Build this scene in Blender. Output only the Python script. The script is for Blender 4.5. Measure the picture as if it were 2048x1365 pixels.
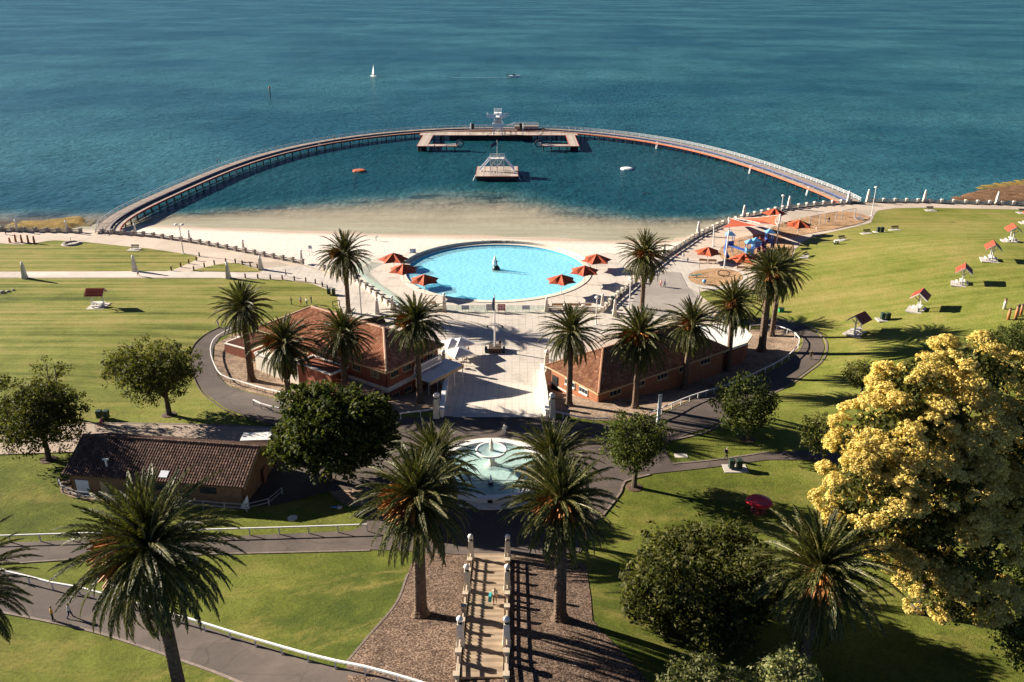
import bpy, bmesh, math, random, zlib
import numpy as np
from mathutils import Vector, Matrix, Euler
from mathutils.geometry import delaunay_2d_cdt
random.seed(7); rng = np.random.default_rng(7)
for o in list(bpy.data.objects): bpy.data.objects.remove(o)
SC = bpy.context.scene
COL = SC.collection
R = math.radians
# ------------------------------------------------------------------ camera, sky, sun, exposure
FPX, PITCH, CAMZ = 1720.0, R(22.6), 58.0
cam = bpy.data.cameras.new('camera'); camo = bpy.data.objects.new('camera', cam); COL.objects.link(camo)
cam.sensor_fit = 'HORIZONTAL'; cam.sensor_width = 36; cam.lens = FPX/2048*36
cam.clip_start = 0.5; cam.clip_end = 90000
camo.location = (0, 0, CAMZ); camo.rotation_euler = (math.pi/2-PITCH, 0, 0)
SC.camera = camo
SUN_EL, SUN_AZ = R(21), R(-22)          # light travels along (cos az, sin az)
W = bpy.data.worlds.new('World'); SC.world = W; W.use_nodes = True
wn = W.node_tree; bg = wn.nodes['Background']
sky = wn.nodes.new('ShaderNodeTexSky'); sky.sky_type = 'NISHITA'; sky.sun_disc = False
sky.sun_elevation = SUN_EL; sky.sun_rotation = R(-68); sky.air_density = 0.28; sky.dust_density = 0.1; sky.ozone_density = 3.0
wn.links.new(sky.outputs[0], bg.inputs[0]); bg.inputs[1].default_value = 0.05
sun = bpy.data.lights.new('sun', 'SUN'); suno = bpy.data.objects.new('sun', sun); COL.objects.link(suno)
sun.energy = 5.0; sun.angle = R(0.53); sun.color = (1.0, 0.90, 0.77)
ldir = Vector((math.cos(SUN_AZ)*math.cos(SUN_EL), math.sin(SUN_AZ)*math.cos(SUN_EL), -math.sin(SUN_EL)))
suno.rotation_euler = ldir.to_track_quat('-Z', 'Y').to_euler(); suno.location = (-100, 100, 120)
SC.view_settings.view_transform = 'Standard'; SC.view_settings.look = 'None'
SC.view_settings.gamma = 1.0; SC.view_settings.exposure = 1.64
SC.render.engine = 'CYCLES'
SC.cycles.transparent_max_bounces = 12

# ------------------------------------------------------------------ terrain and picture-to-place
def sm(a, b, x):
    t = np.clip((x-a)/(b-a), 0, 1); return t*t*(3-2*t)
def lin(a, b, x): return np.clip((x-a)/(b-a), 0, 1)
def terr(X, Y):
    ax = np.abs(X); w = sm(38, 75, ax)
    z = 3*(1-sm(105.5, 123, Y))*(1-w) + 3*(1-sm(98, 165, Y))*w
    z = z + 6.5*(1-lin(51.5, 76.5, Y))*(0.35+0.65*np.exp(-(X/19.0)**2))
    z = z + 7.0*sm(40, 105, X)*(1-sm(170, 225, Y))
    return z
cp, sp = math.cos(PITCH), math.sin(PITCH)
def ray(px, py):
    u = (px-1024)/FPX; v = (682.5-py)/FPX
    return (u, cp+v*sp, -sp+v*cp)
def at(px, py, z=None):
    d = ray(px, py)
    if z is not None:
        t = (z-CAMZ)/d[2]; return Vector((d[0]*t, d[1]*t, z))
    zz = 0.0
    for i in range(25):
        t = (zz-CAMZ)/d[2]; zz = 0.5*zz+0.5*float(terr(d[0]*t, d[1]*t))
    t = (zz-CAMZ)/d[2]; return Vector((d[0]*t, d[1]*t, zz))
def zat(px, py, Y):                     # point on the sight line at ground distance Y
    d = ray(px, py); t = Y/d[1]; return Vector((d[0]*t, Y, CAMZ+d[2]*t))
def G(x, y): return float(terr(x, y))

# ------------------------------------------------------------------ materials
def new_mat(name):
    m = bpy.data.materials.new(name); m.use_nodes = True
    nt = m.node_tree; b = nt.nodes['Principled BSDF']; return m, nt, b
def N(nt, t, **kw):
    n = nt.nodes.new(t)
    for k, v in kw.items():
        if k.startswith('i_'):
            key = k[2:]; n.inputs[int(key) if key.isdigit() else key].default_value = v
        else: setattr(n, k, v)
    return n
def L(nt, a, b): nt.links.new(a, b)
def C4(c): return (c[0], c[1], c[2], 1)
def coords(nt, scale=(1, 1, 1), rot=(0, 0, 0)):
    tc = N(nt, 'ShaderNodeTexCoord'); mp = N(nt, 'ShaderNodeMapping')
    mp.inputs['Scale'].default_value = scale; mp.inputs['Rotation'].default_value = rot
    L(nt, tc.outputs['Object'], mp.inputs[0]); return mp.outputs[0]
def noise(nt, co, scale, detail=4, rough=0.6):
    n = N(nt, 'ShaderNodeTexNoise'); n.inputs['Scale'].default_value = scale
    n.inputs['Detail'].default_value = detail; n.inputs['Roughness'].default_value = rough
    L(nt, co, n.inputs['Vector']); return n.outputs['Fac']
def ramp(nt, fac, stops, interp='LINEAR'):
    r = N(nt, 'ShaderNodeValToRGB'); e = r.color_ramp.elements; r.color_ramp.interpolation = interp
    while len(e) < len(stops): e.new(0.5)
    for el, (p, c) in zip(e, stops):
        el.position = p; el.color = C4(c) if not isinstance(c, (int, float)) else (c, c, c, 1)
    L(nt, fac, r.inputs[0]); return r.outputs[0]
def mixc(nt, fac, a, b, mode='MIX'):
    m = N(nt, 'ShaderNodeMix', data_type='RGBA', blend_type=mode)
    for s, v in ((0, fac), (6, a), (7, b)):
        if hasattr(v, 'links'): L(nt, v, m.inputs[s])
        elif isinstance(v, (int, float)): m.inputs[s].default_value = v
        else: m.inputs[s].default_value = C4(v)
    return m.outputs[2]
def mth(nt, op, a, b=0.0, clamp=False):
    m = N(nt, 'ShaderNodeMath', operation=op, use_clamp=clamp)
    for s, v in ((0, a), (1, b)):
        if hasattr(v, 'links'): L(nt, v, m.inputs[s])
        else: m.inputs[s].default_value = v
    return m.outputs[0]
def bump(nt, b, h, strength=0.4, dist=0.05):
    n = N(nt, 'ShaderNodeBump'); n.inputs['Strength'].default_value = strength; n.inputs['Distance'].default_value = dist
    L(nt, h, n.inputs['Height']); L(nt, n.outputs[0], b.inputs['Normal']); return n
def surf(name, c1, c2=None, scale=3.0, rough=0.75, bmp=0.0, bscale=None, dist=0.02, spec=0.3, island=0.0, metal=0.0):
    m, nt, b = new_mat(name); b.inputs['Roughness'].default_value = rough
    b.inputs['Specular IOR Level'].default_value = spec; b.inputs['Metallic'].default_value = metal
    co = coords(nt)
    if c2 is None: c2 = tuple(x*0.72 for x in c1)
    f = noise(nt, co, scale, 5, 0.65)
    col = ramp(nt, f, [(0.32, c2), (0.68, c1)])
    if island:
        g = N(nt, 'ShaderNodeNewGeometry')
        k = ramp(nt, g.outputs['Random Per Island'], [(0, 1-island), (1, 1.0)])
        col = mixc(nt, 1.0, col, k, 'MULTIPLY')
    L(nt, col, b.inputs['Base Color'])
    if bmp: bump(nt, b, noise(nt, co, bscale or scale*6, 4, 0.7), bmp, dist)
    return m
M = {}
M['white'] = surf('white_paint', (0.78, 0.76, 0.72), (0.62, 0.60, 0.56), 2.5, 0.5)
M['wash'] = surf('limewash', (0.70, 0.65, 0.55), (0.52, 0.47, 0.38), 1.8, 0.8, 0.2)
M['stone'] = surf('weathered_stone', (0.42, 0.36, 0.30), (0.25, 0.21, 0.17), 1.6, 0.85, 0.3)
M['kerbstone'] = surf('kerb_stone', (0.24, 0.19, 0.155), (0.13, 0.10, 0.08), 2.2, 0.9, 0.4)
M['conc'] = surf('concrete', (0.50, 0.46, 0.41), (0.40, 0.36, 0.32), 0.7, 0.85, 0.2)
M['timber'] = surf('weathered_timber', (0.42, 0.34, 0.285), (0.27, 0.215, 0.175), 1.2, 0.8, 0.2, island=0.35)
M['darkwood'] = surf('dark_timber', (0.10, 0.065, 0.045), (0.05, 0.035, 0.028), 3, 0.8, 0.2)
M['pile'] = surf('tarred_pile', (0.05, 0.04, 0.035), (0.025, 0.022, 0.02), 2, 0.85)
M['seatwood'] = surf('seat_timber', (0.34, 0.17, 0.07), (0.2, 0.1, 0.04), 4, 0.6, island=0.3)
M['paledeck'] = surf('sun_bleached_deck', (0.52, 0.43, 0.36), (0.38, 0.31, 0.26), 1.2, 0.8, 0.2, island=0.3)
M['redpaint'] = surf('red_paint', (0.42, 0.07, 0.04), (0.30, 0.05, 0.03), 2, 0.6)
M['orangepaint'] = surf('orange_paint', (0.55, 0.14, 0.05), (0.36, 0.08, 0.035), 1.2, 0.6)
M['bluepaint'] = surf('blue_paint', (0.05, 0.13, 0.42), (0.035, 0.08, 0.28), 2, 0.5)
M['navy'] = surf('navy_paint', (0.025, 0.045, 0.10), (0.015, 0.03, 0.07), 2, 0.6)
M['lightblue'] = surf('sky_blue_paint', (0.14, 0.36, 0.62), (0.10, 0.26, 0.50), 2, 0.5)
M['black'] = surf('black_metal', (0.02, 0.02, 0.022), (0.012, 0.012, 0.012), 4, 0.45)
M['grey'] = surf('grey_metal', (0.35, 0.36, 0.37), (0.26, 0.27, 0.28), 4, 0.45)
M['binGreen'] = surf('bin_green', (0.025, 0.05, 0.035), (0.015, 0.03, 0.022), 3, 0.5)
M['sail'] = surf('orange_shade_cloth', (0.42, 0.085, 0.03), (0.34, 0.06, 0.022), 0.8, 0.8)
M['whitecloth'] = surf('white_canvas', (0.80, 0.78, 0.74), (0.70, 0.68, 0.64), 1, 0.8)
M['brick'] = surf('red_brick', (0.29, 0.095, 0.05), (0.18, 0.057, 0.034), 2.2, 0.85, 0.3, 14)
M['brickor'] = surf('orange_brick', (0.34, 0.135, 0.06), (0.22, 0.082, 0.04), 2.2, 0.85, 0.3, 14)
M['cream'] = surf('cream_render', (0.48, 0.36, 0.20), (0.38, 0.28, 0.15), 1.5, 0.8)
M['glass'] = surf('window_glass', (0.03, 0.04, 0.045), (0.02, 0.025, 0.03), 2, 0.1, spec=0.6)
M['rust'] = surf('rust_red_roof', (0.16, 0.035, 0.025), (0.11, 0.025, 0.02), 3, 0.6)
M['orroof'] = surf('red_roof_sheet', (0.40, 0.08, 0.035), (0.30, 0.055, 0.03), 3, 0.55)
M['gloss_red'] = surf('glossy_red', (0.55, 0.015, 0.012), (0.40, 0.01, 0.01), 2, 0.25, spec=0.5)
M['water_white'] = surf('foaming_water', (0.85, 0.88, 0.88), (0.7, 0.78, 0.8), 6, 0.3)
M['bronze'] = surf('dark_bronze', (0.03, 0.05, 0.05), (0.015, 0.03, 0.03), 4, 0.4)
M['carved'] = surf('carved_timber', (0.50, 0.22, 0.08), (0.30, 0.12, 0.05), 5, 0.7)
M['purple'] = surf('purple_plastic', (0.16, 0.02, 0.09), (0.11, 0.015, 0.06), 3, 0.5)
M['plasticor'] = surf('orange_plastic', (0.65, 0.12, 0.03), (0.5, 0.09, 0.03), 3, 0.5)
M['skin'] = surf('skin', (0.42, 0.24, 0.16), (0.36, 0.20, 0.13), 4, 0.6)
M['hair'] = surf('dark_hair', (0.03, 0.02, 0.015), None, 9, 0.6)
M['turquoise'] = surf('turquoise_cloth', (0.05, 0.42, 0.42), None, 4, 0.7)
M['soil'] = surf('bare_soil', (0.12, 0.075, 0.05), (0.07, 0.045, 0.03), 2.5, 0.95, 0.6, 10, 0.05)
M['sign_white'] = surf('sign_white', (0.75, 0.77, 0.8), (0.65, 0.68, 0.72), 2, 0.4)
M['sign_blue'] = surf('sign_blue', (0.06, 0.22, 0.42), None, 3, 0.4)
CL = {}
def cloth(name, c):
    if name not in CL: CL[name] = surf('cloth_'+name, c, None, 5, 0.85)
    return CL[name]

def mat_grass():
    m, nt, b = new_mat('lawn'); b.inputs['Roughness'].default_value = 0.95; b.inputs['Specular IOR Level'].default_value = 0.1
    co = coords(nt); cs = coords(nt, (0.012, 0.36, 0.2), (0, 0, 0.04))
    big = noise(nt, co, 0.035, 4, 0.6); mid = noise(nt, co, 0.35, 5, 0.65); fine = noise(nt, co, 3.2, 6, 0.8)
    st = noise(nt, cs, 1.6, 3, 0.5)
    f = mth(nt, 'ADD', mth(nt, 'MULTIPLY', big, 0.75), mth(nt, 'MULTIPLY', mid, 0.35))
    sx = N(nt, 'ShaderNodeSeparateXYZ'); L(nt, co, sx.inputs[0])
    far = N(nt, 'ShaderNodeMapRange'); far.inputs['From Min'].default_value = 85; far.inputs['From Max'].default_value = 150; L(nt, sx.outputs[1], far.inputs[0])
    lf = N(nt, 'ShaderNodeMapRange'); lf.inputs['From Min'].default_value = -5; lf.inputs['From Max'].default_value = -50; L(nt, sx.outputs[0], lf.inputs[0])
    dry_vignette = mth(nt, 'SUBTRACT', mth(nt, 'MULTIPLY', far.outputs[0], 0.20), 0.06)  # far lawn drier; near lawn darkened in colour to imitate lens vignette
    f = mth(nt, 'ADD', f, mth(nt, 'MULTIPLY', mth(nt, 'SUBTRACT', st, 0.5), mth(nt, 'MULTIPLY', far.outputs[0], mth(nt, 'ADD', mth(nt, 'MULTIPLY', lf.outputs[0], 0.75), 0.45))))
    f = mth(nt, 'ADD', f, dry_vignette)
    col = ramp(nt, f, [(0.36, (0.060, 0.082, 0.012)), (0.50, (0.115, 0.135, 0.020)), (0.66, (0.195, 0.214, 0.040)), (0.84, (0.31, 0.265, 0.082))])
    col = mixc(nt, 1.0, col, ramp(nt, fine, [(0.28, 0.50), (0.72, 1.28)]), 'MULTIPLY')
    dry = noise(nt, coords(nt, (0.06, 0.13, 1), (0, 0, 0.5)), 1.0, 7, 0.72); spot = noise(nt, co, 0.8, 6, 0.8)
    col = mixc(nt, mth(nt, 'MULTIPLY', ramp(nt, dry, [(0.51, 0.0), (0.64, 1.0)]), ramp(nt, spot, [(0.35, 0.15), (0.65, 0.75)])), col, (0.27, 0.21, 0.065))
    col = mixc(nt, ramp(nt, spot, [(0.70, 0.0), (0.76, 0.6)]), col, (0.12, 0.085, 0.035))
    L(nt, col, b.inputs['Base Color'])
    bump(nt, b, mth(nt, 'ADD', fine, mth(nt, 'MULTIPLY', noise(nt, co, 14, 2, 0.6), 0.6)), 0.9, 0.16); return m
M['grass'] = mat_grass()
def mat_asphalt(name, c1, c2):
    m, nt, b = new_mat(name); b.inputs['Roughness'].default_value = 0.85; b.inputs['Specular IOR Level'].default_value = 0.25
    co = coords(nt)
    col = ramp(nt, noise(nt, co, 0.28, 6, 0.7), [(0.3, c2), (0.7, c1)])
    col = mixc(nt, 1.0, col, ramp(nt, noise(nt, co, 20, 2, 0.5), [(0.3, 0.8), (0.7, 1.15)]), 'MULTIPLY')
    st = noise(nt, coords(nt, (1, 1, 1)), 0.9, 8, 0.8)
    col = mixc(nt, ramp(nt, st, [(0.60, 0.0), (0.68, 0.55)]), col, tuple(x*0.5 for x in c2))
    pt = N(nt, 'ShaderNodeTexVoronoi'); pt.inputs['Scale'].default_value = 0.09; pt.distance = 'CHEBYCHEV'; L(nt, co, pt.inputs['Vector'])
    ps = N(nt, 'ShaderNodeSeparateColor'); L(nt, pt.outputs['Color'], ps.inputs[0])
    col = mixc(nt, 1.0, col, ramp(nt, ps.outputs[0], [(0.0, 0.80), (0.25, 0.96), (0.8, 1.0), (1.0, 1.12)]), 'MULTIPLY')
    wv = N(nt, 'ShaderNodeTexNoise'); wv.inputs['Scale'].default_value = 0.5; wv.inputs['Detail'].default_value = 5; L(nt, co, wv.inputs['Vector'])
    ck = N(nt, 'ShaderNodeTexVoronoi', feature='DISTANCE_TO_EDGE'); ck.inputs['Scale'].default_value = 0.16; L(nt, mixc(nt, 2.2, co, wv.outputs['Color'], 'ADD'), ck.inputs['Vector'])
    col = mixc(nt, ramp(nt, ck.outputs['Distance'], [(0.0, 0.5), (0.010, 0.0)]), col, tuple(x*0.35 for x in c2))
    L(nt, col, b.inputs['Base Color']); bump(nt, b, noise(nt, co, 22, 3, 0.7), 0.35, 0.02); return m
M['asphalt'] = mat_asphalt('asphalt', (0.118, 0.092, 0.076), (0.070, 0.055, 0.047))
M['paleroad'] = mat_asphalt('pale_road', (0.42, 0.33, 0.25), (0.30, 0.235, 0.18))
M['promen'] = mat_asphalt('promenade_paving', (0.54, 0.445, 0.355), (0.45, 0.37, 0.295))
M['path'] = mat_asphalt('pale_path', (0.60, 0.53, 0.46), (0.50, 0.44, 0.38))
def mat_paver(name, c1, c2, size=1.25, gap=0.02, rot=0.0, dark=0.72):
    m, nt, b = new_mat(name); b.inputs['Roughness'].default_value = 0.8; b.inputs['Specular IOR Level'].default_value = 0.25
    co = coords(nt, rot=(0, 0, rot))
    br = N(nt, 'ShaderNodeTexBrick', offset=0.0, squash=1.0)
    for k, v in (('Scale', 1.0), ('Mortar Size', gap), ('Brick Width', size), ('Row Height', size), ('Mortar Smooth', 0.3), ('Bias', 0.0)): br.inputs[k].default_value = v
    br.inputs['Color1'].default_value = C4(c1); br.inputs['Color2'].default_value = C4(tuple(x*0.95 for x in c1)); br.inputs['Mortar'].default_value = C4(tuple(x*dark for x in c1))
    L(nt, co, br.inputs['Vector'])
    col = mixc(nt, 1.0, br.outputs['Color'], ramp(nt, noise(nt, co, 0.22, 9, 0.78), [(0.34, c2[0]/c1[0]*0.82), (0.5, 0.96), (0.7, 1.0)]), 'MULTIPLY')
    L(nt, col, b.inputs['Base Color']); bump(nt, b, br.outputs['Fac'], -0.3, 0.01); return m
M['plaza'] = mat_paver('plaza_paving', (0.55, 0.49, 0.42), (0.45, 0.40, 0.345), 1.25, 0.035, 0.0, 0.6)
M['pooldeck'] = mat_paver('pool_deck_paving', (0.58, 0.515, 0.44), (0.47, 0.415, 0.355), 2.6, 0.04, 0.0, 0.65)
def mat_mulch(name, c1, c2, c3):
    m, nt, b = new_mat(name); b.inputs['Roughness'].default_value = 0.95; b.inputs['Specular IOR Level'].default_value = 0.1
    co = coords(nt)
    v = N(nt, 'ShaderNodeTexVoronoi'); v.inputs['Scale'].default_value = 10.0; L(nt, co, v.inputs['Vector'])
    vs = N(nt, 'ShaderNodeSeparateColor'); L(nt, v.outputs['Color'], vs.inputs[0])
    a = ramp(nt, vs.outputs[0], [(0.1, c2), (0.55, c1), (0.95, c3)])
    col = mixc(nt, 1.0, a, ramp(nt, noise(nt, co, 0.35, 5, 0.7), [(0.32, 0.42), (0.5, 0.9), (0.7, 1.15)]), 'MULTIPLY')
    L(nt, col, b.inputs['Base Color'])
    bump(nt, b, mth(nt, 'ADD', vs.outputs[1], noise(nt, co, 2.0, 4, 0.7)), 0.9, 0.10); return m
M['mulch'] = mat_mulch('bark_mulch', (0.135, 0.088, 0.062), (0.052, 0.034, 0.024), (0.28, 0.20, 0.145))
M['bedsand'] = mat_mulch('pale_mulch', (0.34, 0.24, 0.165), (0.22, 0.15, 0.10), (0.46, 0.35, 0.26))
M['chips'] = mat_mulch('softfall_chips', (0.46, 0.28, 0.15), (0.32, 0.19, 0.10), (0.56, 0.37, 0.22))
def mat_sand():
    m, nt, b = new_mat('sand'); b.inputs['Roughness'].default_value = 0.95; b.inputs['Specular IOR Level'].default_value = 0.15
    co = coords(nt); sx = N(nt, 'ShaderNodeSeparateXYZ'); L(nt, co, sx.inputs[0])
    n1 = noise(nt, co, 0.10, 5, 0.65); n2 = noise(nt, co, 1.2, 5, 0.75)
    cst = coords(nt, (0.02, 0.16, 1)); n3 = noise(nt, cst, 1.6, 6, 0.75)
    zz = mth(nt, 'ADD', sx.outputs[2], mth(nt, 'MULTIPLY', mth(nt, 'SUBTRACT', n1, 0.5), 0.28))
    wet = N(nt, 'ShaderNodeMapRange'); wet.inputs['From Min'].default_value = -1.45; wet.inputs['From Max'].default_value = -1.82; L(nt, zz, wet.inputs[0])
    dry = ramp(nt, n2, [(0.3, (0.52, 0.455, 0.385)), (0.6, (0.68, 0.61, 0.535)), (0.75, (0.74, 0.67, 0.60))])
    wetc = ramp(nt, n3, [(0.30, (0.34, 0.255, 0.18)), (0.5, (0.47, 0.37, 0.275)), (0.72, (0.56, 0.46, 0.36))])
    col = mixc(nt, wet.outputs[0], dry, wetc)
    wr = ramp(nt, noise(nt, coords(nt, (0.05, 0.5, 1)), 1.3, 6, 0.8), [(0.64, 0.0), (0.70, 1.0)])
    band = N(nt, 'ShaderNodeMapRange'); band.inputs['From Min'].default_value = -1.2; band.inputs['From Max'].default_value = -1.9; L(nt, sx.outputs[2], band.inputs[0])
    col = mixc(nt, mth(nt, 'MULTIPLY', mth(nt, 'MULTIPLY', wr, band.outputs[0]), 0.75), col, (0.085, 0.055, 0.04))
    L(nt, col, b.inputs['Base Color'])
    L(nt, ramp(nt, wet.outputs[0], [(0, 0.95), (1, 0.5)]), b.inputs['Roughness'])
    bump(nt, b, mth(nt, 'ADD', n2, noise(nt, co, 0.9, 3, 0.7)), 0.5, 0.12); return m
M['sand'] = mat_sand()
def mat_sea():
    m, nt, b = new_mat('sea_water')
    co = coords(nt); at_ = N(nt, 'ShaderNodeAttribute', attribute_name='depth'); d = at_.outputs['Fac']
    nz = noise(nt, coords(nt, (0.035, 0.06, 1)), 1.0, 6, 0.68)
    d2 = mth(nt, 'MULTIPLY', mth(nt, 'ADD', d, mth(nt, 'MULTIPLY', mth(nt, 'SUBTRACT', nz, 0.5), 0.75)), 0.72)
    col = ramp(nt, d2, [(0.0, (0.54, 0.43, 0.32)), (0.30, (0.46, 0.38, 0.285)), (0.50, (0.30, 0.275, 0.21)), (0.66, (0.105, 0.15, 0.135)), (0.80, (0.025, 0.085, 0.092)), (0.95, (0.005, 0.060, 0.076))])
    big = noise(nt, coords(nt, (0.0048, 0.0060, 1), (0, 0, 0.20)), 1.0, 9, 0.66)
    col = mixc(nt, mth(nt, 'MULTIPLY', ramp(nt, big, [(0.42, 0.0), (0.60, 1.0)]), ramp(nt, d, [(0.5, 0.0), (0.95, 1.0)])), col, (0.030, 0.118, 0.134))
    she = N(nt, 'ShaderNodeAttribute', attribute_name='shelter').outputs['Fac']
    r1 = noise(nt, coords(nt, (0.75, 0.20, 1), (0, 0, 0.1)), 1.0, 4, 0.75); r2 = noise(nt, coords(nt, (0.05, 0.013, 1), (0, 0, -0.15)), 1.0, 6, 0.7)
    rip = mth(nt, 'ADD', mth(nt, 'MULTIPLY', r1, 0.72), mth(nt, 'MULTIPLY', r2, 0.28))
    weed = noise(nt, coords(nt, (0.05, 0.09, 1)), 1.0, 7, 0.7)
    wm = mth(nt, 'MULTIPLY', ramp(nt, weed, [(0.50, 0.0), (0.58, 1.0)]), ramp(nt, d2, [(0.46, 0.0), (0.62, 0.85), (0.85, 0.0)]))
    col = mixc(nt, wm, col, (0.010, 0.035, 0.045))
    col = mixc(nt, 1.0, col, ramp(nt, rip, [(0.34, 0.60), (0.66, 1.45)]), 'MULTIPLY')  # lighter and darker wind-ruffle reflection multiplied into the water colour
    col = mixc(nt, mth(nt, 'MULTIPLY', she, ramp(nt, d2, [(0.7, 0.0), (1.0, 0.55)])), col, (0.003, 0.034, 0.054))
    L(nt, col, b.inputs['Base Color'])
    b.inputs['Specular IOR Level'].default_value = 0.0; b.inputs['Roughness'].default_value = 0.5
    w0 = noise(nt, coords(nt, (0.9, 1.5, 1), (0, 0, 0.3)), 1.0, 3, 0.7)
    w1 = noise(nt, coords(nt, (0.30, 0.55, 1), (0, 0, 0.25)), 1.0, 4, 0.7)
    w2 = noise(nt, coords(nt, (0.09, 0.10, 1), (0, 0, 0.2)), 1.0, 4, 0.7)
    w3 = noise(nt, coords(nt, (0.022, 0.022, 1), (0, 0, 0.16)), 1.0, 4, 0.65)
    h = mth(nt, 'ADD', mth(nt, 'ADD', mth(nt, 'ADD', mth(nt, 'MULTIPLY', w0, 0.6), mth(nt, 'MULTIPLY', w1, 1.3)), mth(nt, 'MULTIPLY', w2, 2.2)), mth(nt, 'MULTIPLY', w3, 3.0))
    bp = bump(nt, b, h, 0.55, 0.9)
    calm = ramp(nt, d, [(0.05, 0.10), (0.8, 0.62)])
    calm2 = mth(nt, 'MULTIPLY', calm, ramp(nt, big, [(0.30, 0.72), (0.68, 1.25)]))
    L(nt, calm2, bp.inputs['Strength'])
    tr = N(nt, 'ShaderNodeBsdfTransparent'); tr.inputs[0].default_value = (0.86, 0.95, 0.93, 1)
    mx = N(nt, 'ShaderNodeMixShader'); L(nt, ramp(nt, d2, [(0.0, 0.03), (0.35, 0.30), (0.65, 0.90), (0.80, 1.0)]), mx.inputs[0])
    gl = N(nt, 'ShaderNodeBsdfGlossy'); gl.inputs['Roughness'].default_value = 0.20; L(nt, bp.outputs[0], gl.inputs['Normal'])
    fr = N(nt, 'ShaderNodeFresnel'); fr.inputs['IOR'].default_value = 1.33; L(nt, bp.outputs[0], fr.inputs['Normal'])
    gm = N(nt, 'ShaderNodeMixShader'); L(nt, mth(nt, 'MULTIPLY', mth(nt, 'MINIMUM', fr.outputs[0], 0.26), mth(nt, 'MULTIPLY', ramp(nt, rip, [(0.34, 0.40), (0.66, 1.5)]), ramp(nt, she, [(0.0, 1.0), (1.0, 0.6)]))), gm.inputs[0]); L(nt, b.outputs[0], gm.inputs[1]); L(nt, gl.outputs[0], gm.inputs[2])
    out = nt.nodes['Material Output']; L(nt, tr.outputs[0], mx.inputs[1]); L(nt, gm.outputs[0], mx.inputs[2]); L(nt, mx.outputs[0], out.inputs[0])
    return m
M['sea'] = mat_sea()
def mat_poolwater(name, tint, dcol, opac, sc=1.0, bs=0.5):
    m, nt, b = new_mat(name); b.inputs['Base Color'].default_value = C4(dcol)
    b.inputs['Roughness'].default_value = 0.12; b.inputs['IOR'].default_value = 1.33
    co = coords(nt); v = N(nt, 'ShaderNodeTexVoronoi', feature='SMOOTH_F1'); v.inputs['Scale'].default_value = 0.95*sc
    wob = N(nt, 'ShaderNodeTexNoise'); wob.inputs['Scale'].default_value = 0.5*sc; L(nt, co, wob.inputs['Vector'])
    L(nt, mixc(nt, 0.35, co, wob.outputs['Color'], 'ADD'), v.inputs['Vector'])
    bump(nt, b, mth(nt, 'ADD', v.outputs['Distance'], mth(nt, 'MULTIPLY', noise(nt, co, 2.6*sc, 3, 0.6), 0.5)), bs, 0.30)
    tr = N(nt, 'ShaderNodeBsdfTransparent'); tr.inputs[0].default_value = C4(tint)
    mx = N(nt, 'ShaderNodeMixShader'); mx.inputs[0].default_value = opac
    out = nt.nodes['Material Output']; L(nt, tr.outputs[0], mx.inputs[1]); L(nt, b.outputs[0], mx.inputs[2]); L(nt, mx.outputs[0], out.inputs[0])
    return m
M['poolwater'] = mat_poolwater('pool_water', (0.86, 0.98, 1.0), (0.36, 0.74, 0.82), 0.50, 1.25, 0.34)
M['fountwater'] = mat_poolwater('fountain_water', (0.86, 0.97, 0.97), (0.42, 0.60, 0.61), 0.40, 1.6, 0.25)
M['poolfloor'] = surf('pool_floor_paint', (0.34, 0.80, 0.92), (0.20, 0.66, 0.84), 0.14, 0.7)
M['poolwall'] = surf('pool_blue_wall', (0.05, 0.42, 0.62), (0.04, 0.36, 0.55), 0.8, 0.6)
def mat_paneglass():
    m, nt, b = new_mat('clear_glass_panel'); b.inputs['Base Color'].default_value = (0.55, 0.66, 0.62, 1); b.inputs['Roughness'].default_value = 0.08
    tr = N(nt, 'ShaderNodeBsdfTransparent'); tr.inputs[0].default_value = (0.90, 0.96, 0.94, 1)
    mx = N(nt, 'ShaderNodeMixShader'); mx.inputs[0].default_value = 0.14
    out = nt.nodes['Material Output']; L(nt, tr.outputs[0], mx.inputs[1]); L(nt, b.outputs[0], mx.inputs[2]); L(nt, mx.outputs[0], out.inputs[0]); return m
M['pane'] = mat_paneglass()
def mat_tile(name, cols):
    m, nt, b = new_mat(name); b.inputs['Roughness'].default_value = 0.85; b.inputs['Specular IOR Level'].default_value = 0.2
    g = N(nt, 'ShaderNodeNewGeometry'); n = len(cols)
    c = ramp(nt, g.outputs['Random Per Island'], [(i/(n-1), cc) for i, cc in enumerate(cols)])
    c = mixc(nt, 1.0, c, ramp(nt, noise(nt, coords(nt), 0.6, 5, 0.7), [(0.3, 0.62), (0.7, 1.15)]), 'MULTIPLY')
    L(nt, c, b.inputs['Base Color']); return m
M['tile_red'] = mat_tile('terracotta_tiles', [(0.30, 0.11, 0.055), (0.52, 0.235, 0.125), (0.40, 0.17, 0.095), (0.66, 0.37, 0.23)])
M['tile_or'] = mat_tile('orange_tiles', [(0.20, 0.085, 0.045), (0.37, 0.175, 0.095), (0.25, 0.11, 0.06), (0.46, 0.26, 0.155)])
M['tile_dark'] = mat_tile('dark_brown_tiles', [(0.055, 0.032, 0.024), (0.13, 0.065, 0.043), (0.085, 0.05, 0.037), (0.20, 0.115, 0.08), (0.10, 0.055, 0.04)])

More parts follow.
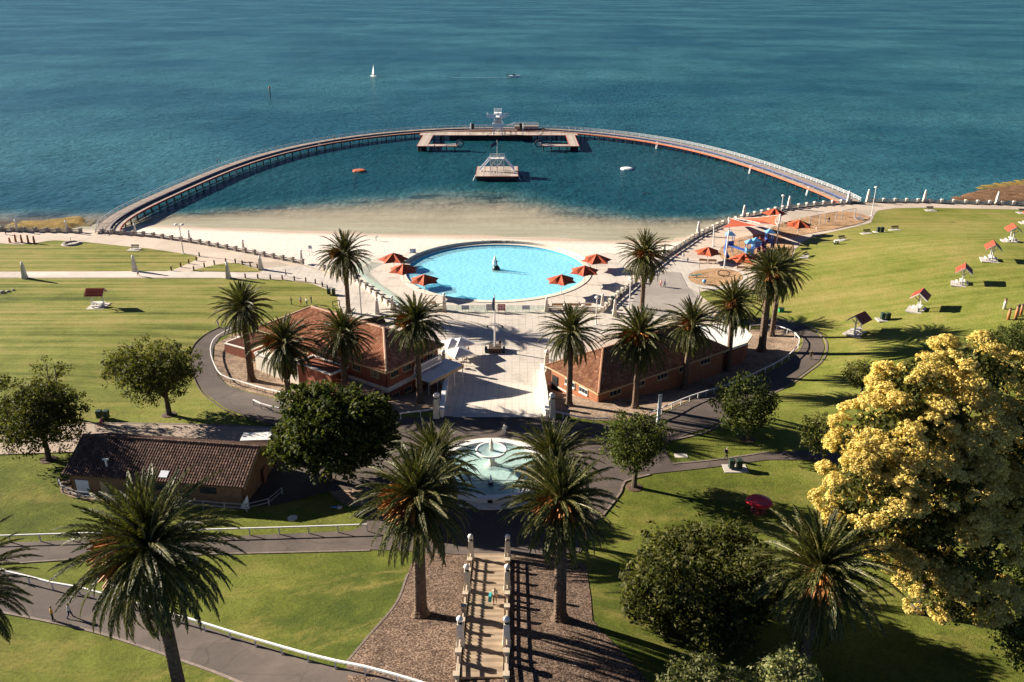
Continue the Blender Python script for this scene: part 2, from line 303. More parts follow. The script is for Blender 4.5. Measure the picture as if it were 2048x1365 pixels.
# ------------------------------------------------------------------ mesh helpers
class MB:
    def __init__(s): s.v = []; s.f = []; s.mi = []; s.cur = 0
    def add(s, vs, fs):
        o = len(s.v); s.v.extend([tuple(p) for p in vs]); s.f.extend([tuple(i+o for i in f) for f in fs]); s.mi.extend([s.cur]*len(fs)); return s
    def box(s, cx, cy, cz, sx, sy, sz, rz=0.0, top=1.0):      # cz is the bottom
        c, n = math.cos(rz), math.sin(rz); vs = []
        for z, k in ((cz, 1.0), (cz+sz, top)):
            for a, b in ((-1, -1), (1, -1), (1, 1), (-1, 1)):
                x, y = a*sx/2*k, b*sy/2*k; vs.append((cx+x*c-y*n, cy+x*n+y*c, z))
        return s.add(vs, [(3, 2, 1, 0), (4, 5, 6, 7), (0, 1, 5, 4), (1, 2, 6, 5), (2, 3, 7, 6), (3, 0, 4, 7)])
    def bar(s, p, q, w, h=None):
        p = Vector(p); q = Vector(q); h = h or w; d = (q-p)
        if d.length < 1e-6: return s
        d.normalize(); up = Vector((0, 0, 1)) if abs(d.z) < 0.95 else Vector((1, 0, 0))
        a = d.cross(up).normalized(); u = a.cross(d).normalized(); vs = []
        for e in (p, q):
            for i, j in ((-1, -1), (1, -1), (1, 1), (-1, 1)): vs.append(e+a*(i*w/2)+u*(j*h/2))
        return s.add(vs, [(3, 2, 1, 0), (4, 5, 6, 7), (0, 1, 5, 4), (1, 2, 6, 5), (2, 3, 7, 6), (3, 0, 4, 7)])
    def tube(s, pts, rad, n=8, cap=True):
        pts = [Vector(p) for p in pts]
        if isinstance(rad, (int, float)): rad = [rad]*len(pts)
        vs = []; fs = []
        for i, p in enumerate(pts):
            d = (pts[min(i+1, len(pts)-1)]-pts[max(i-1, 0)]).normalized()
            up = Vector((0, 0, 1)) if abs(d.z) < 0.9 else Vector((1, 0, 0))
            a = d.cross(up).normalized(); u = a.cross(d)
            for k in range(n):
                t = 2*math.pi*k/n; vs.append(p+(a*math.cos(t)+u*math.sin(t))*rad[i])
        for i in range(len(pts)-1):
            for k in range(n):
                k2 = (k+1) % n; fs.append((i*n+k, i*n+k2, (i+1)*n+k2, (i+1)*n+k))
        if cap: fs.append(tuple(range(n))[::-1]); fs.append(tuple((len(pts)-1)*n+k for k in range(n)))
        return s.add(vs, fs)
    def lathe(s, prof, n=16, o=(0, 0, 0), cap=True):
        vs = []; fs = []
        for r, z in prof:
            for k in range(n):
                t = 2*math.pi*k/n; vs.append((o[0]+r*math.cos(t), o[1]+r*math.sin(t), o[2]+z))
        for i in range(len(prof)-1):
            for k in range(n):
                k2 = (k+1) % n; fs.append((i*n+k, i*n+k2, (i+1)*n+k2, (i+1)*n+k))
        if cap: fs.append(tuple(range(n))[::-1]); fs.append(tuple((len(prof)-1)*n+k for k in range(n)))
        return s.add(vs, fs)
    def ball(s, c, r, n=10, m=6):
        return s.lathe([(r*max(math.sin(math.pi*i/m), 0.02), -r*math.cos(math.pi*i/m)) for i in range(m+1)], n, c)
    def prism(s, poly, z0, z1):
        n = len(poly); vs = [(p[0], p[1], z0) for p in poly]+[(p[0], p[1], z1) for p in poly]
        fs = [tuple(range(n))[::-1], tuple(range(n, 2*n))]+[(i, (i+1) % n, n+(i+1) % n, n+i) for i in range(n)]
        return s.add(vs, fs)
    def slab(s, pts, t):                                       # thick sheet from 3-D outline, thickness downwards
        n = len(pts); vs = [tuple(p) for p in pts]+[(p[0], p[1], p[2]-t) for p in pts]
        return s.add(vs, [tuple(range(n)), tuple(range(n, 2*n))[::-1]]+[(i, n+i, n+(i+1) % n, (i+1) % n) for i in range(n)])
    def mesh(s, name, mats, smooth=False):
        me = bpy.data.meshes.new(name); me.from_pydata(s.v, [], s.f)
        for m in (mats if isinstance(mats, (list, tuple)) else [mats]): me.materials.append(m)
        if any(s.mi): me.polygons.foreach_set('material_index', s.mi)
        if smooth: me.polygons.foreach_set('use_smooth', [True]*len(me.polygons))
        me.update(); return me
    def build(s, name, mats, parent=None, smooth=False):
        return link(name, s.mesh(name, mats, smooth), parent)
def link(name, me, parent=None):
    o = bpy.data.objects.new(name, me); COL.objects.link(o)
    if parent: o.parent = parent
    return o
def tag(o, label, cat, group=None):
    o['label'] = label; o['category'] = cat
    if group: o['group'] = group
    return o
def thing(name, label, cat, loc=(0, 0, 0), rz=0.0, group=None):
    o = bpy.data.objects.new(name, None); COL.objects.link(o); o.location = loc; o.rotation_euler = (0, 0, rz); o.empty_display_size = 0.3
    return tag(o, label, cat, group)
def struct(o): o['kind'] = 'structure'; return o
def stuff(o): o['kind'] = 'stuff'; return o
def dup(root, loc, rz=0.0, label=None, scale=None):
    r = root.copy(); COL.objects.link(r); r.location = loc; r.rotation_euler = (0, 0, rz)
    if label: r['label'] = label
    if scale: r.scale = (scale,)*3
    for ch in root.children:
        c = ch.copy(); COL.objects.link(c); c.parent = r
        for g in ch.children:
            d = g.copy(); COL.objects.link(d); d.parent = c
    return r
def spline(pts, step=None, n=8, closed=False):
    P = [Vector(p) for p in pts]; out = []; m = len(P)
    rngi = range(m) if closed else range(m-1)
    for i in rngi:
        p0 = P[(i-1) % m] if closed or i > 0 else P[0]*2-P[1]
        p1 = P[i]; p2 = P[(i+1) % m]; p3 = P[(i+2) % m] if closed or i+2 < m else P[-1]*2-P[-2]
        for k in range(n):
            t = k/n; out.append(0.5*((2*p1)+(p2-p0)*t+(2*p0-5*p1+4*p2-p3)*t*t+(3*p1-p0-3*p2+p3)*t**3))
    if not closed: out.append(P[-1])
    if step: out = resample(out, step, closed)
    return out
def resample(pts, step, closed=False):
    P = list(pts)+([pts[0]] if closed else [])
    d = [0.0]
    for i in range(1, len(P)): d.append(d[-1]+(P[i]-P[i-1]).length)
    n = max(1, round(d[-1]/step)); out = []; j = 0
    for k in range(n+(0 if closed else 1)):
        t = d[-1]*k/n
        while j < len(P)-2 and d[j+1] < t: j += 1
        u = (t-d[j])/max(d[j+1]-d[j], 1e-9); out.append(P[j].lerp(P[j+1], min(max(u, 0), 1)))
    return out
def inside(poly, X, Y):
    c = np.zeros(X.shape, bool); n = len(poly); j = n-1
    for i in range(n):
        xi, yi = poly[i]; xj, yj = poly[j]
        if yi != yj:
            c ^= ((yi > Y) != (yj > Y)) & (X < (xj-xi)*(Y-yi)/(yj-yi)+xi)
        j = i
    return c
def sheet(name, outline, off, mat, res=1.6, zf=None, round_=False, px=True):
    P = [at(*p) for p in outline] if px else [Vector((p[0], p[1], 0)) for p in outline]
    P = [Vector((p.x, p.y, 0)) for p in P]
    P = spline(P, closed=True, step=res) if round_ else resample(P, res, True)
    poly = [(p.x, p.y) for p in P]; a = np.array(poly)
    gx, gy = np.meshgrid(np.arange(a[:, 0].min()+res/2, a[:, 0].max(), res), np.arange(a[:, 1].min()+res/2, a[:, 1].max(), res))
    gx = gx.ravel(); gy = gy.ravel(); k = inside(poly, gx, gy); gx = gx[k]; gy = gy[k]
    vs = [Vector(p) for p in poly]+[Vector((x, y)) for x, y in zip(gx, gy)]
    n = len(poly)
    r = delaunay_2d_cdt(vs, [], [list(range(n))], 1, 1e-4)
    V = r[0]; X = np.array([v[0] for v in V]); Y = np.array([v[1] for v in V])
    Z = (zf or terr)(X, Y)+off
    fs = []
    for f in r[2]:
        p, q, s = V[f[0]], V[f[1]], V[f[2]]
        cr = (q[0]-p[0])*(s[1]-p[1])-(q[1]-p[1])*(s[0]-p[0])
        if abs(cr) > 1e-7: fs.append(tuple(f) if cr > 0 else tuple(f)[::-1])
    me = bpy.data.meshes.new(name); me.from_pydata(list(zip(X.tolist(), Y.tolist(), Z.tolist())), [], fs)
    me.materials.append(mat); me.polygons.foreach_set('use_smooth', [True]*len(fs)); me.update()
    return struct(link(name, me))
def kerb(name, line, mat, w=0.18, h=0.14, px=True, round_=True, step=1.2):
    P = [at(*p) for p in line] if px else [Vector(p) for p in line]
    P = spline(P, step=step) if round_ else resample(P, step)
    m = MB(); vs = []; fs = []
    for i, p in enumerate(P):
        d = (P[min(i+1, len(P)-1)]-P[max(i-1, 0)]); d.z = 0; d.normalize(); a = Vector((-d.y, d.x, 0))
        z = G(p.x, p.y)
        for s_, zz in ((-w/2, -0.1), (-w/2, h), (w/2, h), (w/2, -0.1)):
            q = p+a*s_; vs.append((q.x, q.y, z+zz))
    for i in range(len(P)-1):
        for k in range(3): fs.append((i*4+k, (i+1)*4+k, (i+1)*4+k+1, i*4+k+1))
    m.add(vs, fs); return struct(m.build(name, mat))

# ------------------------------------------------------------------ shoreline, beach, sea
SEA = -2.0
def pxs(l, z=0.0): return [at(x, y, z) for x, y in l]
sh = pxs([(215, 460), (260, 450), (400, 455), (600, 463), (800, 470), (1000, 474), (1200, 482), (1330, 484), (1420, 466), (1560, 432)], SEA)
dp = pxs([(215, 446), (330, 424), (500, 414), (700, 402), (850, 388), (1000, 388), (1100, 406), (1200, 422), (1330, 438), (1420, 434), (1560, 418)], SEA)
shx = np.array([p.x for p in sh]); shy = np.array([p.y for p in sh]); dpx = np.array([p.x for p in dp]); dpy = np.array([p.y for p in dp])
def depth_t(X, Y):
    a = np.interp(X, shx, shy); b = np.interp(X, dpx, dpy)
    return (Y-a)/np.maximum(b-a, 6.0)
def beach_z(X, Y):
    a = np.interp(X, shx, shy); t = depth_t(X, Y)
    z = np.where(Y < a, SEA+1.45*np.clip((a-Y)/20, 0, 1)**0.8, SEA-0.55*np.clip(t, 0, 3))
    return np.where(np.hypot(X-POOL.x, Y-POOL.y) < PR+1.0, -2.6, z)
pool_c = at(992, 544.5, 0); POOL = Vector((pool_c.x, 179.6, 0)); PR = 19.6
wallL = [(-30, 463), (0, 463), (165, 466)]
wallL2 = [(205, 467), (300, 474), (400, 489), (500, 508), (560, 520), (605, 529)]
beach_out = [at(150, 470, 0), at(205, 470, 0), at(300, 476, 0), at(400, 491, 0), at(500, 510, 0), at(605, 531, 0), at(740, 540, 0), at(900, 560, 0), at(1100, 560, 0), at(1200, 560, 0), at(1300, 540, 0), at(1345, 506, 0), at(1440, 452, 0), at(1560, 422, 0), at(1700, 407, 0), at(1690, 370, 0), at(1400, 330, 0), at(900, 330, 0), at(400, 380, 0), at(140, 440, 0)]
sheet('beach', [(p.x, p.y) for p in beach_out], 0.0, M['sand'], 3.0, zf=beach_z, px=False)
xs = np.array([-30000, -6000, -1500, -600, -350]+list(np.arange(-220, 241, 4))+[350, 600, 1500, 6000, 30000], float)
ys = np.array([60, 130]+list(np.arange(160, 440, 3.5))+[470, 520, 600, 800, 1200, 2500, 8000, 60000], float)
gx, gy = np.meshgrid(xs, ys); nx = len(xs)
dv = depth_t(gx, gy)
pierL = at(190, 462, 0); pierR = at(1710, 403, 0)
dv = np.where(gx < pierL.x-2, np.clip((gy-at(60, 452, 0).y)/22.0, 0.15, 1.6), dv)
dv = np.where(gx > pierR.x, np.clip((gy-at(2000, 408, 0).y)/14.0+0.25, 0.1, 1.6), dv)
dv = np.clip(dv, -0.3, 1.6)
me = bpy.data.meshes.new('sea')
me.from_pydata(list(zip(gx.ravel().tolist(), gy.ravel().tolist(), [SEA]*gx.size)), [], [(j*nx+i, j*nx+i+1, (j+1)*nx+i+1, (j+1)*nx+i) for j in range(len(ys)-1) for i in range(nx-1)])
aa = me.attributes.new('depth', 'FLOAT', 'POINT'); aa.data.foreach_set('value', dv.ravel().astype(np.float32)); me.materials.append(M['sea'])
encl = [at(x, y, 0) for x, y in ((190, 462), (240, 424), (290, 396), (360, 364), (430, 337), (520, 309), (620, 286), (720, 271), (830, 260), (950, 254.5), (1080, 255.5), (1200, 264), (1300, 277), (1400, 295), (1500, 321), (1600, 352), (1670, 381), (1722, 404), (1300, 560), (700, 560))]
sv = inside([(p.x, p.y) for p in encl], gx.ravel(), gy.ravel()).astype(np.float32)
aa = me.attributes.new('shelter', 'FLOAT', 'POINT'); aa.data.foreach_set('value', sv)
struct(link('sea', me))
m = MB(); m.add([(-30000, 60, -9), (30000, 60, -9), (30000, 60000, -9), (-30000, 60000, -9)], [(0, 1, 2, 3)])
struct(m.build('sea_bed', surf('sea_bed_sand', (0.12, 0.13, 0.11), None, 0.05, 0.9)))
M['weed'] = mat_mulch('seaweed', (0.30, 0.20, 0.045), (0.16, 0.10, 0.03), (0.42, 0.30, 0.09))
M['reef'] = mat_mulch('wet_reef', (0.20, 0.11, 0.06), (0.10, 0.055, 0.035), (0.28, 0.17, 0.09))
def bank(name, pl, mat, label, zc):
    P = pxs(pl, SEA); c = sum(P, Vector())/len(P)
    def zf(X, Y):
        d = inside([(c.x+(p.x-c.x)*0.82, c.y+(p.y-c.y)*0.82) for p in P], X, Y)
        return np.where(d, SEA+zc, SEA-0.35)+0.25*np.sin(X*0.9+Y*1.7)*np.sin(Y*0.8)
    return sheet(name, [(p.x, p.y) for p in P], 0.0, mat, 1.5, zf=zf, round_=True, px=False)
bank('seaweed_bank', [(10, 449), (30, 444), (90, 442), (150, 434), (186, 433), (180, 448), (150, 458), (60, 457), (15, 456)], M['weed'], '', 0.45)
bank('reef_shelf', [(1880, 399), (1925, 388), (1960, 378), (2010, 372), (2100, 362), (2100, 406), (1990, 408), (1900, 406)], M['reef'], '', 0.30)
bank('reef_fringe', [(1930, 380), (1945, 372), (1990, 366), (2100, 350), (2100, 366), (2010, 376), (1960, 381)], M['weed'], '', 0.12)

# ------------------------------------------------------------------ land and its paving
wall_right = [(1195, 628), (1225, 602), (1280, 556), (1340, 508), (1390, 476), (1440, 452), (1500, 434), (1560, 421), (1630, 412), (1700, 407)]
wall_far = [(1740, 405), (1850, 406), (1950, 409), (2100, 413)]
land = wallL + wallL2 + [(660, 546), (715, 566), (760, 600), (790, 622), (900, 625), (1100, 625)] + wall_right + wall_far
LP = [at(x, y, 0) for x, y in land]
LP = [(p.x, p.y) for p in LP]
LP = [(-170, LP[0][1]+1)] + LP + [(230, LP[-1][1]+3), (230, 60), (120, 22), (-120, 22), (-170, 60)]
sheet('ground', LP, 0.0, M['grass'], 1.7, px=False)
promL = [(-30, 463.5), (165, 466), (205, 467.5), (300, 475), (400, 490), (500, 509), (605, 530), (660, 547), (715, 567), (760, 601), (790, 623), (900, 626), (1100, 626), (1195, 629), (1225, 603), (1280, 557), (1340, 509), (1390, 477), (1440, 453), (1500, 435), (1560, 422), (1630, 413), (1700, 408), (1740, 406), (1850, 407), (1950, 410), (2100, 414),
         (2100, 421), (1950, 418), (1850, 416), (1790, 417), (1755, 422), (1748, 432), (1742, 446), (1690, 459), (1640, 470), (1606, 484), (1590, 500), (1585, 520), (1560, 545), (1530, 580), (1500, 610), (1490, 640), (1460, 660), (1360, 690), (1240, 720), (1110, 772), (880, 772), (872, 740), (830, 700), (760, 660), (690, 640), (676, 612), (674, 592), (655, 580), (620, 567), (560, 560), (480, 558.5), (440, 557),
         (300, 557), (-30, 557), (-30, 544), (150, 543.5), (340, 543), (372, 530), (398, 518), (395, 513), (360, 507), (300, 498), (240, 492), (165, 484), (105, 481), (75, 486), (40, 490), (-30, 485)]
sheet('promenade', promL, 0.035, M['promen'], 1.7)
sheet('plaza', [(600, 531), (660, 549), (715, 569), (760, 603), (790, 625), (900, 628), (1100, 628), (1195, 631), (1226, 606), (1282, 560), (1342, 512), (1400, 520), (1395, 560), (1400, 590), (1380, 620), (1330, 640), (1250, 655), (1160, 690), (1108, 730), (1108, 772), (880, 772), (880, 735), (800, 690), (740, 652), (693, 636), (679, 610), (676, 590), (655, 577), (620, 564), (560, 556), (500, 540)], 0.07, M['plaza'], 1.7)
sheet('footpath', [(-30, 545), (150, 544.5), (340, 544), (560, 547), (565, 557), (300, 556), (-30, 556)], 0.075, M['path'], 1.7)
sheet('lawn_island', [(383, 543), (408, 536), (432, 531), (455, 527), (475, 528), (500, 535), (520, 540), (528, 544), (480, 545)], 0.10, M['grass'], 1.5)
pool_deck = [at(x, y, 0) for x, y in ((607, 530), (690, 522), (740, 520), (790, 506))]
for i in range(25):
    a = math.pi*(0.93-0.86*i/24); pool_deck.append(POOL+Vector((math.cos(a), math.sin(a), 0))*(PR+1.3))
pool_deck += [at(x, y, 0) for x, y in ((1215, 506), (1270, 512), (1330, 512), (1280, 555), (1226, 600), (1195, 627), (900, 625), (790, 622), (760, 600), (715, 566), (660, 546))]
PD = [(p.x, p.y) for p in pool_deck]
# ring of deck round the pool: cut as quads from pool edge to the outline
def deck_ring():
    m = MB(); c = POOL; n = 240; vs = []; fs = []
    arr = [Vector(p) for p in PD]
    for i in range(n):
        a = 2*math.pi*i/n; d = Vector((math.cos(a), math.sin(a))); best = PR+1.4
        for j in range(len(arr)):
            p = arr[j]-c.xy; q = arr[(j+1) % len(arr)]-c.xy; e = q-p; den = d.x*e.y-d.y*e.x
            if abs(den) > 1e-9:
                t = (p.x*e.y-p.y*e.x)/den; u = (p.x*d.y-p.y*d.x)/den
                if t > 0 and -1e-6 <= u <= 1+1e-6: best = max(best, t)
        vs += [(c.x+d.x*(PR+0.9), c.y+d.y*(PR+0.9), 0.05), (c.x+d.x*best, c.y+d.y*best, 0.05), (c.x+d.x*best, c.y+d.y*best, -1.9)]
    for i in range(n):
        j = (i+1) % n
        for k in range(2): fs.append((i*3+k, i*3+k+1, j*3+k+1, j*3+k))
    m.add(vs, fs); return struct(m.build('pool_deck', M['pooldeck']))
deck_ring()
sheet('ramp', [(893, 768), (1087, 768), (1093, 834), (884, 834)], 0.10, mat_paver('ramp_paving', (0.60, 0.53, 0.45), (0.50, 0.44, 0.37), 1.0, 0.04, 0.0, 0.62), 1.3)
# roads
sheet('road', [(700, 838), (790, 836), (884, 834), (1093, 834), (1170, 846), (1230, 850), (1290, 842), (1340, 822), (1430, 787), (1510, 757), (1570, 728), (1600, 700), (1606, 680), (1590, 663), (1550, 652), (1480, 650), (1480, 634), (1545, 638), (1610, 652), (1642, 675), (1650, 695), (1640, 722), (1600, 752), (1530, 790), (1430, 852), (1345, 880), (1330, 900), (1345, 930), (1430, 922), (1540, 906), (1640, 900), (1760, 930), (1760, 945), (1640, 922), (1540, 920), (1430, 935), (1300, 949), (1250, 962), (1240, 985), (1200, 1035), (1180, 1070), (1160, 1108), (1005, 1112), (945, 1112), (830, 1104), (740, 1100), (400, 1108), (200, 1115), (-40, 1130), (-40, 1088), (200, 1080), (500, 1072), (720, 1062), (735, 1020), (740, 975), (650, 985), (560, 1010), (500, 1016), (460, 1000), (520, 960), (545, 920), (540, 890), (545, 862), (600, 850)], 0.06, M['asphalt'], 1.6)
sheet('ring_path', [(700, 842), (640, 850), (560, 856), (500, 838), (450, 818), (410, 788), (388, 750), (381, 715), (392, 690), (412, 671), (440, 657), (480, 650), (495, 656), (470, 664), (440, 675), (427, 695), (425, 722), (435, 750), (455, 772), (500, 787), (580, 806), (640, 822)], 0.085, M['asphalt'], 1.4)
sheet('service_road', [(-40, 880), (60, 862), (155, 849), (300, 850), (420, 853), (560, 858), (560, 885), (500, 900), (165, 905), (-40, 912)], 0.11, M['paleroad'], 1.6)
sheet('lower_path', [(-60, 1125), (20, 1140), (150, 1178), (350, 1233), (520, 1290), (660, 1332), (850, 1380), (900, 1420), (560, 1420), (500, 1372), (400, 1333), (230, 1275), (100, 1243), (-60, 1212)], 0.06, M['asphalt'], 1.4)
sheet('mulch_bed', [(830, 1106), (940, 1112), (1010, 1112), (1110, 1110), (1172, 1130), (1182, 1200), (1185, 1245), (1240, 1300), (1320, 1400), (700, 1400), (690, 1330), (740, 1270), (792, 1208), (815, 1150)], 0.05, M['mulch'], 1.4)
sheet('garden_bed', [(430, 690), (470, 667), (520, 660), (600, 690), (760, 760), (885, 760), (884, 822), (780, 833), (640, 818), (580, 803), (500, 785), (455, 770), (436, 748), (428, 720)], 0.045, M['bedsand'], 1.4)
sheet('garden_bed', [(1097, 775), (1160, 740), (1300, 735), (1500, 660), (1560, 656), (1592, 668), (1600, 685), (1595, 700), (1565, 724), (1505, 754), (1430, 783), (1340, 818), (1290, 838), (1215, 843), (1170, 840), (1097, 826)], 0.045, M['bedsand'], 1.4)
sheet('garden_bed', [(118, 965), (150, 955), (300, 970), (500, 985), (560, 985), (520, 1012), (480, 1020), (300, 1008), (160, 1000), (122, 988)], 0.05, M['bedsand'], 1.4)
sheet('worn_ground', [(640, 955), (690, 945), (735, 975), (735, 1010), (690, 1010), (660, 985)], 0.03, M['bedsand'], 1.2, round_=True)
# playground surfaces
sheet('playground_kerb', [(1368, 556), (1385, 542), (1430, 535), (1475, 540), (1495, 556), (1480, 570), (1435, 580), (1385, 573)], 0.13, M['conc'], 1.4, round_=True)
sheet('playground_chips', [(1376, 556), (1390, 544), (1430, 538), (1470, 543), (1486, 556), (1472, 567), (1432, 574), (1390, 569)], 0.17, M['chips'], 1.2, round_=True)
sheet('playground_chips', [(1440, 500), (1470, 480), (1520, 470), (1560, 475), (1585, 490), (1580, 515), (1540, 535), (1480, 530), (1445, 520)], 0.12, M['chips'], 1.5, round_=True)
sheet('playground_chips', [(1545, 455), (1600, 438), (1680, 424), (1725, 430), (1737, 440), (1690, 455), (1630, 466), (1580, 474), (1550, 472)], 0.12, M['chips'], 1.5, round_=True)
sheet('lawn_island', [(1400, 590), (1420, 582), (1500, 580), (1530, 590), (1500, 640), (1440, 620)], 0.11, M['grass'], 1.5, round_=True)
sheet('forecourt', [(1290, 545), (1360, 545), (1375, 575), (1400, 590), (1390, 612), (1330, 635), (1260, 625), (1270, 590)], 0.11, mat_asphalt('forecourt_asphalt', (0.36, 0.32, 0.28), (0.28, 0.25, 0.22)), 1.6)
# kerbs
kerb('kerb', [(1606, 680), (1590, 663), (1550, 652)][::-1]+[(1600, 700), (1570, 728), (1510, 757), (1430, 787), (1340, 822), (1290, 842)], M['kerbstone'], 0.16, 0.10)
kerb('kerb', [(1545, 636), (1612, 650), (1646, 675), (1654, 695), (1644, 723), (1604, 754), (1534, 792), (1434, 854), (1348, 881)], M['kerbstone'], 0.3, 0.10)
kerb('kerb', [(440, 655), (412, 669), (390, 688), (379, 715), (386, 751), (408, 790), (448, 820), (498, 840), (545, 856)], M['darkwood'], 0.14, 0.12)
kerb('kerb', [(155, 848), (300, 849), (420, 852), (545, 857)], M['kerbstone'], 0.35, 0.14)
kerb('kerb', [(-60, 1214), (100, 1245), (230, 1277), (400, 1335), (500, 1374)], M['kerbstone'], 0.25, 0.1)
kerb('kerb', [(1345, 929), (1430, 921), (1540, 905)], M['kerbstone'], 0.25, 0.12)
kerb('kerb', [(1300, 950), (1250, 964), (1241, 986), (1202, 1037)], M['kerbstone'], 0.25, 0.1)
kerb('kerb', [(815, 1150), (792, 1208), (740, 1270), (690, 1330)], M['kerbstone'], 0.2, 0.1)
kerb('kerb', [(-40, 1132), (200, 1117), (400, 1110), (740, 1102)], M['kerbstone'], 0.22, 0.1)
# sea wall faces under the promenade edge
def seawall(line):
    P = resample([at(x, y, 0) for x, y in line], 3); m = MB(); vs = []; fs = []
    for p in P: vs += [(p.x, p.y, 0.06), (p.x, p.y+0.25, 0.06), (p.x, p.y+0.25, -3.2)]
    for i in range(len(P)-1):
        for k in range(2): fs.append((i*3+k, i*3+k+1, (i+1)*3+k+1, (i+1)*3+k))
    m.add(vs, fs); return struct(m.build('sea_wall', M['stone']))
seawall([(-100, 463)]+wallL[1:]+wallL2); seawall(wall_right+wall_far)
# ------------------------------------------------------------------ paddling pool
def ring_mesh(c, r0, r1, z0, z1, n=128, a0=0.0, a1=2*math.pi):
    m = MB(); full = abs(a1-a0-2*math.pi) < 1e-6; vs = []; fs = []; k = n if full else n+1
    for i in range(k):
        a = a0+(a1-a0)*i/n
        for r, z in ((r0, z0), (r0, z1), (r1, z1), (r1, z0)): vs.append((c[0]+r*math.cos(a), c[1]+r*math.sin(a), z))
    for i in range(n):
        j = (i+1) % k
        for q in range(4): fs.append((i*4+q, j*4+q, j*4+(q+1) % 4, i*4+(q+1) % 4))
    return m.add(vs, fs)
def disc(r, z, n=96, c=(0, 0)):
    m = MB(); m.add([(c[0]+r*math.cos(2*math.pi*i/n), c[1]+r*math.sin(2*math.pi*i/n), z) for i in range(n)], [tuple(range(n))]); return m
pl = thing('paddling_pool', 'large round paddling pool of bright turquoise water beside the beach', 'pool', POOL)
ring_mesh((0, 0), PR, PR+1.25, -0.9, 0.16).build('coping', M['wash'], pl)
ring_mesh((0, 0), PR-0.12, PR, -0.9, 0.06).build('pool_wall', M['poolwall'], pl)
disc(PR, -0.55).build('floor', M['poolfloor'], pl)
disc(PR-0.1, -0.16).build('water', M['poolwater'], pl)
ring_mesh((0, 0), PR+1.3, PR+2.5, -1.9, 0.75, 100, 0.10*math.pi, 0.93*math.pi).build('rim_wall', M['wash'], pl)
def text(name, body, size, mat, parent, loc, rot, ext=0.02):
    cu = bpy.data.curves.new(name, 'FONT'); cu.body = body; cu.size = size; cu.extrude = ext; cu.align_x = 'CENTER'; cu.align_y = 'CENTER'
    t = bpy.data.objects.new('tmp', cu); COL.objects.link(t); dg = bpy.context.evaluated_depsgraph_get()
    me = bpy.data.meshes.new_from_object(t.evaluated_get(dg)); bpy.data.objects.remove(t)
    me.materials.clear(); me.materials.append(mat)
    o = link(name, me, parent); o.location = loc; o.rotation_euler = rot; return o
text('lettering', 'CHILDRENS', 0.95, M['black'], pl, (-1.5, PR+1.25, 0.45), (math.pi/2, 0, 0)); text('lettering', 'POOL', 0.95, M['black'], pl, (3.3, PR+1.12, 0.45), (math.pi/2, 0, 0))
st = thing('pool_statue', 'dark bronze figure on a rock spouting water in the middle of the pool', 'statue', at(992, 539, -0.16))
m = MB(); m.lathe([(1.0, -0.4), (0.95, 0.1), (0.7, 0.6), (0.35, 1.0), (0.2, 1.15)], 10); m.build('rock', M['bronze'], st, True)
m = MB(); m.tube([(0, 0, 1.0), (0.05, 0, 1.5), (0, 0.05, 1.9), (-0.05, 0, 2.2)], [0.26, 0.22, 0.2, 0.1], 8); m.ball((-0.05, 0, 2.35), 0.16); m.tube([(0, 0, 1.95), (0.4, -0.1, 1.85), (0.75, -0.1, 2.05)], [0.09, 0.07, 0.05], 6); m.build('figure', M['bronze'], st, True)
m = MB(); m.tube([(-0.25, 0.1, 0.9), (-0.3, 0.1, 1.8), (-0.22, 0.1, 2.6), (-0.12, 0.1, 3.2)], [0.55, 0.40, 0.24, 0.05], 8)
for i in range(60):
    a = random.random()*6.28; r = random.random()*0.9; m.ball((-0.3+r*math.cos(a), r*math.sin(a), 0.02+random.random()*(1.7*(1-r))), 0.05, 5, 3)
m.build('water_jet', M['water_white'], st, True)

# ------------------------------------------------------------------ curved boardwalk
DECK = 0.62
po = [(183, 464), (208, 446), (240, 424), (290, 396), (360, 364), (430, 337), (520, 309), (620, 286), (720, 271), (830, 260), (950, 254.5), (1080, 255.5), (1200, 264), (1300, 277), (1400, 295), (1500, 321), (1600, 352), (1670, 381), (1722, 404)]
OUT = [at(x, y, DECK) for x, y in po]
# smooth the arc in plan: least-squares ellipse-like radius by angle about a centre
cxy = Vector(((OUT[0].x+OUT[-1].x)/2, (OUT[0].y+OUT[-1].y)/2))
ang = np.unwrap(np.array([math.atan2(p.y-cxy.y, p.x-cxy.x) % (2*math.pi) if p.x < cxy.x else math.atan2(p.y-cxy.y, p.x-cxy.x) for p in OUT])); rad = np.array([math.hypot(p.x-cxy.x, p.y-cxy.y) for p in OUT])
pf = np.polyfit(ang, rad, 6)
A = np.linspace(ang[0], ang[-1], 400)
arc = [Vector((cxy.x+np.polyval(pf, a)*math.cos(a), cxy.y+np.polyval(pf, a)*math.sin(a), 0)) for a in A]
arc = resample(arc, 1.5)
def offs(P, d):
    out = []
    for i, p in enumerate(P):
        t = (P[min(i+1, len(P)-1)]-P[max(i-1, 0)]); t.z = 0; t.normalize(); out.append(p+Vector((t.y, -t.x, 0))*d)
    return out
inn = 1
if (offs(arc, 1)[len(arc)//2]-Vector((cxy.x, cxy.y, 0))).length > (arc[len(arc)//2]-Vector((cxy.x, cxy.y, 0))).length: inn = -1
O = lambda d: offs(arc, inn*d)
pier = thing('curved_boardwalk', 'long curved timber boardwalk on dark piles arcing around the bathing enclosure', 'boardwalk')
def strip(P0, P1, z0, z1, t, name, mat, parent, gap=0.0):
    m = MB()
    for i in range(len(P0)-1):
        a, b, c, d = P0[i], P1[i], P1[i+1], P0[i+1]
        m.slab([(a.x, a.y, z0), (b.x, b.y, z1), (c.x, c.y, z1), (d.x, d.y, z0)], t)
    return m.build(name, mat, parent)
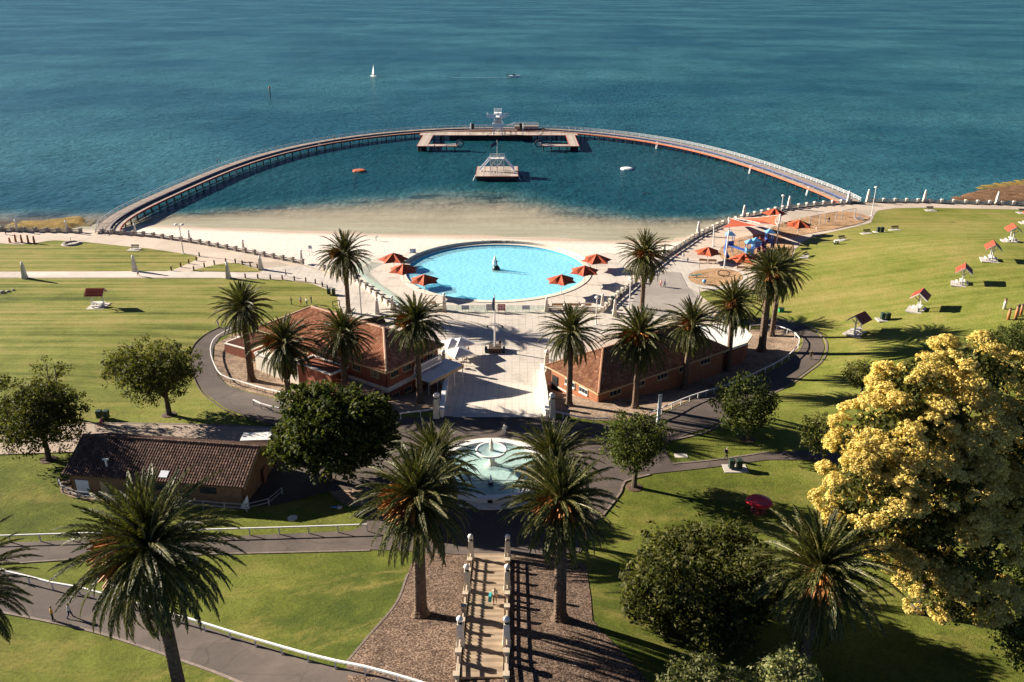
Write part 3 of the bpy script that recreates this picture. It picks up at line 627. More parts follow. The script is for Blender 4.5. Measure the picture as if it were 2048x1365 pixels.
def plankstrip(P0, P1, z, t, name, mat, parent, w=0.5):
    m = MB(); Q0 = resample(P0, w); n = len(Q0); Q1 = resample(P1, (sum((P1[i+1]-P1[i]).length for i in range(len(P1)-1)))/(n-1))
    k = min(len(Q0), len(Q1))
    for i in range(k-1):
        a, b = Q0[i], Q1[i]; c = Q1[i].lerp(Q1[i+1], 0.94); d = Q0[i].lerp(Q0[i+1], 0.94); zz = z+random.uniform(-0.008, 0.008)
        m.slab([(a.x, a.y, zz), (d.x, d.y, zz), (c.x, c.y, zz), (b.x, b.y, zz)], t)
    return m.build(name, mat, parent)
stuff(plankstrip(O(0), O(3.4), DECK, 0.12, 'upper_deck', M['timber'], pier))
stuff(plankstrip(O(4.0), O(5.6), 0.2, 0.12, 'lower_deck', M['paledeck'], pier))
half = len(arc)//2
def vface(P, z0, z1, name, mat, sl=slice(None), t=0.12):
    m = MB(); Q = P[sl]
    for i in range(len(Q)-1): m.bar((Q[i].x, Q[i].y, (z0+z1)/2), (Q[i+1].x, Q[i+1].y, (z0+z1)/2), t, z1-z0)
    return m.build(name, mat, pier)
lefts, rights = (slice(0, half+1), slice(half, None))
vface(O(3.5), 0.15, 0.58, 'step_face', M['navy'], lefts); vface(O(3.5), 0.15, 0.58, 'step_face', M['navy'], rights)
vface(O(3.75), 0.42, 0.50, 'bench_rail', M['navy'], lefts, 0.30); vface(O(3.75), 0.42, 0.50, 'bench_rail', M['navy'], rights, 0.22)
vface(O(3.45), 0.64, 0.74, 'bench_back', M['navy'], lefts, 0.10); vface(O(3.45), 0.66, 0.76, 'bench_back', M['bluepaint'], rights, 0.07)
vface(O(5.65), -0.16, 0.24, 'edge_beam', M['redpaint'], lefts, 0.14)
third = half+(len(arc)-half)//3
vface(O(5.65), -0.16, 0.24, 'edge_beam', M['orangepaint'], slice(half, None), 0.14)
vface(O(0.0), 0.30, 0.66, 'edge_beam', M['timber'], lefts, 0.10); vface(O(0.0), 0.30, 0.62, 'edge_beam', M['timber'], rights, 0.10)
for d in (0.5, 2.6, 5.0): vface(O(d), -0.55, -0.16, 'bearer', M['pile'], slice(None), 0.25)
m = MB(); m.tube([(0, 0, -4.5), (0, 0, -0.1)], [0.22, 0.19], 7); pile_me = m.mesh('pile', M['pile'])
pidx = list(range(2, len(arc)-1, 3)); OC = {d: O(d) for d in (0.6, 5.1)}
for i in pidx:
    for d in (0.6, 5.1):
        p = OC[d][i]
        o = link('pile', pile_me, pier); o.location = (p.x, p.y, random.uniform(-0.04, 0.0))
# brackets under the seats seen along the left half
m = MB(); m.box(0, 0, 0.0, 0.22, 0.12, 0.62); brk = m.mesh('seat_bracket', M['grey'])
P37 = O(3.75)
for i in range(3, len(arc)-1, 4):
    o = link('seat_bracket', brk, pier); o.location = (P37[i].x, P37[i].y, 0.0)
    t = arc[i+1]-arc[i]; o.rotation_euler = (0, 0, math.atan2(t.y, t.x)); o.scale = (1, 1, 0.7)
# outer railing: thin posts with wires on the left, stout white rails on the right
P01 = O(0.12)
m = MB(); m.box(0, 0, 0, 0.09, 0.09, 1.15); thin = m.mesh('rail_post', M['white'])
m = MB(); m.box(0, 0, 0, 0.13, 0.13, 1.2); stout = m.mesh('rail_post', M['white'])
for i in range(0, len(arc), 2):
    o = link('rail_post', thin if i < half else stout, pier); o.location = (P01[i].x, P01[i].y, DECK)
def railrun(P, z, w, h, sl, name='handrail', mat=None):
    m = MB(); Q = P[sl]
    for i in range(0, len(Q)-1, 1): m.bar((Q[i].x, Q[i].y, z), (Q[i+1].x, Q[i+1].y, z), w, h)
    return m.build(name, mat or M['white'], pier)
railrun(P01, DECK+1.10, 0.07, 0.07, lefts); railrun(P01, DECK+0.6, 0.03, 0.03, lefts)
for z in (1.14, 0.78, 0.42): railrun(P01, DECK+z, 0.05, 0.075, rights)
# ladders down to the water on the right
lad = MB()
for s_ in (-0.3, 0.3): lad.bar((s_, 0, -2.2), (s_, 0.5, 0.8), 0.09)
for k in range(7): lad.bar((-0.3, 0.08*k-0.02, -1.9+0.35*k), (0.3, 0.08*k-0.02, -1.9+0.35*k), 0.07)
lad_me = lad.mesh('ladder', M['whitecloth'])
PL = O(6.0)
for px_ in (1312, 1500, 1612, 470, 640):
    best = min(range(len(arc)), key=lambda i: abs((PL[i].x/(PL[i].y*cp+58*sp))*FPX+1024-px_))
    t = arc[min(best+1, len(arc)-1)]-arc[best]; o = link('ladder', lad_me, pier); o.location = PL[best]; o.rotation_euler = (0, 0, math.atan2(t.y, t.x)+(0 if inn > 0 else math.pi))
# ------------------------------------------------------------------ central platform, jetties and diving tower
def deckbox(parent, x0, x1, y0, y1, z, edge, name='deck'):
    m = MB(); n = max(2, int((x1-x0)/0.6))
    for i in range(n):
        a = x0+(x1-x0)*i/n; b = x0+(x1-x0)*(i+0.95)/n
        m.slab([(a, y0, z), (b, y0, z), (b, y1, z), (a, y1, z)], 0.15)
    stuff(m.build(name, M['paledeck'], parent))
    m = MB()
    for p, q in (((x0, y0), (x1, y0)), ((x0, y1), (x1, y1)), ((x0, y0), (x0, y1)), ((x1, y0), (x1, y1))): m.bar((p[0], p[1], z-0.1), (q[0], q[1], z-0.1), 0.16, 0.24)
    m.build('edge_beam', edge, parent)
pc = at(996, 268, 0); pyc = pc.y-1.5
plat = thing('bathing_platform', 'wide timber bathing platform below the diving tower on the curved boardwalk', 'platform')
xl, xr = at(838, 272, 0).x, at(1156, 272, 0).x
y_near = at(996, 271, 0).y; y_far = y_near+9
deckbox(plat, xl, xr, y_near, y_far, 0.03, M['redpaint'])
for i in range(17):
    for y in (y_near+0.4, y_near+5):
        o = link('pile', pile_me, plat); o.location = (xl+0.5+(xr-xl-1)*i/16, y, 0)
m = MB(); m.box((xl+xr)/2-3, y_near+1.2, -4, 34, 0.3, 3.9); m.build('fender_wall', M['pile'], plat)
for sgn, pa, lab in ((-1, 848, 'left'), (1, 1143, 'right')):
    j = thing('jetty', 'L-shaped timber jetty ending in a wheel on the %s of the central platform' % lab, 'jetty', group='L-shaped jetties')
    ya = at(pa, 293, 0).y; xo = at(834 if sgn < 0 else 1158, 292, 0).x; xi = at(855 if sgn < 0 else 1139, 292, 0).x
    x0, x1 = min(xo, xi), max(xo, xi)
    deckbox(j, x0, x1, ya, y_near-0.1, 0.05, M['redpaint'])
    xe = at(915 if sgn < 0 else 1082, 292, 0).x; yb = at(900, 289, 0).y
    deckbox(j, min(xe, xi), max(xe, xi), ya+0.1, yb, 0.04, M['redpaint'], 'walkway')
    for x in np.linspace(x0+0.5, x1-0.5, 4):
        for y in (ya+0.4, (ya+y_near)/2): o = link('pile', pile_me, j); o.location = (x, y, 0)
    for x in np.linspace(min(xe, xi)+1, max(xe, xi)-1, 4): o = link('pile', pile_me, j); o.location = (x, ya+0.6, 0)
    m = MB(); m.box((x0+x1)/2, ya+1.0, -3.8, x1-x0-0.6, 0.3, 3.6); m.build('fender_wall', M['pile'], j)
    wx = xe+sgn*(-0.9)
    m = MB()
    for k in range(20):
        a, b = 2*math.pi*k/20, 2*math.pi*(k+1)/20
        m.bar((wx+1.3*math.cos(a), ya+1.5, 0.75+1.3*math.sin(a)), (wx+1.3*math.cos(b), ya+1.5, 0.75+1.3*math.sin(b)), 0.9, 0.34)
    m.build('wheel_rim', M['black'], j)
    m = MB()
    for k in range(6):
        a = math.pi*k/6; m.bar((wx-1.25*math.cos(a), ya+1.5, 0.75-1.25*math.sin(a)), (wx+1.25*math.cos(a), ya+1.5, 0.75+1.25*math.sin(a)), 0.12)
    m.build('wheel_spokes', M['white'], j)
    m = MB()
    m.bar((xe+sgn*5, ya+1.5, 0.2), (wx, ya+1.5, 0.8), 0.35); m.build('wheel_arm', M['white'], j)
dtb = at(996, 269.5, 0)
M['brightwhite'] = surf('brightened_white_paint', (0.90, 0.89, 0.87), (0.82, 0.81, 0.78), 2.5, 0.45)  # white lifted so the tower's shaded near sides look lit
T = thing('diving_tower', 'tall white steel diving tower with stacked boards above the curved boardwalk', 'diving tower', (dtb.x, dtb.y, 0.05))
m = MB(); w0, w1 = 3.6, 3.0
ztop = 10.4
def lg(sx, sy, z): k = w0+(w1-w0)*z/8.5; return Vector((sx*k/2, sy*k/2, z))
for sx in (-1, 1):
    for sy in (-1, 1): q = MB(); q.bar(lg(sx, sy, 0), lg(sx, sy, 8.6), 0.3); q.build('leg', M['brightwhite'], T)
for a in range(3):
    z0, z1 = 0.3+a*2.7, 3.0+a*2.7
    for (p, q) in (((-1, -1), (1, -1)), ((1, -1), (1, 1)), ((1, 1), (-1, 1)), ((-1, 1), (-1, -1))):
        m.bar(lg(*p, z0), lg(*q, z1), 0.14); m.bar(lg(*q, z0), lg(*p, z1), 0.14); m.bar(lg(*p, z1), lg(*q, z1), 0.18)
m.build('cross_bracing', M['brightwhite'], T)
m = MB(); m.box(0, 0, 3.2, 4.2, 4.0, 0.3); m.box(0, -2.1, 3.5, 4.2, 0.12, 1.1); m.box(-2.1, 0, 3.5, 0.12, 4, 1.1); m.box(2.1, 0, 3.5, 0.12, 4, 1.1); m.build('lower_stage', M['brightwhite'], T)
m = MB(); m.box(-0.6, -0.5, 7.0, 7.6, 4.6, 0.35); m.box(-2.6, -2.7, 7.35, 3.6, 0.12, 1.2); m.box(-4.35, -0.5, 7.35, 0.12, 4.4, 1.2); m.box(2.0, -2.6, 7.5, 2.6, 0.12, 0.8)
m.build('upper_stage', M['brightwhite'], T)
m = MB(); m.box(2.6, -0.8, 7.6, 3.4, 1.6, 0.22); m.bar((1.2, -1.5, 8.6), (4.3, -1.5, 8.6), 0.1); m.bar((1.2, 0, 8.6), (4.3, 0, 8.6), 0.1)
for x in (1.4, 2.8, 4.2):
    for y in (-1.5, 0): m.bar((x, y, 7.7), (x, y, 8.6), 0.09)
m.build('diving_board', M['brightwhite'], T)
m = MB(); m.box(0, 0, 8.6, 3.2, 3.2, 0.25)
for x in (-1.5, 0, 1.5):
    for y in (-1.5, 1.5): m.bar((x, y, 8.8), (x, y, 10.2), 0.12)
for z in (9.5, 10.2):
    for y in (-1.5, 1.5): m.bar((-1.5, y, z), (1.5, y, z), 0.12)
    for x in (-1.5, 1.5): m.bar((x, -1.5, z), (x, 1.5, z), 0.12)
m.build('top_railing', M['brightwhite'], T)
m = MB(); m.box(0.1, -1.3, 3.6, 2.6, 0.1, 3.3); m.build('ladder_screen', M['wash'], T)
# gate frames either side of the tower
for pxg in (940, 1046):
    g = at(pxg, 268, DECK); t = thing('pier_gate', 'white gate frame with dark panel on boardwalk %s of the diving tower' % ('left' if pxg < 990 else 'right'), 'gate', (g.x, g.y+9, DECK), group='pier gates')
    m = MB(); s_ = 1 if pxg > 990 else -1
    m.bar((0, 0, 0), (0, 0, 3.0), 0.22); m.bar((0, -9, -0.5), (0, -9, 2.2), 0.22); m.bar((0, 0, 2.9), (0, -9, 2.1), 0.14); m.build('frame', M['white'], t)
    m = MB(); m.box(-s_*0.8, 0, 0.6, 1.2, 0.2, 2.2); m.build('panel', M['black'], t)
g = at(1020, 262, DECK); t = thing('viewing_stand', 'low white railed stand on boardwalk right of the diving tower', 'stand', (g.x+3, g.y+6, DECK))
m = MB(); m.slab([(-1, -1.5, 1.2), (9, -1.5, 1.2), (9, 1.5, 1.2), (-1, 1.5, 1.2)], 1.2); m.build('platform', M['timber'], t)
m = MB()
for y in (-1.5, 1.5):
    m.bar((-1, y, 2.4), (9, y, 2.4), 0.12); m.bar((-1, y, 2.4), (-4, y, 1.2), 0.12); m.bar((-1, y, 1.8), (9, y, 1.8), 0.08)
    for x in range(-1, 10, 2): m.bar((x, y, 0), (x, y, 2.4), 0.12)
m.build('railing', M['white'], t)
# ------------------------------------------------------------------ diving raft with stairs and flag
rb = at(994, 362, SEA); wx = at(951, 353, -0.4).x; wx2 = at(1036, 353, -0.4).x; ry0 = at(994, 353, -0.4).y; ry1 = at(994, 333, -0.4).y
F = thing('diving_raft', 'square timber diving raft with twin white stairs and a flag', 'raft', ((wx+wx2)/2, ry0, 0))
hw = (wx2-wx)/2; dp_ = ry1-ry0
deckbox(F, -hw, hw, 0, dp_, -0.4, M['redpaint'])
m = MB(); m.box(0, dp_/2, -3.5, 2*hw-0.5, dp_-0.5, 2.9); m.build('hull', M['pile'], F)
pw = hw*0.34; pz = 3.7; pyc_ = dp_*0.55
m = MB(); m.box(0, pyc_, pz, 2*pw, 3.2, 0.22); m.build('high_stage', M['white'], F)
m = MB()
for x in (-pw, -pw/3, pw/3, pw):
    for y in (pyc_-1.6, pyc_+1.6): m.bar((x, y, pz), (x, y, pz+1.2), 0.12)
for z in (0.6, 1.2):
    for y in (pyc_-1.6, pyc_+1.6): m.bar((-pw, y, pz+z), (pw, y, pz+z), 0.11)
m.build('stage_railing', M['white'], F)
m = MB()
for y in (pyc_-1.5, pyc_+1.5):
    for x in (-pw+0.1, 0, pw-0.1): m.bar((x, y, -0.4), (x, y, pz), 0.2)
    for a, b in ((-pw, 0), (0, pw)): m.bar((a, y, 0.8), (b, y, pz), 0.12); m.bar((b, y, 0.8), (a, y, pz), 0.12)
m.build('stage_frame', M['white'], F)
for s_ in (-1, 1):
    m = MB(); a = Vector((s_*pw, 0, pz)); b = Vector((s_*hw*0.84, 0, -0.35))
    for y in (pyc_-1.5, pyc_+0.2): m.slab([(a.x, pyc_+y-pyc_, a.z+0.9), (b.x, y, b.z+0.9), (b.x, y+0.12, b.z+0.9), (a.x, y+0.12, a.z+0.9)], 0.75)
    for k in range(12):
        c = a.lerp(b, (k+0.5)/12); m.box(c.x, pyc_-0.65, c.z, 0.4, 1.6, 0.08)
    m.build('stair', M['sign_white'], F)
m = MB(); m.tube([(0, pyc_-1.0, pz), (0, pyc_-1.0, pz+6.2)], 0.09, 6); m.build('flag_pole', M['white'], F)
m = MB(); vs = []; fs = []
for i in range(7):
    for j in range(4): vs.append((-0.1-i*0.36, pyc_-1.0+0.22*math.sin(i*1.1+j*0.3), pz+5.9-j*0.42-i*0.2))
for i in range(6):
    for j in range(3): fs.append((i*4+j, i*4+j+1, (i+1)*4+j+1, (i+1)*4+j))
m.add(vs, fs); m.build('flag', M['navy'], F)
m = MB()
for s_ in (-1, 1): m.bar((s_*hw, 0.9, -0.2), (s_*(hw+1.0), 0.6, -2.3), 0.1); m.bar((s_*hw, 1.7, -0.2), (s_*(hw+1.0), 1.4, -2.3), 0.1)
m.build('ladder', M['white'], F)
m = MB()
for x in (-pw*0.9, 0.2):
    for a, b in (((0, 0), (pw*0.7, 0)),):
        for z in (0.4, 0.9): m.bar((x, 1.8, -0.4+z), (x+pw*0.7, 1.8, -0.4+z), 0.08)
    for k in range(3): m.bar((x+k*pw*0.35, 1.8, -0.4), (x+k*pw*0.35, 1.8, 0.5), 0.08)
m.build('deck_railing', M['white'], F)
# ------------------------------------------------------------------ things on the water
def raft(px_, py_, mat, label, rr=1.55):
    p = at(px_, py_, SEA); t = thing('swimming_pontoon', label, 'pontoon', p)
    m = MB(); m.lathe([(rr*0.92, -0.3), (rr, 0.0), (rr, 0.42), (rr*0.9, 0.52)], 18); m.build('float', mat, t, False)
    m = MB(); m.lathe([(rr*0.8, 0.53), (rr*0.78, 0.58)], 18); m.build('deck', mat, t)
    m = MB()
    for s_ in (-0.3, 0.3): m.tube([(s_, -rr*0.6, 0.5), (s_, -rr*0.6, 1.15), (s_, -rr, 1.15), (s_, -rr*1.05, 0.2)], 0.04, 5)
    m.build('ladder', M['white'], t); return t
raft(718, 343, M['orangepaint'], 'round orange swimming pontoon floating inside the enclosure', 2.2)
raft(1253, 339, M['sign_white'], 'round white swimming pontoon with small ladder inside the enclosure', 2.1)
p = at(747, 154, SEA); t = thing('sailing_dinghy', 'small sailing dinghy with a white sail out on the bay', 'sailboat', p, -0.9); t.scale = (1.55, 1.55, 1.55)
m = MB(); m.add([(-2, -0.2, -0.1), (-2, 0.2, -0.1), (1, 0.45, -0.1), (2.4, 0, 0.1), (1, -0.45, -0.1), (-2, -0.7, 0.5), (-2, 0.7, 0.5), (0.8, 0.75, 0.5), (2.6, 0, 0.65), (0.8, -0.75, 0.5)], [(0, 1, 2, 3, 4), (9, 8, 7, 6, 5), (0, 5, 6, 1), (1, 6, 7, 2), (2, 7, 8, 3), (3, 8, 9, 4), (4, 9, 5, 0)]); m.build('hull', M['white'], t)
m = MB(); m.tube([(0.5, 0, 0.4), (0.45, 0, 5.6)], 0.06, 6); m.bar((0.5, 0, 1.0), (-2.0, 0.3, 1.0), 0.07); m.build('mast', M['grey'], t)
m = MB(); m.add([(0.45, 0, 1.05), (-1.9, 0.32, 1.1), (-0.8, 0.35, 3.2), (0.42, 0, 5.5), (0.0, 0.22, 3.0)], [(0, 1, 2, 4), (4, 2, 3), (0, 4, 3)]); m.build('sail', M['whitecloth'], t)
p = at(1028, 155, SEA); t = thing('motor_boat', 'small dark motor boat trailing a wake out on the bay', 'motorboat', p, 0.05); t.scale = (1.5, 1.5, 1.5)
m = MB(); m.add([(-2.4, -0.6, -0.1), (-2.4, 0.6, -0.1), (1.2, 0.6, -0.1), (2.6, 0, 0.2), (1.2, -0.6, -0.1), (-2.5, -0.9, 0.7), (-2.5, 0.9, 0.7), (1.2, 0.9, 0.8), (3.0, 0, 1.0), (1.2, -0.9, 0.8)], [(0, 1, 2, 3, 4), (9, 8, 7, 6, 5), (0, 5, 6, 1), (1, 6, 7, 2), (2, 7, 8, 3), (3, 8, 9, 4), (4, 9, 5, 0)]); m.build('hull', M['sign_white'], t)
m = MB(); m.box(-0.2, 0, 0.7, 1.0, 1.2, 0.7, 0, 0.8); m.build('console', M['black'], t)
m = MB(); m.box(-2.7, 0, 0.1, 0.4, 0.4, 1.1); m.build('outboard_motor', M['black'], t)
m = MB()
for k in range(26):
    x = -3.5-k*1.0; m.box(x, random.uniform(-0.35, 0.35)*(0.4+k*0.05), -0.02, random.uniform(0.5, 1.3), random.uniform(0.12, 0.35), 0.06)
m.build('wake', M['water_white'], t)
p = at(541, 196, SEA); t = thing('channel_marker', 'dark timber channel marker pole with a topmark standing in open water', 'marker', p)
m = MB(); m.tube([(0, 0, -3), (0, 0, 5.2)], [0.3, 0.24], 8); m.build('pole', M['darkwood'], t)
m = MB(); m.box(0, 0, 5.2, 1.0, 1.0, 0.9, 0.4, 0.6); m.build('topmark', M['redpaint'], t)

# ------------------------------------------------------------------ balustrades, obelisks and lamps
m = MB(); m.box(0, 0, 0, 0.62, 0.62, 0.9); m.box(0, 0, 0.9, 0.8, 0.8, 0.22); m.box(0, 0, 1.12, 0.62, 0.62, 0.10, 0, 0.6); pil_st = m.mesh('pillar', M['stone']);
m2 = MB(); m2.v, m2.f, m2.mi = list(m.v), list(m.f), list(m.mi); pil_wh = m2.mesh('pillar', M['wash'])
def balustrade(label, line, spacing, pil, railmat, z0=0.05, px=True, skip=(), rails=(0.35, 0.75), wall=False, group=None):
    P = [at(*p, 0.0) for p in line] if px else [Vector(p) for p in line]
    Q = resample(P, spacing); t = thing('balustrade', label, 'balustrade', group=group)
    for i, q in enumerate(Q):
        o = link('pillar', pil, t); o.location = (q.x, q.y, z0)
        d = Q[min(i+1, len(Q)-1)]-Q[max(i-1, 0)]; o.rotation_euler = (0, 0, math.atan2(d.y, d.x))
    for i in range(len(Q)-1):
        m = MB()
        for z in rails: m.bar((Q[i].x, Q[i].y, z0+z), (Q[i+1].x, Q[i+1].y, z0+z), 0.2, 0.2)
        m.bar((Q[i].x, Q[i].y, z0+0.05), (Q[i+1].x, Q[i+1].y, z0+0.05), 0.35, 0.2)
        m.build('rail', railmat, t)
    return Q
balustrade('stone balustrade along the sea wall left of the boardwalk start', [(-90, 463), (0, 463), (162, 466)], 3.1, pil_st, M['stone'])
balustrade('stone balustrade between promenade and beach right of the boardwalk start', wallL2, 3.0, pil_st, M['stone'])
balustrade('pale stone balustrade along the waterfront beside the playground', wall_right[2:], 2.9, pil_wh, M['stone'])
balustrade('pale stone balustrade on the promenade beyond the right end of the boardwalk', [(1744, 405), (1850, 406), (1950, 409), (2100, 413)], 3.2, pil_wh, M['stone'])
balustrade('low stone balustrade edging the left side of the pool terrace', [(648, 541), (715, 566), (760, 600), (788, 621)], 2.9, pil_st, M['wash'])
balustrade('low stone balustrade edging the right side of the pool terrace', [(1205, 626), (1228, 601), (1270, 566)], 2.6, pil_wh, M['wash'])
balustrade('short stone balustrade in front of three benches by the pool', [(1094, 621), (1203, 623)], 4.0, pil_wh, M['wash'])
balustrade('short stone balustrade at the left corner of the pool front', [(800, 622), (886, 621)], 4.4, pil_wh, M['wash'])
def obelisk(px_, py_, h, label, group='white obelisk posts', w=0.85, lamp=True, z=None, mat='wash'):
    p = at(px_, py_) if z is None else at(px_, py_, z)
    t = thing('obelisk_post', label, 'post', p, group=group)
    m = MB(); m.box(0, 0, 0, w*1.15, w*1.15, 0.5); m.box(0, 0, 0.5, w, w, h-0.5, 0, 0.58); m.build('shaft', M[mat], t)
    m = MB(); m.box(0, 0, h, w*0.42, w*0.42, 0.14); m.ball((0, 0, h+0.36), 0.28); m.build('globe', M['white'], t, True)
    return t
for a in ((50, 557, 3.0, 'white obelisk post on the footpath edge nearest the left picture edge'), (270, 543, 3.0, 'white obelisk post beside the walker on the footpath'), (457, 557, 3.0, 'white obelisk post on the footpath above a palm crown'),
          (522, 540, 2.6, 'white obelisk post at the tip of the small lawn island')): obelisk(*a)
for i, (x, y) in enumerate(((35, 463), (135, 465), (272, 471), (380, 485), (488, 505), (604, 526))):
    obelisk(x, y, 2.4, ['slim obelisk post on the sea wall at the far left', 'slim obelisk post on the sea wall just left of the boardwalk', 'slim obelisk post on the beach balustrade nearest the boardwalk start', 'slim obelisk post on the beach balustrade behind the twin-headed lamp', 'slim obelisk post on the beach balustrade above the timber bollards', 'slim obelisk post at the pool end of the beach balustrade'][i], 'sea wall obelisks', 0.5, z=0.05)
for i, (x, y) in enumerate(((1327, 519), (1396, 472), (1487, 437), (1577, 418), (1696, 407), (1735, 404), (1848, 405), (1993, 409))):
    obelisk(x, y, 3.0, 'tapered white obelisk on the right waterfront wall, %s counting from the pool' % ['first', 'second', 'third', 'fourth', 'fifth', 'sixth', 'seventh', 'eighth'][i], 'waterfront obelisks', 0.85, z=0.05)
for x, y, h, l in ((889, 622, 3.0, 'stone obelisk at the left end of the glass pool fence'), (1093, 622, 2.2, 'stone obelisk at the right end of the glass pool fence'), (1204, 622, 2.8, 'stone obelisk at the right corner of the pool terrace'), (1229, 632, 2.6, 'stone obelisk on the plaza just outside the right pool corner'), (755, 628, 2.6, 'slim obelisk on the plaza beyond the left building'), (785, 620, 2.2, 'stone obelisk at the left corner of the pool terrace')):
    obelisk(x, y, h, l, 'plaza obelisks', 0.7, z=0.07)
def lamp(px_, py_, h, label, heads=1, name='street_lamp', group='street lamps'):
    p = at(px_, py_); t = thing(name, label, 'street lamp', p, group=group)
    m = MB(); m.tube([(0, 0, 0), (0, 0, h)], [0.13, 0.09], 8); m.box(0, 0, 0, 0.5, 0.5, 0.12); m.build('pole', M['white'], t)
    for k in range(heads):
        s_ = -1 if k == 0 else 1; m = MB(); off = 0.0 if heads == 1 else s_*0.7
        if heads == 2: m.bar((0, 0, h-0.1), (off, 0, h+0.25), 0.08)
        m.lathe([(0.1, h), (0.42, h+0.12), (0.45, h+0.32), (0.2, h+0.5)], 10, (off, 0, 0.1)); m.build('lamp_head', M['white'], t)
    return t
lamp(367, 508, 6.6, 'tall twin-headed white lamp post on the left lawn edge', 2)
lamp(1743, 432, 7.4, 'tall leaning-looking white lamp post on the lawn right of the swings')
lamp(1560, 444, 6.6, 'white lamp post between shade sails and the waterfront wall')
lamp(723, 629, 7.2, 'slim lamp post on the plaza right of the far left palm')
lamp(1258, 625, 6.4, 'slim lamp post on the plaza left of the far right palm')
lamp(1192, 650, 5.0, 'slim lamp post on the plaza above the right building')
p = at(1316, 856); t = thing('light_pillar', 'tall square white pillar by the road bend near a small tree', 'pillar', p)
m = MB(); m.box(0, 0, 0, 0.55, 0.55, 1.3); m.build('base', M['white'], t)
m = MB(); m.box(0, 0, 1.3, 0.42, 0.42, 3.5); m.build('shaft', M['sign_white'], t)
m = MB(); m.box(0, 0, 4.8, 0.5, 0.5, 0.12); m.build('cap', M['grey'], t)
# timber bollards
bol = thing('timber_bollard', 'short brown timber bollard along the footpath edge', 'bollard', group='timber bollards')
m = MB(); m.box(0, 0, 0, 0.24, 0.24, 1.0); m.build('post', M['darkwood'], bol)
m = MB(); m.box(0, 0, 1.0, 0.24, 0.24, 0.08, 0, 0.5); m.build('cap', M['carved'], bol)
bpts = [(343, 542), (362, 535), (378, 528), (393, 522), (399, 514), (388, 542), (409, 535), (429, 530), (452, 526), (471, 527), (485, 530), (501, 534), (515, 537), (491, 557), (516, 558), (541, 559), (565, 560), (589, 562), (612, 565), (631, 568), (645, 574), (655, 580)]
ordn = ['first', 'second', 'third', 'fourth', 'fifth', 'sixth', 'seventh', 'eighth', 'ninth']
for i, q in enumerate(bpts):
    if i < 5: l = 'brown timber bollard on the left lawn tip, %s counting up from the footpath' % ordn[i]
    elif i < 13: l = 'brown timber bollard around the small lawn island, %s from its left end' % ordn[i-5]
    else: l = 'brown timber bollard edging the lawn above the left building, %s from the left' % ordn[i-13]
    if i == 0: bol.location = at(*q); bol['label'] = l
    else: dup(bol, at(*q), 0.0, l)
# ------------------------------------------------------------------ palms
def mat_leaf(name, c1, c2, c3, trans=0.25, rough=0.65, spec=0.10, nscale=0.5):
    m, nt, b = new_mat(name); b.inputs['Roughness'].default_value = rough; b.inputs['Specular IOR Level'].default_value = spec
    g = N(nt, 'ShaderNodeNewGeometry'); oi = N(nt, 'ShaderNodeObjectInfo')
    c = ramp(nt, g.outputs['Random Per Island'], [(0.0, c1), (0.55, c2), (1.0, c3)])
    f = mth(nt, 'ADD', mth(nt, 'MULTIPLY', noise(nt, coords(nt), nscale, 3, 0.6), 0.7), mth(nt, 'MULTIPLY', oi.outputs['Random'], 0.35))
    c = mixc(nt, 1.0, c, ramp(nt, f, [(0.25, 0.55), (0.75, 1.25)]), 'MULTIPLY')
    L(nt, c, b.inputs['Base Color'])
    tl = N(nt, 'ShaderNodeBsdfTranslucent'); L(nt, mixc(nt, 1.0, c, (1.25, 1.3, 0.55), 'MULTIPLY'), tl.inputs[0])
    mx = N(nt, 'ShaderNodeMixShader'); mx.inputs[0].default_value = trans
    out = nt.nodes['Material Output']; L(nt, b.outputs[0], mx.inputs[1]); L(nt, tl.outputs[0], mx.inputs[2]); L(nt, mx.outputs[0], out.inputs[0]); return m
M['frond'] = mat_leaf('palm_frond', (0.030, 0.038, 0.009), (0.060, 0.069, 0.016), (0.165, 0.155, 0.048), 0.22, 0.5, 0.13)
M['rachis'] = surf('frond_stem', (0.30, 0.24, 0.10), (0.20, 0.16, 0.06), 2, 0.5)
M['deadfrond'] = surf('dry_frond', (0.22, 0.135, 0.065), (0.12, 0.075, 0.04), 2, 0.9, island=0.5)
M['fruit'] = surf('orange_fruit_stalk', (0.44, 0.18, 0.03), (0.26, 0.09, 0.018), 3, 0.6, island=0.45)
def mat_trunk():
    m, nt, b = new_mat('palm_trunk'); b.inputs['Roughness'].default_value = 0.95; b.inputs['Specular IOR Level'].default_value = 0.1
    co = coords(nt); c = ramp(nt, noise(nt, co, 3.0, 5, 0.75), [(0.3, (0.055, 0.038, 0.028)), (0.55, (0.13, 0.09, 0.062)), (0.75, (0.24, 0.175, 0.125))])
    L(nt, c, b.inputs['Base Color']); bump(nt, b, noise(nt, co, 9, 4, 0.75), 0.8, 0.06); return m
M['ptrunk'] = mat_trunk()
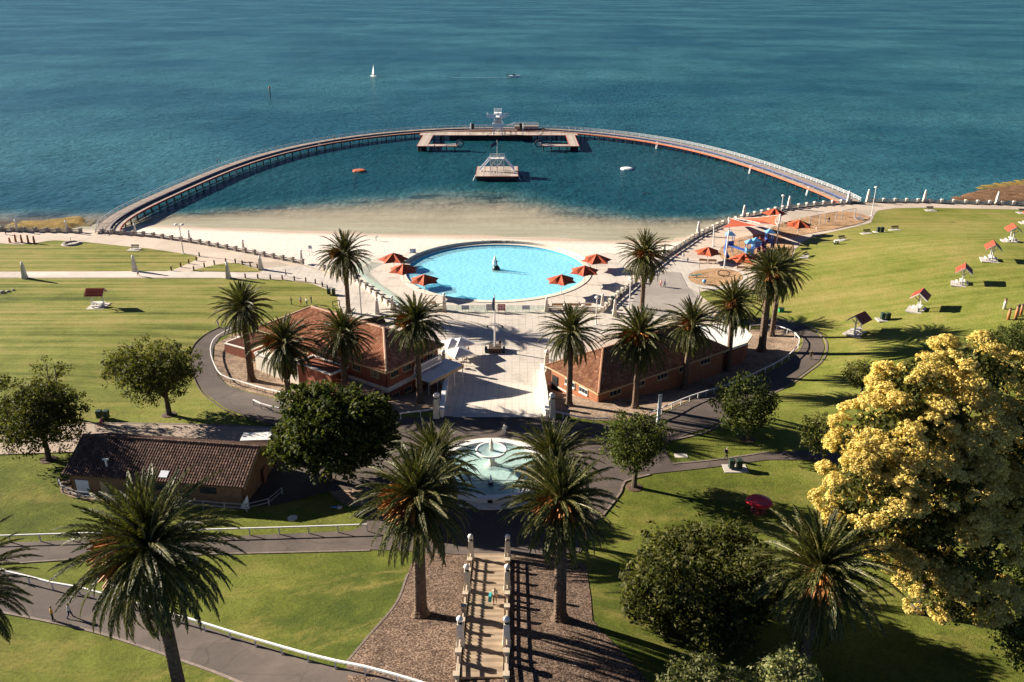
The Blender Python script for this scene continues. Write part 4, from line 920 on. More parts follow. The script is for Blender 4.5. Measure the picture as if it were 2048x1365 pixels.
def frond_mesh(name, length, curl, leaf, n=72, mat=None, dead=False, twist=0.0):
    """a pinnate frond along +X, curling downwards by 'curl' radians towards its tip"""
    m = MB(); segs = 14; pts = [Vector((0, 0, 0))]; ang = 0.0
    for i in range(segs):
        t = (i+0.5)/segs; ang = -curl*t**1.4; pts.append(pts[-1]+Vector((math.cos(ang), 0, math.sin(ang)))*length/segs)
    m.cur = 1; m.tube(pts, [0.075*(1-0.85*i/segs) for i in range(segs+1)], 4, False); m.cur = 0
    def pt(t):
        f = t*segs; i = min(int(f), segs-1); return pts[i].lerp(pts[i+1], f-i), (pts[i+1]-pts[i]).normalized()
    for s_ in (-1, 1):
        for k in range(n):
            t = 0.10+0.90*(k+random.random()*0.5)/n; p, d = pt(min(t, 0.995))
            ll = leaf*(math.sin(math.pi*min(1, t*0.80+0.20))**0.6)*random.uniform(0.85, 1.1)
            up = Vector((-d.z, 0, d.x)); side = Vector((0, s_, 0))
            vv = random.uniform(0.05, 0.85) if not dead else random.uniform(-0.9, -0.3)
            fwd = 0.95+0.6*t
            e = (side*math.cos(vv)+up*math.sin(vv)+d*fwd).normalized()
            q1 = p+e*ll*0.55; q2 = p+(e+Vector((0, 0, -0.28))).normalized()*ll
            w = 0.034+0.018*random.random(); b_ = d*w
            m.add([p-b_, p+b_, q1+b_*0.9, q1-b_*0.9, q2], [(0, 1, 2, 3), (3, 2, 4)])
    return m.mesh(name, [mat or M['frond'], M['rachis'] if not dead else M['deadfrond']])
FR = {'up': [frond_mesh('frond', 4.6, 0.45, 0.58) for _ in range(2)], 'mid': [frond_mesh('frond', 5.5, c, 0.64) for c in (0.75, 0.95, 1.15)],
      'low': [frond_mesh('frond', 5.3, c, 0.62) for c in (0.95, 1.3)], 'dead': [frond_mesh('dry_frond', 4.2, 0.6, 0.6, 26, M['deadfrond'], True)]}
def fruit_mesh():
    m = MB()
    for k in range(90):
        a = random.uniform(-0.55, 0.55); b = random.uniform(-0.5, 0.4); L_ = random.uniform(0.9, 1.7)
        d = Vector((math.cos(a)*math.cos(b), math.sin(a), math.sin(b))).normalized()
        m.tube([Vector((0, 0, 0)), d*L_*0.6, d*L_+Vector((0, 0, -0.35))], [0.028, 0.026, 0.045], 3, False)
    return m.mesh('fruit_cluster', M['fruit'])
FRUIT = fruit_mesh()
TRUNKS = {}
def trunk(parent, top, r0, r1, h):
    rows = int(h/0.16); n = 14; m = MB(); vs = []; fs = []
    for i in range(rows+1):
        t = i/rows; z = h*t; c = Vector((top.x*(t**1.3), top.y*(t**1.3), z))
        r = r0+(r1-r0)*min(1, t*1.6)**0.7
        if t < 0.09: r *= 1+0.55*(1-t/0.09)**1.5
        if t > 0.90: r *= 1+0.55*(t-0.90)/0.10
        for k in range(n):
            a = 2*math.pi*(k+(0.5 if i % 2 else 0))/n; rr = r*(1+(0.085 if (i+k) % 2 else -0.03)+random.uniform(-0.025, 0.025))
            vs.append((c.x+rr*math.cos(a), c.y+rr*math.sin(a), z))
    for i in range(rows):
        for k in range(n):
            k2 = (k+1) % n
            if i % 2: fs += [(i*n+k, (i+1)*n+k2, (i+1)*n+k), (i*n+k, i*n+k2, (i+1)*n+k2)]
            else: fs += [(i*n+k, i*n+k2, (i+1)*n+k), (i*n+k2, (i+1)*n+k2, (i+1)*n+k)]
    fs.append(tuple((rows)*n+k for k in range(n))); m.add(vs, fs)
    return m.build('trunk', M['ptrunk'], parent)
def palm(base, crown, rpx, label, fruit=(), Y=None, nf=104, tr=0.38, dead=8, droop=0.0):
    b = at(*base) if Y is None else None
    if b is None:
        c = zat(crown[0], crown[1], Y); b = Vector((c.x, Y, G(c.x, Y)))
        if base: bx = zat(base[0], base[1], Y).x; b = Vector((bx, Y, G(bx, Y)))
    c = zat(crown[0], crown[1], b.y); h = c.z-b.z
    depth = c.y*cp+(CAMZ-c.z)*sp; r = rpx*depth/FPX; sc = r/4.45; nf = int(nf*1.3)
    t = thing('palm_tree', label, 'palm tree', b, group='date palms')
    top = Vector((c.x-b.x, 0, h)); trunk(t, top, tr*1.15, tr, h)
    sd = random.Random(zlib.crc32(label.encode()))
    ga = 2.39996; droop = droop+sd.uniform(-8, 12); tilt = sd.uniform(-0.07, 0.07)
    az0 = sd.uniform(0, 6.28); tl = sd.uniform(0.02, 0.16); dead = int(dead*sd.uniform(0.6, 2.2))
    for i in range(nf):
        if sd.random() < 0.08: continue
        u = i/(nf-1); el = tl*math.cos(i*ga-az0)+ R(84)-R(134+droop)*u**0.92+sd.uniform(-0.10, 0.10); az = i*ga+sd.uniform(-0.15, 0.15)
        kind = 'up' if el > R(52) else ('mid' if el > R(-2) else 'low')
        o = link('frond', sd.choice(FR[kind]), t)
        s_ = sc*sd.uniform(0.88, 1.08)*(0.92 if el > R(60) else 1.0)
        o.location = (top.x+0.25*math.cos(az)*math.cos(el), top.y+0.25*math.sin(az)*math.cos(el), h+0.1+0.55*math.sin(el))
        o.rotation_euler = Euler((sd.uniform(-0.35, 0.35), -el, az), 'XYZ'); o.scale = (s_, s_, s_)
    for i in range(dead):
        az = i*ga*1.7; o = link('dry_frond', FR['dead'][0], t); o.location = (top.x, top.y, h-0.25)
        o.rotation_euler = Euler((0, R(62)+sd.uniform(-0.15, 0.2), az), 'XYZ'); o.scale = (sc*0.8,)*3
    for az, el in fruit:
        o = link('fruit_cluster', FRUIT, t); o.location = (top.x+0.5*sc*math.cos(az), top.y+0.5*sc*math.sin(az), h+0.5*sc); o.rotation_euler = Euler((0, -el, az), 'XYZ'); o.scale = (1.55*sc,)*3
    return t
PI = math.pi
palm((697, 626), (690, 512), 50, 'lone tall palm left of the pool beside the beach', [(3.6, 0.5)])
palm((1284, 618), (1290, 512), 50, 'lone tall palm right of the pool with a clean trunk', [(4.0, 0.6), (5.4, 0.5)])
palm((1543, 672), (1562, 542), 52, 'rear palm of the leaning pair at the right road bend')
palm((1523, 702), (1540, 552), 54, 'front palm of the leaning pair at the right road bend, with swollen trunk foot', [(4.6, 0.4)], tr=0.55)
palm((1456, 742), (1466, 612), 54, 'palm right of the right building in front of its white roof', [(4.2, 0.6)])
palm((1368, 778), (1384, 652), 56, 'palm at the middle of the right building front', [(4.1, 0.55)])
palm((1270, 816), (1280, 678), 66, 'wide palm with orange fruit before the right building roof', [(4.0, 0.5), (4.7, 0.6), (3.4, 0.4)])
palm((1138, 812), (1142, 668), 58, 'palm beside the right end of the ramp', [])
palm((840, 806), (832, 648), 60, 'palm beside the left end of the ramp with orange fruit', [(3.7, 0.45), (3.2, 0.5)])
palm((690, 800), (687, 672), 56, 'palm in front of the left building roof, between two other palms')
palm((577, 797), (570, 690), 62, 'palm with a large orange fruit cluster left of the left building', [(3.3, 0.5), (3.9, 0.45), (2.8, 0.4)])
palm((503, 762), (486, 618), 54, 'tall palm above the curved garden bed at far left', tr=0.48)
palm((872, 1080), (870, 925), 82, 'palm at the left rim of the round fountain, behind a nearer palm')
palm((842, 1232), (836, 1005), 112, 'palm with bright orange fruit left of the foreground stairway', [(3.4, 0.5), (3.9, 0.6), (2.9, 0.35), (3.7, 0.2), (4.3, 0.4)], nf=118, tr=0.47)
palm((1108, 1085), (1106, 925), 86, 'palm at the right rim of the round fountain, behind a nearer palm')
palm((1120, 1240), (1122, 1010), 104, 'palm with pale old fronds right of the foreground stairway', [(3.9, 0.5), (4.6, 0.35)], nf=112, tr=0.47, dead=14)
palm((372, 1440), (300, 1105), 158, 'largest dark palm in the left foreground by the sloping path', [(3.2, 0.4), (3.7, 0.2)], Y=50, nf=125, tr=0.42)
palm((-80, 1380), (-85, 1180), 125, 'palm cut off by the left picture edge, only frond tips in view', Y=54, nf=100, tr=0.55)
palm((1602, 1345), (1640, 1148), 128, 'palm with pale shaggy trunk in the right foreground', [(4.4, 0.3)], nf=116, tr=0.47, dead=16)

# ------------------------------------------------------------------ broadleaf trees
M['bark'] = surf('tree_bark', (0.10, 0.075, 0.055), (0.05, 0.037, 0.028), 4, 0.95, 0.6)
M['leafA'] = mat_leaf('leaf_mid_green', (0.045, 0.056, 0.015), (0.095, 0.104, 0.028), (0.18, 0.165, 0.058), 0.38)
M['leafB'] = mat_leaf('leaf_dark_green', (0.032, 0.048, 0.013), (0.066, 0.084, 0.022), (0.14, 0.145, 0.046), 0.38)
M['leafC'] = mat_leaf('leaf_olive', (0.040, 0.048, 0.013), (0.082, 0.090, 0.023), (0.16, 0.148, 0.044), 0.38)
M['leafD'] = mat_leaf('leaf_pale_green', (0.13, 0.15, 0.055), (0.20, 0.21, 0.085), (0.30, 0.28, 0.13), 0.3)
M['leafY'] = mat_leaf('yellow_blossom', (0.42, 0.32, 0.075), (0.69, 0.525, 0.15), (0.80, 0.635, 0.23), 0.25, 0.8, 0.05, 0.35)
def leaves(name, clumps, per, size, mat, parent, flat=0.6, seed=1, aspect=0.55, upb=0.35):
    """clumps: (n,4) centre + radius; leaf quads on and inside each clump"""
    r = np.random.default_rng(seed); C = np.repeat(np.array(clumps), per, axis=0); n = len(C)
    d = r.normal(size=(n, 3)); d /= np.linalg.norm(d, axis=1)[:, None]
    rad = C[:, 3]*(0.45+0.6*r.random(n)**0.5); p = C[:, :3]+d*rad[:, None]*np.array([1, 1, flat+0.25])
    nn = d+r.normal(size=(n, 3))*0.55+np.array([0, 0, upb]); nn /= np.linalg.norm(nn, axis=1)[:, None]
    a = np.cross(nn, r.normal(size=(n, 3))); a /= np.linalg.norm(a, axis=1)[:, None]; b = np.cross(nn, a)
    s = size*(0.6+0.8*r.random(n))[:, None]
    V = np.stack([p-a*s, p-b*s*aspect+nn*s*0.15, p+a*s, p+b*s*aspect+nn*s*0.15], 1).reshape(-1, 3)
    me = bpy.data.meshes.new(name); me.vertices.add(4*n); me.vertices.foreach_set('co', V.ravel().astype(np.float32))
    me.loops.add(4*n); me.loops.foreach_set('vertex_index', np.arange(4*n)); me.polygons.add(n); me.polygons.foreach_set('loop_start', np.arange(0, 4*n, 4))
    me.update(); me.validate(); me.materials.append(mat); return link(name, me, parent)
def crown_clumps(blobs, nper, rc, seed, lo=-0.92):
    r = np.random.default_rng(seed); out = []
    for bx, by, bz, rx, ry, rz in blobs:
        k = 0; want = max(4, int(nper*(rx*rz)))
        while k < want:
            d = r.normal(size=3); d /= np.linalg.norm(d)
            if d[2] < lo: continue
            f = 0.72+0.36*r.random()
            out.append((bx+d[0]*rx*f, by+d[1]*ry*f, bz+d[2]*rz*f, rc*(0.6+0.8*r.random()))); k += 1
    return out
def limbs(parent, h, r0, targets, seed):
    rd = random.Random(seed); m = MB()
    m.tube([(0, 0, -0.2), (0.05, 0.02, h*0.35), (rd.uniform(-0.2, 0.2), rd.uniform(-0.2, 0.2), h*0.75)], [r0*1.35, r0, r0*0.75], 9)
    m.build('trunk', M['bark'], parent)
    m = MB()
    for tx, ty, tz in targets:
        a = Vector((0, 0, h*rd.uniform(0.45, 0.75))); b = Vector((tx, ty, tz)); c = a.lerp(b, 0.5)+Vector((rd.uniform(-0.3, 0.3), rd.uniform(-0.3, 0.3), rd.uniform(0, 0.5)))
        m.tube([a, c, b], [r0*0.6, r0*0.35, r0*0.12], 6)
        for q in range(3):
            e = b+Vector((rd.uniform(-1, 1), rd.uniform(-1, 1), rd.uniform(0.1, 1)))*1.2; m.tube([c.lerp(b, 0.5), e], [r0*0.2, r0*0.05], 4)
    m.build('limbs', M['bark'], parent)
def tree(base, top_px, left_px, right_px, label, mat, seed, Y=None, leaf=0.17, per=30, dens=2.2, blobs=None, clear=0.25, name='broadleaf_tree', rc=0.75, group='park trees', nb=9, soil=True):
    rd = random.Random(seed)
    b = at(*base) if Y is None else Vector((zat(base[0], base[1], Y).x, Y, 0))
    if Y: b.z = G(b.x, Y)
    t_ = zat(*top_px, b.y); H = t_.z-b.z; depth = b.y*cp+(CAMZ-b.z-H/2)*sp; wid = (right_px-left_px)*depth/FPX
    cx = ((left_px+right_px)/2-1024)*depth/FPX-b.x
    t = thing(name, label, 'tree', b, group=group)
    if blobs is None:
        blobs = []; zc = H*(1+clear)/2; rz = H*(1-clear)/2; rx = wid/2
        blobs.append((cx, 0, zc, rx*0.80, rx*0.80, rz*0.86)); blobs.append((cx, 0, zc, rx*0.5, rx*0.5, rz*0.55))
        for i in range(nb):
            a = i*2.4+rd.random(); zf = rd.uniform(-0.62, 0.72); rr = math.sqrt(max(0.05, 1-zf*zf)); s_ = rd.uniform(0.26, 0.44)
            blobs.append((cx+math.cos(a)*rx*rr*0.70, math.sin(a)*rx*rr*0.62, zc+zf*rz*0.80, rx*s_, rx*s_, rx*s_*0.85))
    cl = crown_clumps(blobs, dens*2.6, rc, seed)
    leaves('crown', cl, per, leaf, mat, t, seed=seed)
    limbs(t, H*max(clear, 0.2)+H*0.25, max(0.14, H*0.028), [(x*0.75, y*0.75, z) for x, y, z, *_ in blobs], seed)
    if soil:
        m = MB(); m.lathe([(1.05, -0.15), (1.0, 0.06), (0.5, 0.12), (0.1, 0.14)], 14); m.build('soil_ring', M['soil'], t)
    return t
tree((338, 830), (310, 674), 222, 390, 'round dark tree on the left lawn with a soil ring at its foot', M['leafC'], 11, dens=3.2, clear=0.12, nb=12)
tree((98, 920), (60, 765), -28, 165, 'broad tree left of the dark tiled building', M['leafC'], 12, dens=3.0, clear=0.06, nb=12)
tree((112, 830), (92, 712), 62, 142, 'slender sparse young tree behind the broad left tree', M['leafC'], 13, dens=1.3, per=15, nb=7, rc=0.6, clear=0.3)
tree((658, 962), (668, 768), 545, 785, 'large dense dark tree between the dark tiled building and the fountain', M['leafB'], 14, dens=3.2, clear=0.1, nb=14, leaf=0.26)
tree((1268, 975), (1265, 822), 1200, 1335, 'small tree beside the road bend right of the fountain', M['leafB'], 15, dens=3.2, clear=0.2)
tree((1495, 880), (1497, 747), 1425, 1555, 'dark round tree between the right ring road and the side path', M['leafB'], 16, dens=3.0, clear=0.12)
tree((1645, 928), (1640, 824), 1598, 1682, 'small olive tree at the left side of the yellow tree', M['leafC'], 17, dens=2.4, per=20, clear=0.15)
tree((1722, 792), (1726, 716), 1688, 1764, 'low shrubby tree on the right lawn above the yellow tree', M['leafC'], 18, dens=2.4, clear=0.08, soil=False)
tree((2020, 745), (2015, 640), 1968, 2075, 'dark tree at the right picture edge behind the yellow tree', M['leafB'], 19, dens=3.0, clear=0.05, soil=False)
tree((1410, 1420), (1410, 1082), 1258, 1570, 'huge dense dark tree at the bottom right of the stairway', M['leafA'], 20, Y=61, dens=3.6, clear=0.02, nb=20, leaf=0.19, per=30, soil=False, rc=0.7)
tree((1395, 1440), (1400, 1318), 1320, 1475, 'pale green feathery shrub at the bottom edge, the left of two', M['leafD'], 21, Y=47.5, dens=4.0, clear=0.0, leaf=0.14, per=34, soil=False, rc=0.6, name='feathery_shrub', group='feathery shrubs')
tree((1565, 1440), (1560, 1296), 1495, 1640, 'pale green feathery shrub at the bottom edge, the right of two', M['leafD'], 22, Y=48, dens=4.0, clear=0.0, leaf=0.14, per=34, soil=False, rc=0.6, name='feathery_shrub', group='feathery shrubs')
tree((2060, 1420), (2050, 1235), 2000, 2130, 'dark tree cut off at the bottom right corner', M['leafB'], 23, Y=56, dens=3.0, clear=0.05, soil=False)
tree((2090, 1230), (2085, 1060), 2010, 2170, 'dark tree cut off at the right edge below the yellow tree', M['leafB'], 24, dens=2.6, clear=0.1, soil=False)
# the yellow flowering tree: rounded blossom clumps over dark leaves
yb = at(1835, 1222); Yt = thing('flowering_tree', 'huge tree covered in golden yellow blossom clumps at the right', 'tree', yb)
def ypt(px_, py_, dy=0.0): p = zat(px_, py_, yb.y+dy); return p-yb
ybl = []
for (x, y, r_px, dy) in ((1905, 755, 80, 3), (1810, 795, 80, 0), (1990, 780, 85, 6), (1755, 885, 90, -3), (1860, 880, 100, -1), (1975, 895, 105, 2), (1715, 985, 82, -5), (1830, 985, 105, -4), (1945, 1010, 110, -1), (2050, 900, 100, 6), (1890, 1095, 90, -4), (1690, 1050, 55, -5), (1850, 1180, 70, -5), (1925, 1180, 66, -4), (2050, 1040, 95, 2), (1780, 1110, 52, -5)):
    x += 28; p = ypt(x, y, dy); k = r_px*(yb.y*cp+40*sp)/FPX; ybl.append((p.x, p.y, p.z, k, k*1.0, k*0.92))
rd = np.random.default_rng(5); ycl = []; dcl = []
for bx, by, bz, rx, ry, rz in ybl:
    for k in range(int(3.0*rx*rz)):
        d = rd.normal(size=3); d /= np.linalg.norm(d)
        if d[2] < -0.45: continue
        f = 0.86+0.22*rd.random(); c = np.array([bx+d[0]*rx*f, by+d[1]*ry*f, bz+d[2]*rz*f]); R0 = 0.6+0.65*rd.random()
        for q in range(int(20*R0*R0)+6):
            e = rd.normal(size=3)+d*0.9+np.array([0, 0, 0.5]); e /= np.linalg.norm(e); pq = c+e*R0*np.array([1, 1, 0.62])*(0.85+0.2*rd.random())
            ycl.append((pq[0], pq[1], pq[2], 0.20+0.14*rd.random()))
    for k in range(int(5.0*rx*rz)):
        d = rd.normal(size=3); d /= np.linalg.norm(d); f = 0.5+0.4*rd.random(); dcl.append((bx+d[0]*rx*f, by+d[1]*ry*f, bz+d[2]*rz*f, 0.9))
leaves('blossom', ycl, 34, 0.082, M['leafY'], Yt, flat=0.55, seed=31, aspect=0.8, upb=0.9)
leaves('crown', dcl, 30, 0.22, M['leafC'], Yt, seed=32)
limbs(Yt, 6.0, 0.55, [(x*0.8, y*0.8, z*0.9) for x, y, z, *_ in ybl], 33)

# ------------------------------------------------------------------ buildings
def tiles(P, n0, eave_dir, up_dir, mat, name, parent, tw=0.30, th=0.36):
    """P: polygon (3-D, planar) of one roof slope; separate curved tiles laid in rows"""
    o = P[0]; e = eave_dir.normalized(); u = up_dir.normalized(); nrm = e.cross(u).normalized()
    if nrm.z < 0: nrm = -nrm
    q = [((p-o).dot(e), (p-o).dot(u)) for p in P]; xs_ = [a for a, b in q]; ys_ = [b for a, b in q]
    m = MB(); rows = int((max(ys_)-min(ys_))/th)+1; cols = int((max(xs_)-min(xs_))/tw)+1
    ii, jj = np.meshgrid(np.arange(cols), np.arange(rows)); X = min(xs_)+(ii+0.5)*tw; Y_ = min(ys_)+(jj+0.5)*th
    ok = inside(q, X.ravel(), Y_.ravel())
    prof = [(-0.5, 0.01), (-0.28, 0.075), (0.05, 0.085), (0.28, 0.03), (0.5, 0.01)]
    for x, y, k in zip(X.ravel(), Y_.ravel(), ok):
        if not k: continue
        vs = []; l0 = random.uniform(0.025, 0.055)
        for yy, l in ((-0.52*th, l0), (0.56*th, 0.0)):
            for px_, hz in prof: vs.append(o+e*(x+px_*tw)+u*(y+yy)+nrm*(hz+l))
        n = len(prof); lo = [o+e*(x+a*tw)+u*(y-0.52*th)+nrm*(-0.01) for a in (-0.5, 0.5)]
        vs += lo
        m.add(vs, [(i, i+1, n+i+1, n+i) for i in range(n-1)]+[(2*n, 2*n+1, n-1, 3, 2, 1, 0)])
    return stuff(m.build(name, mat, parent))
def ridge_caps(parent, a, b, mat, r=0.17):
    m = MB(); a = Vector(a); b = Vector(b); n = max(2, int((b-a).length/0.42))
    for i in range(n):
        p = a.lerp(b, i/n); q = a.lerp(b, (i+1.05)/n); m.tube([p, q], [r*1.08, r*0.94], 6, True)
    return stuff(m.build('ridge_caps', mat, parent))
def window(parent, c, along, w, h, frame, glass, sill=True, mull=2, out=None):
    """c centre bottom, along unit dir, set proud along out"""
    t = 0.06; o = out
    f = MB(); A = c-along*(w/2); B = c+along*(w/2); up = Vector((0, 0, 1))
    for p, q in ((A, B), (A+up*h, B+up*h), (A, A+up*h), (B, B+up*h)): f.bar(p+o*0.04, q+o*0.04, 0.10, 0.10)
    for k in range(1, mull): p = A.lerp(B, k/mull); f.bar(p+o*0.04, p+up*h+o*0.04, 0.06, 0.06)
    W_ = f.build('window', frame, parent)
    g = MB(); g.add([A+o*0.02, B+o*0.02, B+up*h+o*0.02, A+up*h+o*0.02], [(0, 1, 2, 3)]); g.build('pane', glass, W_)
    if sill: s_ = MB(); s_.bar(A+o*0.1-up*0.1, B+o*0.1-up*0.1, 0.22, 0.10); s_.build('sill', frame, W_)
def wallquad(m, a, b, z0, z1, out, th=0.25):
    m.slab([(a.x, a.y, z1), (b.x, b.y, z1), (b.x-out.x*th, b.y-out.y*th, z1), (a.x-out.x*th, a.y-out.y*th, z1)], z1-z0)
def hip_building(label, near, ax, length, width, zb, ze, zr, tmat, wmat, side, cat='building', over=0.7, capmat=None):
    """near: plan corner closest to camera; ax: unit axis; the end wall runs from near by perp*width"""
    pr = Vector((-ax.y, ax.x, 0)); pr = pr if pr.y > 0 else -pr
    n = Vector((near[0], near[1], 0)); t = thing('pavilion', label, cat, (0, 0, 0))
    c = [n, n+ax*length, n+ax*length+pr*width, n+pr*width]
    cen = sum(c, Vector())/4
    walls = []
    for i in range(4):
        a, b = c[i], c[(i+1) % 4]; mid = (a+b)/2; out = (mid-cen); d = (b-a).normalized(); out = out-d*out.dot(d); out.normalize()
        m = MB(); wallquad(m, a, b, zb, ze, out); m.build('wall', wmat, t); walls.append((a, b, d, out))
    e = [n-ax*over-pr*over, n+ax*(length+over)-pr*over, n+ax*(length+over)+pr*(width+over), n-ax*over+pr*(width+over)]
    hw = width/2+over
    r0 = n+ax*(hw-over)+pr*width/2; r1 = n+ax*(length-hw+over)+pr*width/2
    E = [Vector((p.x, p.y, ze-0.05)) for p in e]; r0 = Vector((r0.x, r0.y, zr)); r1 = Vector((r1.x, r1.y, zr))
    rf = MB(); rf.add([E[0], E[1], E[2], E[3], r0, r1], [(0, 1, 5, 4), (1, 2, 5), (2, 3, 4, 5), (3, 0, 4), (3, 2, 1, 0)]); roof = rf.build('roof', M['darkwood'], t)
    def slope(p, q, poly):
        d = (q-p).normalized(); mid = (r0+r1)/2; u = (mid-p); u = u-d*u.dot(d); 
        top = r0 if abs((r0-p).dot(d)) < 1e9 else r1
        pp = (top-p); u = pp-d*pp.dot(d); tiles(poly, None, d, u, tmat, 'tiles', roof)
    slope(E[0], E[1], [E[0], E[1], r1, r0])
    d = (E[3]-E[0]).normalized(); u = (r0-E[0]); u = u-d*u.dot(d); tiles([E[0], E[3], r0], None, d, u, tmat, 'tiles', roof)
    d = (E[2]-E[3]).normalized(); u = (r0-E[3]); u = u-d*u.dot(d); tiles([E[3], E[2], r1, r0], None, d, u, tmat, 'tiles', roof)
    d = (E[2]-E[1]).normalized(); u = (r1-E[1]); u = u-d*u.dot(d); tiles([E[1], E[2], r1], None, d, u, tmat, 'tiles', roof)
    cm = capmat or tmat; up = Vector((0, 0, 0.07))
    for a, b in ((r0, r1), (E[0], r0), (E[3], r0), (E[1], r1), (E[2], r1)): ridge_caps(roof, a+up, b+up, cm)
    m = MB()
    for i in range(4): m.bar(E[i]+Vector((0, 0, -0.08)), E[(i+1) % 4]+Vector((0, 0, -0.08)), 0.14, 0.2)
    m.build('gutter', M['cream'], roof)
    return t, walls, c, pr
a36 = R(36); axR = Vector((math.cos(a36), math.sin(a36), 0)); axL = Vector((-math.cos(a36), math.sin(a36), 0))
capm = surf('pale_ridge_tiles', (0.55, 0.38, 0.27), (0.42, 0.27, 0.18), 3, 0.85)
# right pavilion: single storey
BR, wr, cr, prR = hip_building('long single-storey brick pavilion with tiled roof right of the ramp', (12.4, 110.6), axR, 26.5, 11.0, -0.3, 4.2, 7.5, M['tile_or'], M['brickor'], 1, 'building', 0.6, surf('tan_ridge_tiles', (0.42, 0.22, 0.13), None, 3, 0.85))
a, b, d, o = wr[3]      # end wall facing the ramp
for k, tt in enumerate((0.42, 0.72)): pass
L_ = (b-a).length
for f_, w_ in ((0.70, 1.9), (0.42, 2.2)):
    window(BR, a+d*L_*f_+Vector((0, 0, 2.6)), d, w_, 0.8, M['white'], M['glass'], True, 3, o)
m = MB(); p = a+d*L_*0.10+o*0.05; m.box(p.x, p.y, 0.3, 1.3, 0.12, 2.6, math.atan2(d.y, d.x)); m.build('doorway', M['black'], BR)
m = MB(); m.bar(a-o*0.0+Vector((0, 0, 1.3))+o*0.02, b+Vector((0, 0, 1.3))+o*0.02, 0.10, 0.22); m.build('base_course', M['wash'], BR)
a, b, d, o = wr[0]
for f_ in (0.12, 0.30, 0.48, 0.66, 0.84): window(BR, a+d*(b-a).length*f_+Vector((0, 0, 2.7)), d, 2.2, 0.8, M['cream'], M['glass'], True, 3, o)
m = MB(); nR = Vector((12.4, 110.6, 0))
fl = [nR+axR*26.7+prR*0.5, nR+axR*32+prR*0.5, nR+axR*35+prR*2.0, nR+axR*36.4+prR*4.6, nR+axR*35.6+prR*7.4, nR+axR*33+prR*9.6, nR+axR*26.7+prR*10.2]
m.prism(fl[::1], -0.3, 3.3); m.build('rounded_wing_wall', M['brick'], BR)
cc = sum(fl, Vector())/len(fl); m = MB(); m.prism([cc+(p-cc)*1.07+axR*0.35 for p in fl], 3.3, 3.55); m.build('flat_roof', M['white'], BR)
m = MB(); ff = [cc+(p-cc)*1.06+axR*0.35 for p in fl]
for i in range(len(ff)): q = ff[(i+1) % len(ff)]; m.bar(ff[i]+Vector((0, 0, 3.62)), q+Vector((0, 0, 3.62)), 0.25, 0.25)
m.build('parapet', M['wash'], BR)
# left pavilion: two storeys
BLn = (-18.7+0.5, 113.2)
BL, wl, cl_, prL = hip_building('two-storey red brick pavilion with terracotta hipped roof left of the ramp', BLn, axL, 27.5, 11.4, -0.4, 6.4, 9.6, M['tile_red'], M['brick'], -1, 'building', 0.75, capm)
for wi in (0, 3):
    a, b, d, o = wl[wi]
    m = MB(); m.bar(a+o*0.06+Vector((0, 0, 3.1)), b+o*0.06+Vector((0, 0, 3.1)), 0.16, 0.75); m.build('rendered_band', M['wash'], BL)
    Lw = (b-a).length; n_ = 4 if wi == 3 else 7
    for k in range(n_):
        f_ = (k+0.6)/(n_+0.2)
        window(BL, a+d*Lw*f_+Vector((0, 0, 4.7)), d, 1.7, 0.9, M['cream'], M['glass'], True, 3, o)
        window(BL, a+d*Lw*f_+Vector((0, 0, 1.2)), d, 1.5, 0.8, M['cream'], M['glass'], True, 3, o)
nL = Vector((BLn[0], BLn[1], 0)); outF = -prL; endO = -axL
# front wing (left-front side), flat roof with parapet, and a balcony by the near corner
def wing(u0, u1, v0, v1, zb, zt, name, mat, capn=None):
    q = [nL+axL*u0+outF*v0, nL+axL*u1+outF*v0, nL+axL*u1+outF*v1, nL+axL*u0+outF*v1]
    m = MB(); m.prism(q if (q[1]-q[0]).cross(q[2]-q[1]).z > 0 else q[::-1], zb, zt); m.build(name, mat, BL)
    if capn:
        m = MB()
        for i in range(4): m.bar(q[i]+Vector((0, 0, zt+0.1)), q[(i+1) % 4]+Vector((0, 0, zt+0.1)), 0.35, 0.22)
        m.build(capn, M['white'], BL)
    return q
wing(8.0, 15.5, 0.02, 3.4, -0.2, 4.6, 'front_wing', M['brick'], 'parapet')
wing(15.6, 27, 0.02, 2.4, -0.2, 2.9, 'low_wing', M['wash'], 'parapet')
wing(0.3, 7.8, 0.02, 3.0, 2.7, 2.95, 'balcony', M['timber'])
m = MB(); q = [nL+axL*0.4+outF*2.9, nL+axL*7.6+outF*2.9]
for z in (3.5, 4.0): m.bar(q[0]+Vector((0, 0, z)), q[1]+Vector((0, 0, z)), 0.08)
for k in range(7): p = q[0].lerp(q[1], k/6); m.bar(p+Vector((0, 0, 2.9)), p+Vector((0, 0, 4.0)), 0.09)
m.bar(nL+axL*0.4+outF*0.1+Vector((0, 0, 4.0)), q[0]+Vector((0, 0, 4.0)), 0.08); m.build('balcony_railing', M['carved'], BL)
m = MB()
for k in (0.0, 0.5, 1.0): p = q[0].lerp(q[1], k); m.bar(p+Vector((0, 0, -0.2)), p+Vector((0, 0, 2.7)), 0.25)
m.build('balcony_post', M['cream'], BL)
